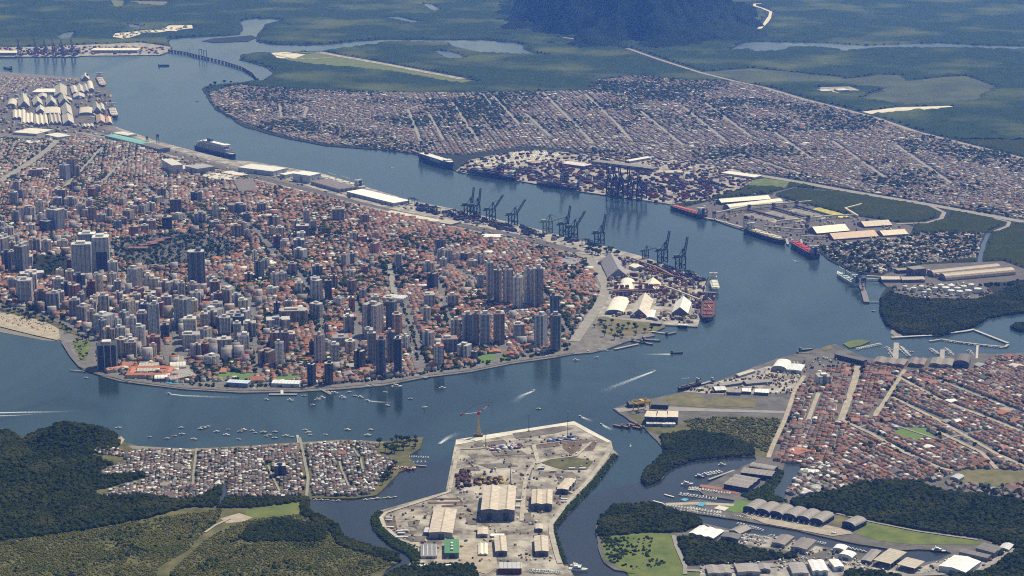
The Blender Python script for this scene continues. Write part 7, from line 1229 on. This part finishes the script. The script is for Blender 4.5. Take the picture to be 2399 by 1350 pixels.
row((2078, 815), (2094, 838), 9, .1, 'yacht', 1.1, 'white yacht left of the long wide marina pier', 'yachts left of the long wide pier'); row((2108, 812), (2130, 836), 10, .2, 'yacht', 1.1, 'white yacht right of the long wide marina pier', 'yachts right of the long wide pier'); row((2180, 818), (2200, 832), 8, .1, 'yacht', 1.0, 'white yacht left of the short marina pier', 'yachts left of the short pier'); row((2214, 816), (2232, 834), 8, .2, 'yacht', 1.0, 'white yacht right of the short marina pier', 'yachts right of the short pier'); row((2005, 820), (2064, 808), 12, .9, 'yacht', .9, 'white yacht on the floating pier by the green mole', 'yachts by the green mole'); row((2270, 822), (2284, 836), 6, .1, 'yacht', .9, 'white yacht by the narrow marina pier', 'yachts by the narrow pier'); row((2210, 800), (2350, 817), 12, .2, 'open', .9, 'small boat tied along the lower breakwater arm', 'boats on the breakwater arm')
row((720, 1170), (800, 1174), 6, .2, 'open', .8, 'small open boat on the village creek front', 'boats on the village creek'); row((850, 1172), (930, 1165), 6, .3, 'open', .9, 'small open boat moored in the village creek', 'boats moored in the village creek'); row((950, 1070), (1005, 1072), 10, 1.4, 'yacht', .7, 'small white boat at the village marina', 'boats at the village marina'); row((920, 1082), (1000, 1083), 9, 1.4, 'yacht', .7, 'small white boat beside the village marina quay', 'boats beside the village quay'); row((1245, 1338), (1315, 1342), 14, 1.2, 'yacht', 1.0, 'white boat stored at the bottom edge yard', 'boats stored at the bottom edge', .3, LZ + 1)
row((1560, 1192), (1700, 1213), 18, -1.9, 'yacht', .8, 'small white boat in the second row off the club pier', 'boats off the club pier'); row((1800, 1254), (1880, 1272), 10, 1.0, 'yacht', .7, 'small white boat below the blue hangar quay', 'boats below the hangar quay'); row((2085, 820), (2140, 826), 8, .2, 'yacht', .9, 'white yacht across the head of the long wide pier', 'yachts at the long wide pier head')
def wake(pts, w0, w1, label, boatk=None):
    P = [G(x, y, .12) for x, y in pts]; v = []; f = []; n = 14; Q = []; fd = []
    for i in range(len(P) - 1):
        for j in range(n): Q.append(P[i].lerp(P[i + 1], j / n))
    Q.append(P[-1]); m = len(Q); rows = 9
    for i, p in enumerate(Q):
        d = (Q[min(i + 1, m - 1)] - Q[max(i - 1, 0)]).normalized(); q = Vector((-d.y, d.x, 0)); t = i / (m - 1); w_ = w0 * .8 + (w1 * 1.7 - w0 * .8) * t
        for k in range(rows):
            u = k / (rows - 1) * 2 - 1; v.append(tuple(p + q * (u * w_ * .75))); fd.append(max((1 - t) ** 1.3 * .85 * (1 - (abs(u) * (1 + 1.2 * t)) ** 2), (.5 * (1 - t) if .62 < abs(u) < .95 else -.2)))
        if i:
            for k in range(rows - 1): a = (i - 1) * rows + k; f.append((a, a + 1, a + rows + 1, a + rows))
    me = bpy.data.meshes.new('wake_foam'); me.from_pydata(v, [], f); me.update(); me.materials.append(M_FOAM); at = me.attributes.new('fade', 'FLOAT', 'POINT'); at.data.foreach_set('value', fd)
    o = link('wake_foam', me); o['kind'] = 'stuff'; tag(o, label, 'wake', pts[0][0])
    d = P[0] - P[1]
    if boatk: boat(pts[0][0], pts[0][1], math.atan2(d.y, d.x), boatk, .9, label.replace('white foam wake of', 'speeding').replace('foam trail of', 'moving'), 'boats under way')
wake([(1532, 870), (1500, 882), (1440, 905), (1410, 920)], 5, 10, 'white foam wake of speedboat in the main channel', 'yacht'); wake([(1250, 916), (1225, 926), (1200, 945)], 5, 9, 'white foam wake of speedboat nearer the shipyard', 'yacht'); wake([(1030, 1040), (1050, 1025), (1080, 1013)], 5, 9, 'white foam wake of motorboat left of the shipyard', 'yacht'); wake([(395, 923), (430, 927), (500, 930), (570, 931)], 3, 8, 'white foam wake of motorboat off the left pitch', 'yacht'); wake([(860, 939), (890, 942), (920, 944)], 3, 6, 'white foam wake of small launch off the riverfront', 'yacht'); wake([(1570, 830), (1540, 830), (1500, 831)], 8, 6, 'foam trail of the crossing vehicle ferry'); wake([(1360, 976), (1375, 982), (1390, 988)], 4, 7, 'white foam wake of jet boat off the quay corner', 'open'); wake([(1410, 995), (1425, 1003), (1437, 1010)], 4, 7, 'white foam wake of second jet boat off the quay', 'open')
wake([(-40, 968), (60, 966), (130, 965), (180, 963)], 8, 5, 'long pale wash line at the left edge of the bay'); wake([(-40, 976), (40, 973), (100, 970)], 5, 4, 'second pale wash line at the left edge of the bay'); wake([(1868, 614), (1862, 611), (1858, 607)], 3, 5, 'white foam wake of launch beside the red-decked carrier', 'open'); wake([(914, 391), (920, 393), (926, 394)], 3, 3, 'tiny white wake of launch in the upper channel', 'open')
# ---- yard clutter: vehicles, plates, skips, huts
def clutter(name, label, poly, n, sz, hr, cols, cat='equipment', ang=None):
    out = []; xs = [p[0] for p in poly]; ys = [p[1] for p in poly]; X0 = RNG.uniform(min(xs), max(xs), n * 3); Y0 = RNG.uniform(min(ys), max(ys), n * 3); ok = inpoly(X0, Y0, poly)
    for x, y in zip(X0[ok][:n], Y0[ok][:n]):
        g_ = G(x, y, LZ)
        if any((g_.x - a) ** 2 + (g_.y - b) ** 2 < (r_ * .75) ** 2 for a, b, r_ in TOW): continue
        c = random.choice(cols); out.append(dict(x=g_.x, y=g_.y, a=random.choice((0, .6, 1.2, 2.1)) + random.gauss(0, .2) if ang is None else math.radians(ang) + random.choice((0, 0, 0, 1.5708)), w=random.uniform(*sz), d=random.uniform(sz[0], sz[0] * 1.8), h=random.uniform(*hr) + .6, r=random.uniform(.05, .5), rc=c, wc=tuple(v * .8 for v in c)))
    return house_mass(name, label, out) if out else None
CC = [(.6, .6, .58), (.35, .33, .3), (.12, .11, .1), (.2, .09, .06), (.3, .26, .2), (.06, .07, .1), (.5, .4, .2), (.14, .05, .04)]
clutter('shipyard_clutter', 'vehicles, plates and scrap strewn over the shipyard ground', [(1075, 1045), (1330, 1010), (1400, 1040), (1400, 1075), (1330, 1170), (1285, 1235), (1295, 1315), (1000, 1320), (930, 1260), (900, 1215), (1050, 1160)], 420, (2, 6), (1, 3), CC)
clutter('scrap_heap', 'rusty steel blocks and machinery left of the largest fabrication hall', [(1066, 1105), (1100, 1103), (1105, 1140), (1070, 1145)], 60, (3, 8), (2, 6), [(.09, .04, .03), (.05, .03, .03), (.14, .07, .05)])
clutter('steel_blocks', 'dark red steel sections with yellow frames above the largest hall', [(1112, 1122), (1180, 1120), (1178, 1136), (1115, 1137)], 45, (3, 9), (2, 6), [(.10, .03, .025), (.05, .03, .03), (.4, .28, .05)])
clutter('truck_rows', 'rows of parked trucks and trailers across the upper shipyard', [(1138, 1052), (1222, 1042), (1226, 1050), (1142, 1058)], 40, (4, 11), (2, 3), [(.6, .6, .6), (.06, .08, .2), (.15, .05, .05)])
clutter('truck_rows', 'blue and white parked trucks below the tall floodlight mast', [(1285, 1030), (1352, 1022), (1355, 1030), (1288, 1037)], 35, (4, 11), (2, 3), [(.6, .6, .6), (.05, .1, .28), (.1, .1, .12)])
clutter('port_clutter', 'sheds, pipes, hoppers and vehicles crowding the port tip', [(1400, 612), (1480, 605), (1560, 632), (1640, 668), (1640, 720), (1628, 760), (1430, 742), (1430, 690)], 760, (3, 13), (2, 10), CC + [(.2, .07, .05), (.5, .46, .4), (.14, .05, .035), (.2, .15, .12)])
clutter('quay_clutter', 'trucks, wagons and small stores along the city quay', [(560, 382), (700, 402), (860, 445), (1000, 485), (1200, 535), (1400, 585), (1400, 600), (1200, 560), (1000, 510), (820, 468), (600, 405)], 520, (3, 14), (2, 5), CC, ang=-50)
clutter('rail_wagons', 'dark wagons and stores beside the rail corridor', [(200, 296), (300, 320), (520, 388), (640, 422), (620, 432), (500, 398), (300, 335), (200, 310)], 220, (4, 14), (2, 5), CC)
clutter('terminal_clutter', 'trailers, small stores and single containers across the opposite terminal', TERM, 1000, (5, 14), (2.5, 7), [tuple(v * .7 for v in c) for c in CCOL[:5] * 2 + CCOL[6:] * 2] + CC[2:], ang=-38)
clutter('terminal_clutter', 'low buildings and trailers behind the opposite container terminal', [(1330, 357), (1560, 372), (1700, 392), (1780, 412), (1740, 425), (1560, 392), (1420, 378)], 200, (6, 22), (3, 7), CC + [(.6, .58, .54)])
clutter('bulk_clutter', 'pipes, hoppers and sheds around the ore piles', BULK, 260, (3, 10), (2, 7), CC)
clutter('grain_port_clutter', 'small stores and hoppers between the far grain stores', WPORT, 480, (5, 18), (3, 10), CC + [(.5, .46, .4), (.5, .46, .4)])
clutter('north_port_clutter', 'distant containers and stores of the north port', [(-60, 131), (-60, 114), (200, 108), (390, 112), (372, 127)], 260, (6, 22), (3, 9), CC + CCOL)
clutter('quarry_sheds', 'distant pale sheds and tanks on the quarry clearing', [(266, 86), (300, 78), (450, 60), (450, 66), (330, 80), (290, 90)], 60, (8, 25), (4, 9), [(.6, .58, .54), (.3, .28, .27), (.4, .36, .32)])
clutter('tank_farm_clutter', 'small stores and pipes between the white tanks', [(2100, 668), (2300, 662), (2330, 690), (2280, 702), (2150, 700), (2095, 685)], 120, (3, 10), (2, 6), CC)
clutter('works_clutter', 'small craft, huts and machinery around the works quay', [(1600, 916), (1690, 893), (1800, 862), (1880, 850), (1950, 835), (2020, 850), (1960, 860), (1880, 875), (1850, 925), (1680, 925)], 260, (2, 8), (2, 5), CC)
clutter('boatyard_clutter', 'cars, cradles and huts across the boatyards', [(1650, 1232), (1800, 1258), (1940, 1286), (2060, 1300), (2160, 1325), (2250, 1300), (2360, 1285), (2330, 1320), (2260, 1342), (1980, 1332), (1640, 1345), (1640, 1326), (1900, 1305), (1700, 1265)], 330, (2, 6), (1, 3), CC + [(.65, .65, .63)] * 3)
clutter('avenue_cars', 'cars along the wide avenue', [(962, 850), (978, 850), (965, 765), (938, 705), (928, 705), (950, 765), (958, 800)], 120, (1.8, 4.5), (.8, 1.2), [(.6, .6, .6), (.1, .1, .1), (.3, .05, .04), (.35, .36, .38)], 'cars')
clutter('shore_road_cars', 'parked cars along the river promenade', [(175, 842), (195, 860), (330, 896), (560, 916), (800, 908), (1000, 880), (1300, 833), (1300, 829), (1000, 874), (800, 903), (560, 911), (330, 891), (200, 855)], 200, (1.8, 4.5), (.8, 1.2), [(.6, .6, .6), (.1, .1, .1), (.3, .05, .04), (.35, .36, .38)], 'cars')
clutter('school_and_stadium_blocks', 'low pale civic roofs between the seafront towers', [(60, 700), (240, 700), (420, 700), (420, 780), (300, 790), (200, 740)], 60, (10, 24), (5, 14), [(.6, .57, .5), (.4, .38, .36), (.5, .44, .36)], 'buildings')
clutter('village_marina_cars', 'cars parked on the village marina quay', [(915, 1094), (970, 1094), (970, 1101), (915, 1101)], 40, (1.8, 4.5), (1.4, 1.8), [(.6, .6, .6), (.1, .1, .1), (.3, .05, .04)], 'cars')
clutter('beach_umbrellas', 'umbrellas and stalls dotted over the beach', [(0, 740), (60, 744), (110, 760), (135, 780), (80, 772), (0, 752)], 90, (1.5, 2.5), (1, 1.6), [(.6, .55, .45), (.4, .12, .08), (.12, .1, .1), (.6, .6, .6)], 'umbrellas')
unique_labels()
